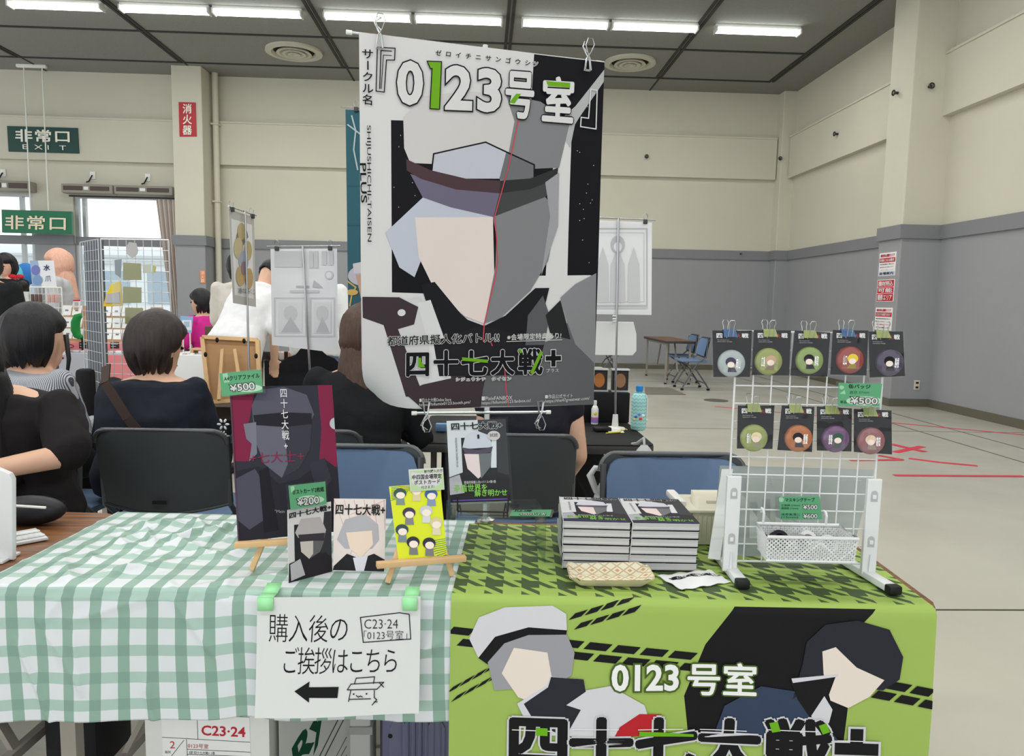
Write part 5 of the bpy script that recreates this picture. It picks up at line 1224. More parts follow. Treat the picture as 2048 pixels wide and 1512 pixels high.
m.tube([V((c.x-.11, c.y-.02, TZ+.062)), V((c.x-.03, c.y-.03, TZ+.07)), V((c.x+.05, c.y-.02, TZ+.062))], .003, white, 6)
tag(m.build('pencil_pouch', smooth=60), 'black zipped pouch on the bare table under the seated person\'s hand', 'pouch')

# ================================================================== chairs
cg, cb_, cf_ = M('chair_grey', (68, 72, 75), .5), M('chair_blue', (104, 127, 160), .7), M('chair_frame', (96, 98, 100), .35, .6)
def chair_panel(m, mat, off, w, z0, z1, th, y0=-.20, r=.05, lip=0):
    """A back panel curved round the sitter, rounded at the corners."""
    out = []; n = 6
    for sx_, sz, a0 in ((1, 1, 0), (-1, 1, PI/2)):
        for k in range(n+1): a_ = a0+PI/2*k/n; out.append((sx_*(w-r)+r*math.cos(a_), z1-r+r*math.sin(a_)))
    out += [(-w*(1-k/5*2), z0-.028*math.sin(PI*k/5)) for k in range(6)]
    def pt(x, z, t): return V((x, y0-.05*(z-z0)/(z1-z0)+.055*(x/w)**2+off+t, z))
    xs = [-w+2*w*i/32 for i in range(33)]
    # strips between vertical cuts keep the curve smooth
    for t, fl in ((0, 0), (th, 1)):
        for a, b_ in zip(xs, xs[1:]):
            def span(x):
                top = z1 if abs(x) <= w-r else z1-r+math.sqrt(max(0, r*r-(abs(x)-(w-r))**2)); return z0-.028*math.cos(PI*x/(2*w)), top
            p, q = span(a), span(b_); f = [pt(a, p[0], t), pt(b_, q[0], t), pt(b_, (q[0]+q[1])/2, t), pt(b_, q[1], t), pt(a, p[1], t), pt(a, (p[0]+p[1])/2, t)]
            m.face([f[0], f[1], f[2], f[5]], mat); m.face([f[5], f[2], f[3], f[4]], mat)
    bot = [pt(x, z0-.028*math.cos(PI*x/(2*w)), 0) for x in xs]; topc = [pt(x, z, 0) for x, z in out[:2*(n+1)]]
    return bot, topc
def make_chair(label, group):
    t = thing('folding_chair', label, 'chair', (0, 0, 0), 0, group)
    m = MB(); bot, top = chair_panel(m, cg, 0, .232, .505, .785, .012); m.tube(top, .009, cf_, 8); m.tube(bot, .006, cg, 6); m.box((0, -.2175, .525), (.05, .003, .012), black); bmesh.ops.remove_doubles(m.bm, verts=m.bm.verts, dist=.0004); br_ = m.build('backrest', t, world=False, smooth=50)
    m = MB(); chair_panel(m, cb_, .014, .216, .53, .772, .012); bmesh.ops.remove_doubles(m.bm, verts=m.bm.verts, dist=.0004); m.build('back_pad', br_, world=False, smooth=50)
    m = MB(); m.box((0, .02, .435), (.42, .40, .03), cb_, None, .012); m.build('seat', t, world=False)
    for s_ in (-1, 1):
        m = MB(); m.tube([(s_*.225, -.17, .76), (s_*.225, -.145, .5), (s_*.22, -.02, .40), (s_*.215, .19, .04)], .0105, cf_, 8); lg = m.build('leg', t, world=False); m = MB(); m.box((s_*.215, .193, .015), (.03, .04, .03), black); m.build('rubber_foot', lg, world=False)
        m = MB(); m.tube([(s_*.20, .17, .42), (s_*.205, -.02, .30), (s_*.215, -.20, .04)], .0105, cf_, 8); lg = m.build('leg', t, world=False); m = MB(); m.box((s_*.215, -.203, .015), (.03, .04, .03), black); m.build('rubber_foot', lg, world=False)
    m = MB(); m.cyl((-.215, -.17, .10), (.215, -.17, .10), .008, cf_, 8); m.cyl((-.213, .16, .10), (.213, .16, .10), .008, cf_, 8); m.build('stretcher', t, world=False)
    return t
def cpos(x, d, back=0): p = un(x, 900, d); return V((p.x, p.y+back, 0))
GCH = 'folding chairs behind the booth tables'
ch0 = make_chair('dark grey chair back under the navy topped person, over the gingham cloth', GCH); ch0.location = cpos(320, 2.60, .2)
seatA = ch0.location.copy()
seatB = cpos(592, 2.64, .2); dup(ch0, seatB, 0, 'dark grey chair back behind the dark red file and the left blue chair', GCH)
seatC = cpos(1026, 2.64, .2); dup(ch0, seatC, 0, 'dark grey chair back beside the display book, under the bare armed person', GCH)
seatD = cpos(22, 2.62, .2); dup(ch0, seatD, -.1, 'dark grey chair back at the left, behind the seated person in sheer black', GCH)
dup(ch0, cpos(703, 2.36, -.2), PI, 'blue chair back between the dark red file and the yellow card', GCH)
dup(ch0, cpos(1345, 2.33, -.2), PI, 'blue chair back behind the book stacks and cash box', GCH)
_e = un(112, 935, 2.08); seatL = V((_e.x-.275, 2.35, 0)); dup(ch0, seatL+V((-.13, .03, 0)), PI, 'blue chair at the left edge under the person in sheer black', GCH)
for (x, d, rz, n) in ((1362, 12.2, PI/2, 'distant blue chair at the far side of the lone desk'), (1382, 11.15, PI/2, 'distant blue chair at the near end of the lone desk'), (1215, 12.6, -PI/2, 'distant chair half hidden behind the hanging white board')):
    p = un(x, 760, d); dup(ch0, (p.x, p.y, 0), rz, n, 'chairs round the distant desk')
def TF(x0, y0, a): 
    c, s_ = math.cos(a), math.sin(a); return lambda u, v, z=0: V((x0+c*u-s_*v, y0+s_*u+c*v, .70+z))
folding_table('folding_table', 'lone brown desk far off on the empty hall floor', TF(2.88, 11.45, -PI/2+.02+PI), 1.6, .5, wood) if False else folding_table('folding_table', 'lone brown desk far off on the empty hall floor', TF(3.38, 13.05, PI/2), 1.6, .48, wood)

# ================================================================== people
def remesh(mb, vox, sm=2):
    me = bpy.data.meshes.new('tmp'); mb.bm.to_mesh(me); mb.bm.free(); o = bpy.data.objects.new('tmp', me); COL.objects.link(o)
    r = o.modifiers.new('r', 'REMESH'); r.mode = 'VOXEL'; r.voxel_size = vox
    s_ = o.modifiers.new('s', 'SMOOTH'); s_.iterations = sm; s_.factor = .5
    out = bpy.data.meshes.new_from_object(o.evaluated_get(bpy.context.evaluated_depsgraph_get()))
    bpy.data.objects.remove(o); bpy.data.meshes.remove(me); n = MB(); n.bm.from_mesh(out); bpy.data.meshes.remove(out); n.mats = list(mb.mats)
    for f in n.bm.faces: f.material_index = 0
    return n
def limb(m, pts, rs, mat):
    for p, r in zip(pts, rs): m.ell(p, (r, r, r), mat, 12, 8)
    for a, b_, r0, r1 in zip(pts, pts[1:], rs, rs[1:]): m.tube([a, b_], [r0, r1], mat, 12)
def torso(m, rings, mat, side, fwd):
    R = []
    for c, w, d in rings: R.append([c+side*(w*math.copysign(abs(math.cos(a))**.8, math.cos(a)))+fwd*(d*math.copysign(abs(math.sin(a))**.85, math.sin(a))) for a in [2*PI*k/20 for k in range(20)]])
    m.loft(R, mat)
skin = M('skin', (222, 178, 152), .55, mottle=.03, mscale=20)
def cloth(name, c, bump=.25): return M(name, c, .85, bump=bump, bscale=26, mottle=.04, mscale=14)
def hairm(name, c, c2):
    if name in MATS: return MATS[name]
    m, nt, p = nodes_of(name, c, .5)
    tc = nt.nodes.new('ShaderNodeTexCoord'); mp = nt.nodes.new('ShaderNodeMapping'); mp.inputs['Scale'].default_value = (150, 150, 7)
    nz = nt.nodes.new('ShaderNodeTexNoise'); nz.inputs['Scale'].default_value = 1; nz.inputs['Detail'].default_value = 3
    nt.links.new(tc.outputs['Object'], mp.inputs[0]); nt.links.new(mp.outputs[0], nz.inputs['Vector'])
    nt.links.new(mix(nt, nz.outputs['Fac'], rgb(*c), rgb(*c2)), p.inputs['Base Color'])
    b_ = nt.nodes.new('ShaderNodeBump'); b_.inputs['Strength'].default_value = .5; b_.inputs['Distance'].default_value = .004
    nt.links.new(nz.outputs['Fac'], b_.inputs['Height']); nt.links.new(b_.outputs[0], p.inputs['Normal']); return m
HB, HBR, HPK = hairm('hair_black', (16, 16, 20), (36, 34, 38)), hairm('hair_brown', (48, 34, 30), (96, 70, 56)), hairm('hair_pink_blond', (206, 136, 112), (246, 206, 184))
def hand(m, w, d, nrm, thumb, mat, curl=.5, sc=1.0):
    """palm from the wrist w along d, palm facing nrm, thumb on the side given"""
    d = d.normalized(); s_ = thumb.normalized(); n = nrm.normalized()
    m.ell(w+d*.045*sc, (.040*sc, .048*sc, .017*sc), mat, 12, 8, Matrix((s_, d, n)).transposed())
    for k, (L, o_) in enumerate(((.068, .030), (.078, .011), (.072, -.010), (.056, -.029))):
        a = w+(d*.082+s_*o_)*sc; dd = d; p = [a]
        for j, f in enumerate((.42, .32, .26)):
            dd = (dd*math.cos(curl*(.6+.2*j))+n*math.sin(curl*(.6+.2*j))).normalized(); p.append(p[-1]+dd*L*f*sc)
        limb(m, p, [.0088*sc, .0082*sc, .0076*sc, .0064*sc], mat)
    a = w+(d*.03+s_*.036)*sc; limb(m, [w+d*.02*sc, a+s_*.004, a+(d*.030+s_*.020)*sc, a+(d*.052+s_*.020+n*.012)*sc], [.014*sc, .011*sc, .0095*sc, .008*sc], mat)
SEAT = dict(pelvis=(0, -.02, .628), waist=(0, -.03, .74), chest=(0, .0, .885), sh=(0, .015, 1.01), neck=(0, .03, 1.065), head=(0, .06, 1.19), L=dict(sh=(-.185, .01, 1.0), el=(-.245, .06, .75), wr=(-.12, .27, .77)), R=dict(sh=(.185, .01, 1.0), el=(.245, .06, .75), wr=(.12, .27, .77)),
            hipz=.634, kn=(.115, .40, .592), an=(.115, .43, .085))
STAND = dict(pelvis=(0, 0, .92), waist=(0, 0, 1.06), chest=(0, 0, 1.25), sh=(0, 0, 1.38), neck=(0, .01, 1.44), head=(0, .03, 1.56), L=dict(sh=(-.18, 0, 1.37), el=(-.225, .02, 1.11), wr=(-.19, .16, .95)), R=dict(sh=(.18, 0, 1.37), el=(.225, .02, 1.11), wr=(.19, .16, .95)),
             hipz=.90, kn=(.10, .02, .49), an=(.11, 0, .08))
def person(label, loc, rz, J, top, bottom, hair, hstyle='short', hr=(0, 0), sleeve=1, lean=0, k=1.0, vox=.012, wide=1.0, group=None, armcap=None, shoe=None, roll=0, hsz=1.0, strap=None, loose=.018):
    t = thing('person', label, 'person', loc, rz, group)
    piv = V(J['pelvis']); RL = Matrix.Rotation(-lean, 3, 'X') @ Matrix.Rotation(roll, 3, 'Y')
    def X(p, up=True): p = V(p); p = (piv+RL @ (p-piv)) if up else p; return V((p.x*k, p.y*k, p.z*k))
    side = (RL @ V((1, 0, 0))); fwd = (RL @ V((0, 1, 0)))
    rings = [(X(J['pelvis'])-V((0, 0, .07)), .155, .105), (X(J['pelvis']), .17, .118), (X(J['waist']), .142, .10), (X(J['chest']), .165, .115), (X(J['sh'])-V((0, 0, .03)), .178, .095), (X(J['sh'])+V((0, 0, .02)), .14, .075), (X(J['neck']), .062, .058)]
    rings = [(c, w*k*wide, d*k*wide) for c, w, d in rings]
    b_ = MB(); torso(b_, rings, skin, side, fwd)
    hc = X(J['head']); RH = RL @ Matrix.Rotation(hr[0], 3, 'Z') @ Matrix.Rotation(-hr[1], 3, 'X'); h = k*hsz
    limb(b_, [X(J['neck'])-V((0, 0, .03)), hc-RH @ V((0, .02, .06))*h], [.058*k, .052*k], skin)
    b_.ell(hc, (.074*h, .092*h, .110*h), skin, 18, 12, RH); b_.ell(hc+RH @ V((0, .03, -.055))*h, (.054*h, .062*h, .062*h), skin, 14, 8, RH)
    b_.ell(hc+RH @ V((0, .094, -.022))*h, (.012*h, .017*h, .020*h), skin, 8, 6, RH)
    for s_ in (-1, 1): b_.ell(hc+RH @ V((s_*.078, -.004, -.018))*h, (.010*h, .020*h, .031*h), skin, 8, 6, RH)
    tp = MB(); gr = [(c+(V((0, 0, -.015)) if i == 0 else V((0, 0, 0))), w+loose+(.012 if i < 3 else 0), d+loose) for i, (c, w, d) in enumerate(rings[:-1])]+[(X(J['neck'])-V((0, 0, .012)), .072*k, .068*k)]
    torso(tp, gr, top, side, fwd)
    for sd, ms in (('L', -1), ('R', 1)):
        A = J[sd]; up = A.get('up', True); p = [X(A['sh']), X(A['el'], up), X(A['wr'], up)]; rr_ = [.050*k, .040*k, .027*k]
        limb(b_, p, rr_, skin); d = (p[2]-p[1]).normalized(); nn = V(A.get('n', (0, 0, -1))); nn = (nn-d*nn.dot(d)).normalized()
        th = d.cross(nn)*(A.get('th', -ms)); hand(b_, p[2], d, nn, th, skin, A.get('curl', .5), k)
        if sleeve >= 2: limb(tp, p, [.062*k, .054*k, .044*k], top)
        elif sleeve >= 1: limb(tp, [p[0], p[0].lerp(p[1], min(1, sleeve-.3))], [.064*k, .066*k], top)
        elif sleeve > 0: limb(tp, [p[0], p[0].lerp(p[1], sleeve)], [.062*k, .060*k], top)
    bt = MB()
    for s_ in (-1, 1):
        hp = V((s_*.09, J['pelvis'][1], J['hipz']))*k; kn = V((s_*J['kn'][0], J['kn'][1], J['kn'][2]))*k; an = V((s_*J['an'][0], J['an'][1], J['an'][2]))*k
        limb(b_, [hp, kn, an], [.082*k, .056*k, .038*k], skin); b_.ell(an+V((0, .06, -.045))*k, (.042*k, .115*k, .034*k), skin, 12, 8)
        if bottom is not None: limb(bt, [hp, kn, kn.lerp(an, .92)], [.098*k, .074*k, .062*k], bottom)
    if bottom is not None: torso(bt, [(rings[0][0]-V((0, 0, .03)), .165*k*wide, .115*k*wide), (rings[1][0], .182*k*wide, .13*k*wide), (rings[1][0].lerp(rings[2][0], .5), .165*k*wide, .118*k*wide)], bottom, side, fwd)
    remesh(b_, vox).build('body', t, world=False, smooth=180)
    g = remesh(tp, vox, 3)
    for v in g.bm.verts:
        n = noise.noise(v.co*9)+.5*noise.noise(v.co*22+V((3, 1, 2))); v.co += v.normal*(n*.0075)
    g.build('top', t, world=False, smooth=180)
    if bottom is not None: remesh(bt, vox, 2).build('trousers', t, world=False, smooth=180)
    for s_ in (-1, 1):
        an = V((s_*J['an'][0], J['an'][1], J['an'][2]))*k; m = MB(); m.ell(an+V((0, .065, -.046))*k, (.048*k, .128*k, .034*k), shoe or black, 14, 8); m.build('shoe', t, world=False, smooth=180)
        m = MB(); m.ell(hc+RH @ V((s_*.031, .086, .012))*h, (.012*h, .008*h, .007*h), ink(30, 26, 26), 10, 6, RH); m.build('eye', t, world=False, smooth=180)
    m = MB(); m.ell(hc+RH @ V((0, .090, -.060))*h, (.020*h, .006*h, .006*h), dull(170, 96, 92), 10, 6, RH); m.build('mouth', t, world=False, smooth=180)
    # hair: a shell round the skull, open over the face
    m = MB(); rr2 = []; nu, nv = 64, 26
    low = {'short': -.90, 'bob': -.95, 'long': -.95, 'up': -.80, 'cap': -.55}[hstyle]
    for j in range(nv+1):
        ph = math.asin(max(-1, low)) + (PI/2-.02-math.asin(max(-1, low)))*j/nv; row = []
        for i in range(nu):
            a = 2*PI*i/nu; d = V((math.cos(ph)*math.cos(a), math.cos(ph)*math.sin(a), math.sin(ph)))
            face = max(0, min(1, (d.y-.18)/.3))*max(0, min(1, (.42-d.z)/.25)); ear = max(0, 1-abs(d.z+.32)/.30)*max(0, 1-abs(d.y-.16)/.34)*(1 if hstyle in ('short', 'cap') else 0)
            tuft = .018*math.sin(a*9+ph*3)+.012*math.sin(a*23+2)+.02*noise.noise(V((a*3, ph*2, len(label))))
            R_ = (V((.112, .124, .142)) if hstyle == 'short' else V((.104, .120, .132))) if hstyle != 'cap' else V((.088, .104, .120))
            q = V((d.x*R_.x, d.y*R_.y-.012, d.z*R_.z+.012))*(1+tuft*(1 if d.z < .6 else .3)); q *= 1-face*.36-ear*.34
            if d.z < -.35:
                g = (-d.z-.35)/.65; q.x *= 1-.15*g; q.y = q.y*(1-.10*g)
                q.z += .035*noise.noise(V((a*5, 1, len(label))))*g*2+.012*math.sin(a*31)*g; q *= 1+.03*noise.noise(V((a*9, ph*3, 7)))+(.05*max(0, d.y)*g if hstyle == 'short' else 0)
            if hstyle in ('bob', 'long') and d.z < -.2 and d.y < .3: q.x *= 1.06; q.z -= .04*(-d.z-.2)
            row.append(hc+RH @ (q*h))
        rr2.append(row)
    m.loft(rr2, hair)
    if hstyle == 'long':
        R_ = []
        for j in range(9):
            f = j/8; c = hc+RH @ V((0, -.035-.06*f, -.02))*h+V((0, 0, -.38*f)); w = .084+.022*min(1, f*3)-.016*f; R_.append([c+V((w*math.cos(a)*(1+.03*math.sin(a*7+j)), (.070+.022*min(1, f*3)-.014*f)*math.sin(a), 0)) for a in [2*PI*i/24 for i in range(24)]])
        m.loft(R_, hair)
    if hstyle == 'up':
        c = hc+RH @ V((-.075, -.085, -.035))*h; m.ell(c, (.066, .058, .062), hair, 18, 12); m.tube([c+V((-.05, 0, 0)), c+V((-.07, -.015, -.06)), c+V((-.06, -.01, -.14))], [.035, .030, .012], hair, 12)
        m.tube([hc+RH @ V((.085, .06, .03))*h, hc+RH @ V((.097, .07, -.06))*h, hc+RH @ V((.094, .066, -.17))*h], [.010, .008, .003], hair, 8)
    m.build('hair', t, world=False, smooth=180)
    return t
def at2(x, d): p = un(x, 800, d); return V((p.x, p.y, 0))
navy, stripe_c = cloth('navy_cloth', (24, 28, 42)), None
stripe, nt, p = nodes_of('striped_cloth', (150, 150, 158), .85)
tc = nt.nodes.new('ShaderNodeTexCoord'); sx = nt.nodes.new('ShaderNodeSeparateXYZ'); nt.links.new(tc.outputs['Object'], sx.inputs[0])
w_ = mth(nt, 'FRACT', mth(nt, 'MULTIPLY', mth(nt, 'ADD', sx.outputs[0], mth(nt, 'MULTIPLY', sx.outputs[2], .12)), 185))
nt.links.new(mix(nt, mth(nt, 'LESS_THAN', w_, .42), rgb(196, 198, 206), rgb(78, 80, 90)), p.inputs['Base Color'])
sheer = cloth('sheer_black', (22, 18, 20)); blk = cloth('black_cloth', (20, 21, 25)); whit = cloth('white_cloth', (232, 232, 234)); crm = cloth('cream_cloth', (206, 198, 190)); jean = cloth('denim', (96, 112, 150)); gry = cloth('grey_cloth', (188, 190, 194)); pnk = cloth('magenta_cloth', (206, 40, 142)); dkb = cloth('dark_dress', (24, 24, 36)); stp2 = cloth('pale_trousers', (170, 170, 162))
import copy
A = copy.deepcopy(SEAT)
p3 = person('person in navy blouse with brown crossbody strap, short dark hair, seated with back turned', at2(303, 2.90), .0, SEAT, navy, stp2, HB if False else hairm('hair_dark_brown', (34, 28, 28), (62, 50, 46)), 'short', hr=(-.45, .18), sleeve=2, k=.885, wide=1.24, lean=.04, loose=.028, hsz=1.14)
m = MB(); pts = [(-.135, -.07, .985), (-.10, -.155, .93), (-.01, -.178, .80), (.07, -.185, .70), (.15, -.15, .58)]
for a, b_ in zip(pts, pts[1:]): m.bar(a, b_, .034, .006, M('strap_brown', (58, 42, 36), .6), up=(0, -1, .15))
m.build('strap', p3, world=False)
m = MB()
for cx_, cz_, n_ in ((.285, .755, .016), (.283, .715, .010)):
    for q in range(6): a_ = q*PI/3; m.ell((cx_+n_*math.cos(a_), -.02-.0*q, cz_+n_*math.sin(a_)), (n_*.55, .004, n_*.3), whit, 8, 6, Matrix.Rotation(-a_, 3, 'Y'))
m.build('flower_embroidery', p3, world=False)
J2 = copy.deepcopy(SEAT); J2['head'] = (.02, .05, 1.18); J2['R'] = dict(sh=(.175, .01, 1.0), el=(.20, .08, .76), wr=(.10, .27, .77))
person('person in grey pinstriped blouse with pinned up black hair, seated with back turned', at2(52, 2.93), -.25, J2, stripe, blk, HB, 'up', hr=(-.35, .1), sleeve=2, wide=1.10, k=.905, hsz=1.20, loose=.028)
person('person in black top with long brown hair, seated behind the left of the poster', V((un(724, 700, 2.9).x, 2.91, 0)), 0, SEAT, blk, blk, HBR, 'long', hr=(.1, .12), sleeve=2, wide=1.03, k=.935, loose=.012)
J5 = copy.deepcopy(SEAT); J5['R'] = dict(sh=(.17, .0, 1.0), el=(.21, -.03, .74), wr=(.18, .14, .60)); J5['L'] = dict(sh=(-.17, .0, 1.0), el=(-.21, -.0, .74), wr=(-.18, .14, .60))
person('person in dark dress with bare arms, seated hidden behind the poster', V((un(1058, 840, 2.9).x, 2.80, 0)), 0, J5, dkb, dkb, HB, 'bob', sleeve=.25, k=.905, hr=(0, .3), loose=.010)
# the stall keeper at the left edge, arm on the bare table
J1 = copy.deepcopy(SEAT); J1['kn'] = (.115, .33, .57); J1['head'] = (.06, .12, 1.16)
J1['L'] = dict(sh=(-.185, .03, 1.0), el=(-.275, .17, .86), wr=(-.04, .34, .825), up=False, curl=.35); J1['R'] = dict(sh=(.185, .03, .95), el=(.245, .10, .70), wr=(.10, .28, .75))
person('person in sheer black blouse with tied dark hair at the left edge, forearm resting forward', seatL+V((.03, -.04, 0)), PI, J1, sheer, blk, HB, 'long', hr=(-.5, .25), sleeve=1.2, wide=.97, vox=.007, lean=.10, loose=.02, k=.92)
# across the aisle
J6 = copy.deepcopy(STAND); J6['L'] = dict(sh=(-.18, 0, 1.37), el=(-.20, .10, 1.12), wr=(-.10, .30, 1.0)); J6['R'] = dict(sh=(.18, 0, 1.37), el=(.24, .03, 1.10), wr=(.16, .24, .98))
person('person in white T-shirt and black trousers bending over a table, back turned', at2(470, 5.1), -.35, J6, whit, blk, HB, 'cap', sleeve=.95, lean=.62, roll=.05, k=1.0, hr=(0, .5), loose=.03)
person('person in white shirt and blue jeans behind the white hanging banner', at2(632, 5.75), 0, J6, whit, jean, HB, 'short', sleeve=1.1, lean=.22, k=.97, loose=.03)
person('person in cream jacket behind the narrow slanted banner', at2(484, 6.1), .3, J6, crm, blk, HB, 'short', sleeve=2, lean=.2, k=.97)
person('person in magenta vest with grey sleeves seated by the far column', at2(415, 7.75), 1.2, SEAT, pnk, blk, HB, 'short', hr=(.2, .1), sleeve=.9, k=1.0)
person('person with long pink blond hair and pale jacket behind the far left booth', at2(134, 7.75), PI/2+.25, STAND, gry, blk, HPK, 'long', hr=(0, .2), sleeve=2, k=1.0, hsz=1.15)
person('person in black with a red ribbon in dark hair at the far left', at2(30, 7.8), PI-.3, STAND, blk, blk, HB, 'bob', hr=(.3, .2), sleeve=2, k=.98)
m = MB(); p = un(32, 553, 7.62)
for s_ in (-1, 1): m.ell(p+V((s_*.04, 0, 0)), (.045, .012, .025), M('ribbon_red', (196, 30, 44), .6), 10, 6)
m.tube([p, p+V((-.01, -.01, -.16))], .010, M('ribbon_red', None), 6); m.build('ribbon', [o for o in bpy.data.objects if o.get('label', '').startswith('person in black with a red')][0])
person('person in black with dark hair cut by the left frame edge', at2(-12, 5.6), .2, STAND, blk, blk, HB, 'bob', sleeve=2, k=.94)

# ================================================================== the row behind ours: black table, banners, displays
blt = M('table_black_cloth', (16, 16, 18), .8)
TZB = .685; bl = atz(1312, 893, TZB)
BTY = bl.y+.02
folding_table('folding_table', 'black topped folding table of the next row, behind the right blue chair', (lambda f: lambda u, v, z=0: f(u, v, z)-V((0, 0, .70-TZB)))(TF(bl.x, BTY, 0)), .97, .72, blt, None, M('leg_black', (30, 30, 32), .5))
folding_table('folding_table', 'folding table of the next row in front of the persons seated at the left', TF(bl.x-1.0, BTY+.5, 0), 1.8, .45, wood)
m = MB(); m.b2((bl.x-.9, BTY+.46, .05), (bl.x-.13, BTY+.48, TZB-.045), M('cloth_charcoal', (40, 40, 40), .9)); m.b2((bl.x-.06, BTY+.50, .15), (bl.x-.02, BTY+.52, TZB-.045), M('cloth_yellow', (196, 180, 60), .8))
tag(m.build('table_skirt', smooth=0), 'charcoal cloth hanging at the back of the black table', 'table cloth')
def stand_pole(t, top, foot, r=.005):
    m = MB(); m.cyl(foot, top, r, steel, 8); m.build('pole', t)
    m = MB(); m.lathe([(.012, .055), (.016, .0), (.045, -.006), (.05, -.012)][::-1], white, foot+V((0, 0, .012)), 18); m.build('base', t)
def small_banner(label, px, d, foot_px, draw, front, bar, back=None, yz=TZ, group=None, dz=None, nm='hanging_banner', pf=1):
    P = Q(px, d); P[3] = aty(*px[3], P[0].y); P[2] = aty(*px[2], P[1].y)
    s = Sheet(px, P, .0008, front, back or front, eps=.0006, fn=None); draw(s); tag(s.build(nm), label, 'banner', group)
    n = (P[3]-P[0]).cross(P[1]-P[0]).normalized()
    t = thing('banner_stand', 'thin silver stand carrying the '+bar, 'banner stand', (0, 0, 0), 0, 'thin silver banner stands')
    a, b_ = P[0]+(P[0]-P[1])*.05+V((0, 0, .010)), P[1]+(P[1]-P[0])*.05+V((0, 0, .010)); off = n*(.006*pf)
    m = MB(); m.cyl(a+off, b_+off, .0035, steel, 8); m.build('cross_bar', t)
    if foot_px is not None:
        f = un(*foot_px, sum(d)/4+.02); f.z = yz+.001; top = (P[0]+P[1])/2+V((0, 0, .012))+n*(.014*pf); f.y = top.y; f.x = un(foot_px[0], foot_px[1], depth(top)).x
        t.location = f
        for o in kids(t): o.location = -f
        stand_pole(t, top, f)
    cq = (P[0].lerp(P[1], .1), P[0].lerp(P[1], .9))
    for q in cq:
        c = thing('bulldog_clip', 'small clip at the %s top corner of the ' % ('left' if q == cq[0] else 'right')+bar, 'clip', q, 0, 'clips on the banners behind')
        m = MB(); m.box(q+n*.004+V((0, 0, .002)), (.018, .012, .020), dsteel, None, .002); m.build('jaw', c); m = MB(); m.tube([q+V((-.006, 0, .012)), q+V((-.010, -.004, .03)), q+V((0, -.006, .038)), q+V((.010, -.004, .03)), q+V((.006, 0, .012))], .0016, steel, 6); m.build('wire', c)
bw2, bg1, bg2 = ink(232, 232, 234), ink(206, 206, 208), ink(190, 190, 194)
def dr(s):
    for x0, y0, x1, y1 in ((549, 596, 609, 672), (618, 596, 668, 672)):
        s.frm(x0, y0, x1, y1, 3, bg1, 1); s.rect(x0+7, y0+8, x1-7, y1-6, ink(222, 222, 224), 1); s.oval((x0+x1)/2, (y0+y1)/2-8, 13, 15, bg1, 2); s.poly([(x0+12, y1-8), ((x0+x1)/2, y1-38), (x1-10, y1-8)], bg2, 2)
    s.rect(549, 502, 602, 534, bg1, 1); s.rect(616, 502, 624, 536, bg1, 1); s.rect(626, 502, 634, 536, bg1, 1); s.rect(642, 502, 652, 530, bg1, 1); s.rect(656, 502, 666, 530, bg1, 1)
    s.oval(657, 550, 9, 9, bg1, 1); s.oval(657, 550, 6, 6, bw2, 2); s.poly([(622, 574), (626, 560), (645, 576)], bg2, 1); s.rect(590, 571, 616, 575, bg2, 1); s.rect(578, 580, 636, 585, bg1, 1)
small_banner('white hanging banner with faint grey framed prints, left of the big poster', [(541, 498), (674, 497), (676, 706), (544, 690)], [3.22]*4, (618, 765), dr, bw2, 'left white banner', yz=TZ)
def dr(s):
    s.oval(484, 490, 13, 36, ink(132, 124, 120), 1)
    for x, y, rx, ry, c in ((482, 465, 8, 18, (190, 176, 130)), (476, 500, 9, 22, (200, 188, 150)), (495, 505, 8, 20, (186, 168, 120)), (486, 525, 10, 20, (170, 176, 190)), (480, 555, 9, 20, (196, 170, 120)), (497, 560, 8, 20, (190, 160, 110)), (486, 540, 6, 14, (150, 130, 140))): s.oval(x, y, rx, ry, ink(*c), 2)
    s.text('3番のおみくじ', [(475, 577), (508, 580), (508, 591), (475, 588)], ink(90, 80, 74), 3)
small_banner('narrow slanted grey banner with tan picture behind the navy topped person', [(457, 418), (508, 435), (512, 614), (466, 606)], [3.05, 3.35, 3.35, 3.05], (488, 745), dr, ink(192, 190, 186), 'narrow slanted banner', back=ink(226, 226, 226))
def dr(s):
    s.frm(1180, 458, 1294, 612, 3, bg2, 1); s.frm(1186, 466, 1288, 604, 1.5, bg1, 1)
    for x, w_ in ((1206, 24), (1236, 30), (1268, 24)): s.poly([(x-w_*.5, 606), (x-w_*.45, 530), (x, 495), (x+w_*.45, 530), (x+w_*.5, 606)], bg1, 1)
    s.oval(1236, 490, 14, 18, bg2, 2); s.oval(1236, 495, 8, 10, bw2, 3)
    s.line([(1180, 616), (1294, 616)], 4, bg1, 1)
small_banner('white hanging banner with a faint grey frame, right of the big poster', [(1168, 439), (1304, 445), (1303, 630), (1172, 628)], [3.3]*4, (1238, 862), dr, bw2, 'right white banner', yz=TZB)
def dr(s):
    s.oval(726, 552, 30, 20, ink(190, 186, 196), 1); s.poly([(706, 528), (745, 520), (745, 545), (708, 548)], ink(206, 200, 206), 2); s.poly([(712, 550), (745, 548), (745, 600), (722, 596)], ink(196, 160, 140), 2)
    gd = ink(206, 170, 96)
    for q in ([(694, 562), (712, 575), (704, 590), (700, 612)], [(696, 640), (716, 612), (724, 604)], [(704, 232), (712, 262), (708, 300), (716, 340)], [(696, 250), (720, 268)], [(694, 634), (720, 660), (736, 670)], [(699, 668), (716, 650), (740, 646)]): s.line(q, 3, gd if q[0][1] > 500 else ink(176, 190, 190), 3)
    s.oval(722, 616, 6, 12, gd, 3); s.oval(705, 585, 12, 6, gd, 3); s.line([(690, 450), (760, 452)], 1, ink(60, 96, 110), 2); s.line([(697, 372), (755, 372)], 1, ink(60, 96, 110), 2)
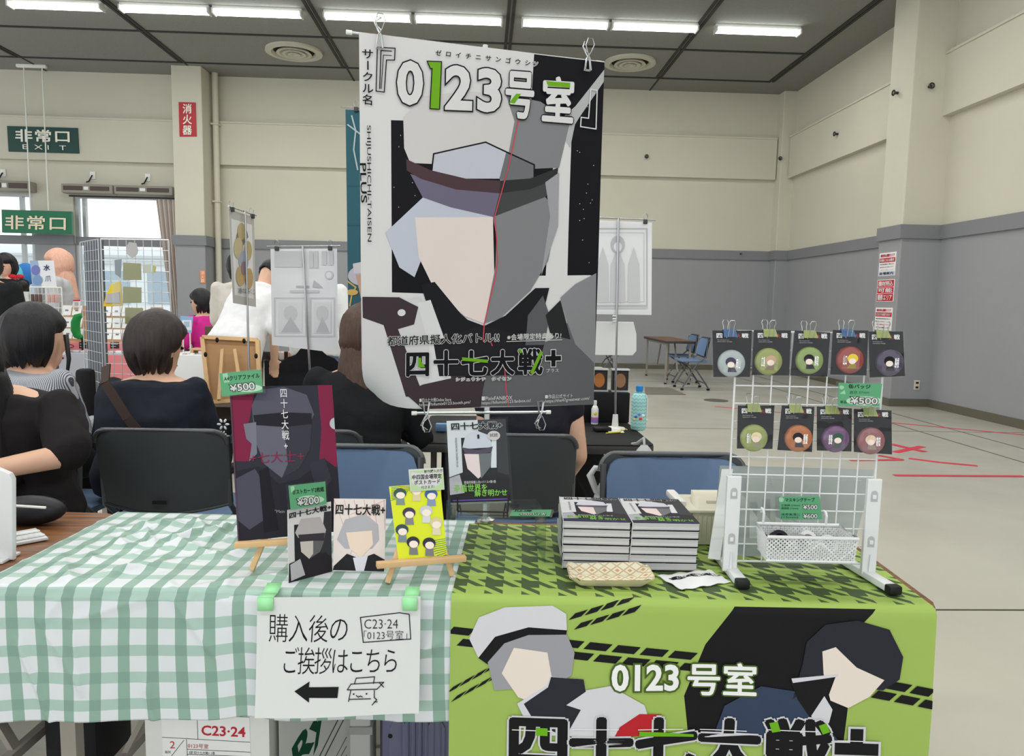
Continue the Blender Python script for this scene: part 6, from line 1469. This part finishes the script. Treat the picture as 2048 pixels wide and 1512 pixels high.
small_banner('tall teal banner with gold ornament, mostly hidden behind the big poster', [(691, 219), (910, 232), (908, 680), (697, 674)], [3.05]*4, (800, 800), dr, ink(52, 96, 108), 'teal banner', yz=TZB, pf=-1)
# framed cork board seen from behind
px = [(406, 676), (516, 682), (522, 800), (420, 806)]; P = Q(px, [3.36, 3.36, 3.25, 3.25]); n = (P[3]-P[0]).cross(P[1]-P[0]).normalized()
t = thing('picture_frame', 'wooden picture frame seen from behind on easel legs, left of the price card', 'picture frame', (P[2]+P[3])/2)
s = Sheet(px, P, .006, dull(170, 132, 92), eps=.001); s.build('backing_board', t)
m = MB()
for i in range(4): m.bar(P[i]+n*.004, P[(i+1) % 4]+n*.004, .018, .02, beech, up=n)
m.build('frame', t, smooth=0)
for x, y in ((434, 680), (488, 682), (411, 709), (512, 712)): m = MB(); m.ell(un(x, y, 3.24), (.008, .005, .012), black, 8, 6); m.build('turn_button', t)
for a, b_ in (((445, 699), (438, 800)), ((470, 699), (485, 800))): m = MB(); m.bar(un(*b_, 3.18), un(*a, 3.30), .014, .012, beech, up=n); m.build('easel_leg', t)
m = MB(); a = un(470, 806, 3.36); m.b2((a.x-.16, a.y-.05, TZ), (a.x+.16, a.y+.08, a.z-.012), M('crate_dark', (70, 60, 52), .8)); tag(m.build('display_crate'), 'dark crate under the wooden picture frame', 'crate')
# black scalloped board
px = [(558, 775), (558, 728), (575, 714), (590, 712), (600, 698), (620, 690), (640, 698), (652, 712), (668, 716), (682, 730), (682, 775)]
P = [un(x, y, 3.42) for x, y in px]; lo = TZ+.002; P[0].z = P[-1].z = lo
m = MB(); m.prism(P, (0, .012, 0), blk, .003); tag(m.build('display_board', smooth=0), 'black scalloped display board between the dark red file and the big poster', 'display board')
# right part of the black table: riser, card stands, bottle, pouch, sundries
a, b_ = un(1120, 850, 3.55), un(1260, 786, 3.55); m = MB(); m.b2((a.x, a.y, TZB+.001), (b_.x, a.y+.13, b_.z), blt, .004); tag(m.build('display_riser'), 'black cloth covered riser under the card stands', 'display riser')
zr = b_.z
for x, yo, c, lb in ((1198, 0, (176, 112, 60), 'left card stand with an orange oval card on the black riser'), (1240, 0, (150, 112, 84), 'right card stand with a pale brown oval card on the black riser'), (1190, .06, (90, 96, 100), 'rear card stand half hidden by the big poster')):
    q = un(x, 770, 3.59); t = thing('card_stand', lb, 'card stand', (q.x, q.y+yo, zr+.001), 0, 'card stands on the black riser')
    m = MB(); m.b2((-.040, -.004, .006), (.040, .03, .105), M('card_dark', (40, 40, 42), .4)); m.build('card_block', t, world=False, smooth=0)
    s = Sheet(R4(0, 0, 60, 84), [V((-.038, -.0052, .103)), V((.038, -.0052, .103)), V((.038, -.0052, .008)), V((-.038, -.0052, .008))], .0006, ink(58, 54, 52), eps=.0004); s.oval(30, 43, 21, 31, ink(*c), 1); s.frm(4, 4, 56, 80, 2, ink(30, 30, 32), 1); s.build('card_face', t, world=False)
    m = MB(); m.b2((-.044, -.012, .105), (.044, .034, .112), M('stand_silver', (196, 198, 200), .3, .5)); m.b2((-.044, -.02, 0), (.044, .034, .006), M('stand_silver', None)); m.build('holder', t, world=False, smooth=0)
px = [(1188, 643), (1267, 644), (1273, 668), (1273, 702), (1265, 711), (1187, 710)]
P = [un(x, y, 3.63) for x, y in px]; m = MB(); m.prism(P, (0, .012, 0), M('board_milky', (222, 224, 222), .5), .002)
for x in (1200, 1228, 1255): pass
q = un(1228, 642, 3.63); 
t = thing('hanging_board', 'milky white board hung below the right white banner', 'board', (P[0]+P[4])/2); m.build('panel', t, smooth=0)
m = MB(); m.tube([un(1228, 645, 3.622), un(1229, 628, 3.622)], .006, dull(120, 120, 122), 6)
for y in (632, 638, 643): m.ell(un(1229, y, 3.62), (.011, .006, .006), white, 8, 6)
m.build('hanger_chain', t)
m = MB(); q = un(1230, 714, 3.63); m.cyl(V((q.x, q.y+.016, zr)), V((q.x, q.y+.016, q.z+.05)), .005, steel, 8); m.build('support_rod', t)
def tabq(x, y, d): q = atz(x, y, TZB+.001); return q
t = thing('spray_bottle', 'small white sanitiser bottle on the black table by the banner pole', 'bottle', tabq(1189, 848, 3.12))
m = MB(); m.lathe([(.016, 0), (.0175, .004), (.0175, .072), (.012, .086), (.008, .09), (.008, .094)], white, n=20, sx=1); m.build('body', t, world=False, smooth=40)
m = MB(); m.lathe([(.0085, .094), (.0085, .112), (.007, .114)], white, n=16); m.build('cap', t, world=False)
m = MB(); m.lathe([(.0178, .008), (.0178, .03)], ink(150, 120, 190), n=20); m.lathe([(.0178, .03), (.0178, .035)], ink(230, 120, 140), n=20); m.ell((0, -.0172, .052), (.008, .002, .008), ink(236, 200, 70), 10, 8); m.build('label', t, world=False)
t = thing('water_bottle', 'water bottle with blue cap in a wavy aqua drawstring pouch on the black table', 'bottle', tabq(1276, 860, 3.12))
pou, nt, p = nodes_of('pouch_waves', (150, 208, 206), .8)
tc = nt.nodes.new('ShaderNodeTexCoord'); sx = nt.nodes.new('ShaderNodeSeparateXYZ'); nt.links.new(tc.outputs['Object'], sx.inputs[0])
wv = mth(nt, 'ADD', mth(nt, 'MULTIPLY', sx.outputs[2], 62), mth(nt, 'MULTIPLY', mth(nt, 'SINE', mth(nt, 'MULTIPLY', sx.outputs[0], 420)), .16))
nt.links.new(mix(nt, mth(nt, 'LESS_THAN', mth(nt, 'FRACT', wv), .12), rgb(166, 216, 214), rgb(70, 140, 156)), p.inputs['Base Color'])
m = MB(); m.lathe([(.026, 0), (.034, .006), (.0355, .03), (.034, .09), (.035, .13), (.034, .155), (.024, .17), (.018, .173), (.022, .178)], pou, n=28); m.build('pouch', t, world=False, smooth=60)
m = MB(); m.lathe([(.015, .17), (.015, .184), (.0165, .185), (.0165, .203), (.014, .206)], M('cap_blue', (40, 130, 206), .4), n=20); m.build('cap', t, world=False)
m = MB(); m.tube([(.024, -.02, .17), (.034, -.018, .15), (.036, -.016, .09), (.034, -.018, .05)], .002, white, 6); m.ell((.034, -.018, .05), (.005, .005, .006), white, 8, 6); m.build('drawstring', t, world=False)
m = MB()
for x, z, c in ((-.018, .066, (60, 110, 190)), (.002, .058, (220, 70, 60)), (-.004, .078, (90, 150, 210)), (-.022, .054, (240, 210, 120)), (.014, .072, (240, 240, 240))): m.ell((x, -math.sqrt(max(0, .0352**2-x*x)), z), (.008, .003, .006), ink(*c), 10, 6)
m.build('printed_motif', t, world=False)
m = MB(); q = tabq(1204, 862, 2.99); m.box(q+V((0, 0, .010)), (.075, .05, .018), black, Matrix.Rotation(.2, 3, 'Z'), .004); tag(m.build('card_reader'), 'small black device on the black table edge', 'device')
m = MB(); q = tabq(1232, 864, 3.02); m.box(q+V((0, 0, .0015)), (.07, .045, .002), ink(226, 222, 190), Matrix.Rotation(-.1, 3, 'Z')); tag(m.build('leaflet'), 'small cream leaflet under the banner base', 'leaflet')
m = MB(); m.tube([tabq(1212, 868, 2.96)+V((0, 0, .004)), tabq(1240, 866, 2.97)+V((0, 0, .004)), tabq(1246, 856, 3.05)+V((0, 0, .004)), tabq(1254, 861, 3.0)+V((0, 0, .004))], .003, M('strap_yellow', (214, 200, 50), .6), 6); tag(m.build('strap', smooth=60), 'thin yellow strap on the black table edge', 'strap')
bagm = film('carrier_bag', (236, 238, 238), .05, .62, .25)
q = un(1282, 884, bl.y-.02)
def bagf(u, v):
    a = 2*PI*u; r = .012+.085*v**.7+.012*math.sin(a*5+v*6)*v; return V((q.x+r*math.cos(a), q.y-.06+.55*r*math.sin(a), q.z+.0-.22*v+.01*math.sin(a*3)*v))
t = thing('carrier_bag', 'white translucent carrier bag hanging from the corner of the black table', 'bag', q); m = MB(); m.grid(bagf, 36, 12, bagm); m.build('sack', t, smooth=80)
m = MB(); m.tube([q+V((.004, -.05, -.02)), q+V((.0, -.05, .025)), V((q.x-.004, bl.y-.03, TZB+.018)), V((q.x-.01, bl.y+.03, TZB+.004))], .006, bagm, 8); m.build('handle', t, smooth=80)
m = MB(); c = V((_q.x, _q.y, 0)) if False else un(1200, 990, 2.75)
m.tube([un(1212, 938, 2.36), un(1190, 936, 2.36), un(1180, 950, 2.36), un(1192, 982, 2.36), un(1210, 1000, 2.36)], [.008, .010, .012, .010, .008], bagm, 8); c = un(1216, 1010, 2.38)
m.ell(c, (.05, .04, .09), bagm, 16, 10); tag(m.build('plastic_bag', smooth=80), 'crumpled clear plastic bag at the left rim of the right blue chair', 'bag')
m = MB(); a = un(868, 865, 3.2); m.cyl(V((a.x, a.y, 0)), V((a.x, a.y, TZB-.04)), .014, legm, 10); m.b2((a.x-.05, a.y-.01, TZB-.06), (a.x+.25, a.y+.02, TZB-.041), dsteel); tag(m.build('desk_support'), 'slim metal table leg left of the display book', 'table leg')
m = MB(); a = un(878, 846, 3.16); m.box(V((a.x+.02, a.y+.06, TZB+.02)), (.075, .03, .035), M('packet_blue', (120, 160, 206), .5), None, .004); tag(m.build('tissue_pack'), 'small pale blue packet on the black table behind the display book', 'packet')

# ================================================================== grids and stalls at the left
gw = M('grid_chrome', (206, 208, 212), .35, .5)
def wire_panel(name, label, A, B_, C_, D__, nu, nv, r, mat, cat='wire panel', group=None):
    f = lambda u, v: (A*(1-u)+B_*u)*(1-v)+(D__*(1-u)+C_*u)*v; t = thing(name, label, cat, (C_+D__)/2, 0, group)
    m = MB()
    for i in range(nu+1): m.cyl(f(i/nu, 0), f(i/nu, 1), r*(2 if i in (0, nu) else 1), mat, 5)
    for j in range(nv+1): m.cyl(f(0, j/nv), f(1, j/nv), r*(2 if j in (0, nv) else 1), mat, 5)
    m.build('grid', t, smooth=60); return t
gz = un(160, 480, 3.5).z
A1, B1 = un(160, 482, 3.55), un(196, 478, 3.32); A1.z = B1.z; A0, B0 = V((A1.x, A1.y, TZ+.004)), V((B1.x, B1.y, TZ+.004))
wire_panel('wire_grid', 'narrow chrome wire grid standing edge on, backed with grey felt', A1, B1, B0, A0, 7, 17, .0011, gw, group='chrome wire grids of the next row')
n_ = (B1-A1).normalized(); s = Sheet(R4(0, 0, 1, 1), [A1+V((.01, .012, -.003)), B1+V((.012, .012, -.003)), B0+V((.012, .012, .003)), A0+V((.01, .012, .003))], .006, M('felt_grey', (96, 102, 108), .95, bump=.4, bscale=120), eps=.001)
tag(s.build('felt_sheet'), 'dark grey felt sheet behind the narrow chrome wire grid', 'felt sheet')
C1 = un(338, 492, 3.30); C1.z = B1.z; C0 = V((C1.x, C1.y, TZ+.004))
wire_panel('wire_grid', 'wide chrome wire grid hung with clear pockets above the navy topped person', B1+V((.012, 0, 0)), C1, C0, B0+V((.012, 0, 0)), 8, 17, .0016, gw, group='chrome wire grids of the next row')
olive = ink(144, 138, 66)
for px, lb in (([(246, 525), (282, 527), (283, 560), (246, 560)], 'uppermost olive card in a clear pocket on the wide wire grid'), ([(246, 573), (283, 575), (283, 606), (246, 606)], 'middle olive card in a clear pocket on the wide wire grid'), ([(250, 615), (286, 616), (286, 650), (250, 646)], 'lowest olive card in a clear pocket, just above the short haired head')):
    t = thing('card_pocket', lb, 'card', un(264, px[2][1], 3.27), 0, 'olive cards on the wire grid')
    s = Sheet(px, Q(px, [3.27]*4), .001, olive, ink(196, 190, 150), eps=.0005); s.build('card', t)
    x0, y0, x1, y1 = px[0][0]-22, px[0][1]-8, px[2][0]+24, px[2][1]+5; P = Q(R4(x0, y0, x1, y1), [3.262]*4); s = Sheet(R4(x0, y0, x1, y1), P, .0006, film('pocket_film', (248, 250, 250), .03, .05), eps=.0004); s.build('pocket', t)
m = MB(); px = [(222, 568), (240, 562), (244, 612), (206, 613), (212, 590)]; m.prism([un(x, y, 3.29) for x, y in px], (0, .012, 0), M('yellow_pouch', (228, 196, 40), .7), .002); m.prism([un(x, y, 3.285) for x, y in ((214, 588), (238, 584), (240, 606), (210, 606))], (0, .004, 0), dull(180, 176, 180)); tag(m.build('pouch', smooth=0), 'yellow and grey pouch hanging left of the olive cards', 'pouch')
for px, c, lb in (([(252, 494), (258, 484), (272, 486), (276, 500), (274, 508), (264, 516), (254, 508)], (176, 174, 172), 'grey rounded tag hanging at the top of the wide wire grid'), ([(229, 520), (243, 518), (241, 556), (230, 548)], (110, 120, 130), 'dark folded card left of the uppermost olive card'), ([(286, 530), (302, 528), (302, 546), (286, 546)], (196, 196, 176), 'small pale card right of the uppermost olive card'), ([(305, 530), (312, 533), (310, 545), (304, 546)], (186, 180, 110), 'tiny ochre tag at the right edge of the wide wire grid')):
    m = MB(); m.prism([un(x, y, 3.28) for x, y in px], (0, .003, 0), dull(*c)); tag(m.build('hanging_tag', smooth=0), lb, 'tag', 'tags on the wide wire grid')
m = MB(); a = un(163, 760, 3.32); m.b2((a.x-.035, a.y, TZ-.30), (a.x+.04, a.y+.06, un(160, 738, 3.32).z), M('bag_black', (22, 22, 26), .7), .02); m.b2((a.x-.03, a.y, 0), (a.x-.01, a.y+.03, TZ-.3), black); m.b2((a.x+.01, a.y, 0), (a.x+.03, a.y+.03, TZ-.3), black)
tag(m.build('upright_case'), 'black upright padded case beside the narrow wire grid', 'case')
# stall across the aisle
SY = 6.9; sa, sb = aty(60, 715, SY), aty(420, 715, SY)
def TS(u, v, z=0): return V((sb.x+u, SY+v, .70+z))
whc = M('cloth_white', (226, 226, 228), .8); pkc = M('cloth_pink', (226, 138, 142), .8); grc = M('cloth_grey', (176, 178, 186), .8)
c0, c1 = aty(335, 715, SY).x, sb.x
m = MB(); m.b2((c0, SY-.012, .02), (c1+.02, SY+.5, .712), whc, .006); tag(m.build('stall_cloth'), 'white cloth over the right part of the stall table across the aisle', 'tablecloth', 'stall cloths')
p0, p1 = aty(118, 715, SY).x, aty(332, 715, SY).x
m = MB(); m.b2((p0, SY-.012, .02), (p1, SY+.5, .712), grc, .006)
q = aty(215, 760, SY).x; m.b2((q, SY-.016, .10), (p1-.05, SY-.012, .70), pkc); tag(m.build('stall_cloth'), 'grey and pink cloth over the left part of the stall table across the aisle', 'tablecloth', 'stall cloths')
zt0 = aty(200, 680, SY+.18).z-.022
m = MB(); m.b2((p0, SY+.16, .713), (p1-.03, SY+.46, zt0), pkc, .004); tag(m.build('stall_riser'), 'pink covered riser under the wooden card shelf', 'riser')
# wooden stepped shelf with cards
kw = M('shelf_kraft', (204, 170, 128), .7)
x0, x1 = aty(120, 640, SY+.3).x, aty(312, 640, SY+.3).x
t = thing('display_shelf', 'stepped wooden shelf of white cards behind the wire grids', 'shelf', ((x0+x1)/2, SY+.3, zt0))
tops = []
for k, y in enumerate((680, 657, 633)):
    yy = SY+.18+.09*k; z = aty(200, y, yy).z; tops.append((yy, z)); m = MB(); m.b2((x0, yy, z-.018), (x1, yy+.085, z), kw); m.b2((x0, yy, zt0), (x1, yy+.012, z-.018), kw); m.build('step', t, smooth=0)
m = MB(); zz = aty(200, 612, SY+.46).z; m.b2((x0, SY+.455, zt0), (x1, SY+.467, zz), kw); m.build('back_panel', t, smooth=0)
names = ('lowest', 'middle', 'top')
for k, (yy, z) in enumerate(tops):
    for i, x in enumerate((134, 154, 213, 233, 253, 272, 291)):
        q = aty(x, 650, yy+.03); m = MB(); m.box((q.x, yy+.04, z+.053), (.085, .004, .10), ink(238, 238, 238), Matrix.Rotation(-.35, 3, 'X')); m.box((q.x, yy+.0375, z+.053), (.03, .002, .014), ink(120, 120, 124), Matrix.Rotation(-.35, 3, 'X'))
        tag(m.build('display_card', smooth=0), 'white card %s on the %s step of the wooden shelf' % (('first from the left', 'second from the left', 'third from the left', 'fourth from the left', 'third from the right', 'second from the right', 'last at the right')[i], names[k]), 'card', 'white cards on the wooden shelf')
random.seed(11)
for i in range(22):
    x = 125+i*9.5; q = aty(x, 712, SY+.04); m = MB(); c = random.choice(((238, 238, 238), (214, 206, 200), (230, 224, 226), (196, 190, 196)))
    m.box((q.x, SY+.05+.03*(i % 3), .7222), (.038, .055, .018), ink(*c), Matrix.Rotation(random.uniform(-.12, .12), 3, 'Z'), .003)
    tag(m.build('small_packet', smooth=0), 'small pale packet laid along the front of the stall table', 'packet', 'small packets on the stall table')
t = thing('notice_card', 'small white stand card with a red heading on the wooden shelf', 'notice', aty(152, 615, SY+.4))
px = [(147, 598), (162, 599), (160, 615), (144, 614)]; s = Sheet(px, [aty(x, y, SY+.4) for x, y in px], .002, ink(240, 238, 238), eps=.001); s.rect(146, 599, 161, 602, ink(206, 60, 80), 1); s.rect(149, 604, 157, 611, ink(190, 190, 190), 1); s.build('card', t)
m = MB(); q = aty(153, 615, SY+.41); m.b2((q.x-.02, SY+.40, tops[2][1]+.002), (q.x+.02, SY+.43, q.z), kw); m.build('foot', t)
m = MB(); c = [aty(*q, SY+.1) for q in ((163, 630), (155, 634), (151, 645), (151, 660), (155, 671), (164, 676))]; m.tube(c, [.02, .035, .04, .04, .035, .02], M('green_plastic', (20, 130, 60), .5), 10); m.cyl(c[-1]+V((.0, .0, -.002)), V((c[-1].x, c[-1].y, .713)), .008, black, 6); tag(m.build('green_hoop', smooth=60), 'green C shaped hoop before the wooden shelf', 'hoop')
for x, y, lb in ((128, 692, 'oval line drawing on the pink riser front'), ): 
    m = MB(); c = aty(132, 692, SY+.157); m.tube([c+V((.07*math.cos(a), 0, .02*math.sin(a))) for a in [2*PI*k/16 for k in range(16)]], .004, dull(110, 60, 60), 6, closed=True); tag(m.build('wire_ornament'), 'dark oval wire ornament on the pink riser', 'ornament')
for x, lb in ((158, 'left'), (220, 'right')):
    px = [(x, 684), (x+18, 684), (x+18, 697), (x, 697)]; s = Sheet(px, [aty(a, b_, SY+.157) for a, b_ in px], .003, ink(60, 52, 54), eps=.001); s.rect(x+2, 687, x+16, 689, ink(180, 170, 170), 1); s.rect(x+2, 692, x+12, 693.5, ink(180, 170, 170), 1); tag(s.build('sign_card'), 'small dark sign card at the %s on the pink riser front' % lb, 'sign', 'dark cards on the pink riser')
# water sign and rack at far left
px = [(60, 521), (107, 521), (113, 574), (65, 576)]; P = [aty(x, y, SY) for x, y in px]
t = thing('shop_sign', 'white card with blue purple wash and two brush characters at the far left stall', 'sign', (P[2]+P[3])/2)
s = Sheet(px, P, .006, ink(236, 238, 242), eps=.0015)
s.poly([(60, 521), (76, 521), (84, 576), (65, 576)], ink(160, 184, 214), 1); s.oval(72, 540, 9, 10, ink(122, 128, 190), 2); s.oval(76, 560, 10, 10, ink(130, 160, 200), 2)
s.text('水', (88, 529, 101, 541), ink(50, 50, 110), 3, off=.02); s.text('爪', (91, 551, 103, 563), ink(70, 66, 120), 3)
s.build('card', t); m = MB(); q = (P[2]+P[3])/2; m.cyl(V((q.x, q.y+.02, .70)), V((q.x, q.y+.02, q.z+.05)), .008, white, 6); m.build('support', t)
A1, B1 = aty(60, 574, SY-.05), aty(123, 576, SY-.05); B1.z = A1.z; t = wire_panel('wire_grid', 'small white wire grid below the water sign at the far left', A1, B1, V((B1.x, B1.y, .70)), V((A1.x, A1.y, .70)), 8, 10, .003, white)
for i, x in enumerate((66, 74, 82, 99, 107, 114)):
    q = aty(x, 596, SY-.07); m = MB(); m.b2((q.x-.014, q.y-.012, q.z-.04), (q.x+.014, q.y+.0, q.z+.035), M('pouch_brown', (96, 70, 66), .6) if i < 3 else M('pouch_rose', (206, 160, 156), .6), .005); tag(m.build('hanging_charm'), 'small charm packet hanging on the white wire grid', 'charm', 'charm packets on the white wire grid')
ta, tb = aty(-60, 715, SY), aty(118, 715, SY)
m = MB(); m.b2((ta.x, SY-.012, .02), (tb.x-.02, SY+.5, .70), M('cloth_dark_grey', (120, 120, 126), .8), .006); tag(m.build('stall_table'), 'grey draped stall table at the far left', 'table')
bgm = M('tarp_blue', (70, 160, 206), .6)
for x, y, w_, h_, c, lb in ((18, 550, .12, .16, (96, 196, 216), 'pale aqua bag hung up at the far left stall'), (52, 548, .10, .13, (60, 130, 206), 'deep blue bag hung up right of the aqua one')):
    q = aty(x, y, 8.6 if x < 40 else 8.9); m = MB(); m.ell(q, (w_*1.3, .06, h_), dull(*c), 18, 12); m.cyl(q, V((q.x, q.y+.05, 0)), .012, white, 6); tag(m.build('cloth_bag', smooth=60), lb, 'bag', 'hung bags at the far left')
q = aty(46, 585, SY-.02); t = thing('doll', 'white dressed doll form with a black round head on the far left stall', 'doll', V((q.x, q.y, .70)))
m = MB(); z = aty(46, 572, SY-.02).z; m.ell(V((q.x, q.y, z)), (.045, .045, .05), black, 14, 10); m.build('head', t, smooth=60); m = MB(); m.lathe([(.075, .002), (.07, .06), (.045, z-.70-.09), (.05, z-.70-.05)], whc, V((q.x, q.y, .70)), 18); m.build('dress', t, smooth=60)
# right end of the stall: riser boxes, QR tablet, suitcase handle, box
q0, q1 = aty(384, 700, SY+.1), aty(411, 725, SY+.1)
m = MB(); m.b2((q0.x, SY+.08, .713), (q0.x+.02, SY+.2, q0.z), beech); m.b2((q1.x-.02, SY+.08, .713), (q1.x, SY+.2, q0.z), beech); m.b2((q0.x-.01, SY+.07, q0.z), (q1.x+.01, SY+.21, q0.z+.016), beech); tag(m.build('wooden_riser', smooth=0), 'small wooden bridge riser on the white stall cloth', 'riser')
for i in range(9):
    x = 338+i*8; q = aty(x, 722, SY+.05); m = MB(); m.box((q.x, SY+.05+.04*(i % 2), .718), (.032, .04, .012), ink(*((238, 238, 236), (190, 180, 170), (206, 206, 210))[i % 3]), None, .003); tag(m.build('small_packet', smooth=0), 'tiny item laid on the white stall cloth', 'packet', 'tiny items on the white stall cloth')
px = [(361, 632), (386, 633), (383, 666), (361, 664)]; P = [aty(x, y, SY+.1) for x, y in px]; t = thing('code_stand', 'pale blue display card on a white wire stand at the stall', 'display card', (P[2]+P[3])/2)
s = Sheet(px, P, .004, ink(150, 186, 222), eps=.0015); s.rect(364, 641, 383, 661, ink(232, 238, 244), 1); s.rect(368, 644, 379, 655, ink(176, 196, 220), 2); s.build('card', t)
m = MB()
for x in (366, 380): a = aty(x, 664, SY+.11); m.cyl(V((a.x, SY+.11, .713)), a+V((0, 0, .04)), .006, white, 6)
m.build('wire_stand', t)
q = aty(396, 640, 8.7); t = thing('suitcase', 'dark trolley case with raised handle beyond the stall', 'suitcase', V((q.x, 8.7, 0)))
m = MB(); m.b2((-.2, -.12, .04), (.2, .12, .62), M('case_dark', (40, 40, 44), .5), .04); m.build('shell', t, world=False)
m = MB(); z = aty(396, 633, 8.7).z
for s_ in (-.05, .05): m.cyl((s_, 0, .62), (s_, 0, z-.03), .011, black, 8)
m.box((0, 0, z-.01), (.15, .04, .05), black, None, .012); m.build('handle', t, world=False)
a, b_ = aty(405, 653, SY+.2), aty(441, 690, SY+.2); m = MB(); m.b2((a.x, SY+.25, .713), (b_.x, SY+.42, a.z), M('box_brown', (92, 74, 58), .7), .004); tag(m.build('brown_box'), 'dark brown box behind the wooden picture frame on the stall', 'box')
m = MB(); a, b_ = aty(528, 705, 6.6), aty(690, 700, 6.6); m.b2((a.x, 6.6, .02), (b_.x, 7.1, .70), blt, .006); tag(m.build('stall_table'), 'black draped stall table behind the black scalloped board', 'table')
random.seed(4)
for i in range(14):
    x = 530+i*5.5; q = aty(x, 706, 6.65); m = MB(); c = random.choice(((206, 160, 140), (60, 56, 58), (226, 216, 206), (120, 100, 90))); m.box((q.x, 6.66+.05*(i % 3), .7365), (.03, .045, .07), ink(*c), Matrix.Rotation(random.uniform(-.1, .1), 3, 'Z'), .004); tag(m.build('trinket', smooth=0), 'small trinket box on the black stall table', 'trinket', 'trinkets on the black stall table')
bpy.data.objects.remove(_fo)
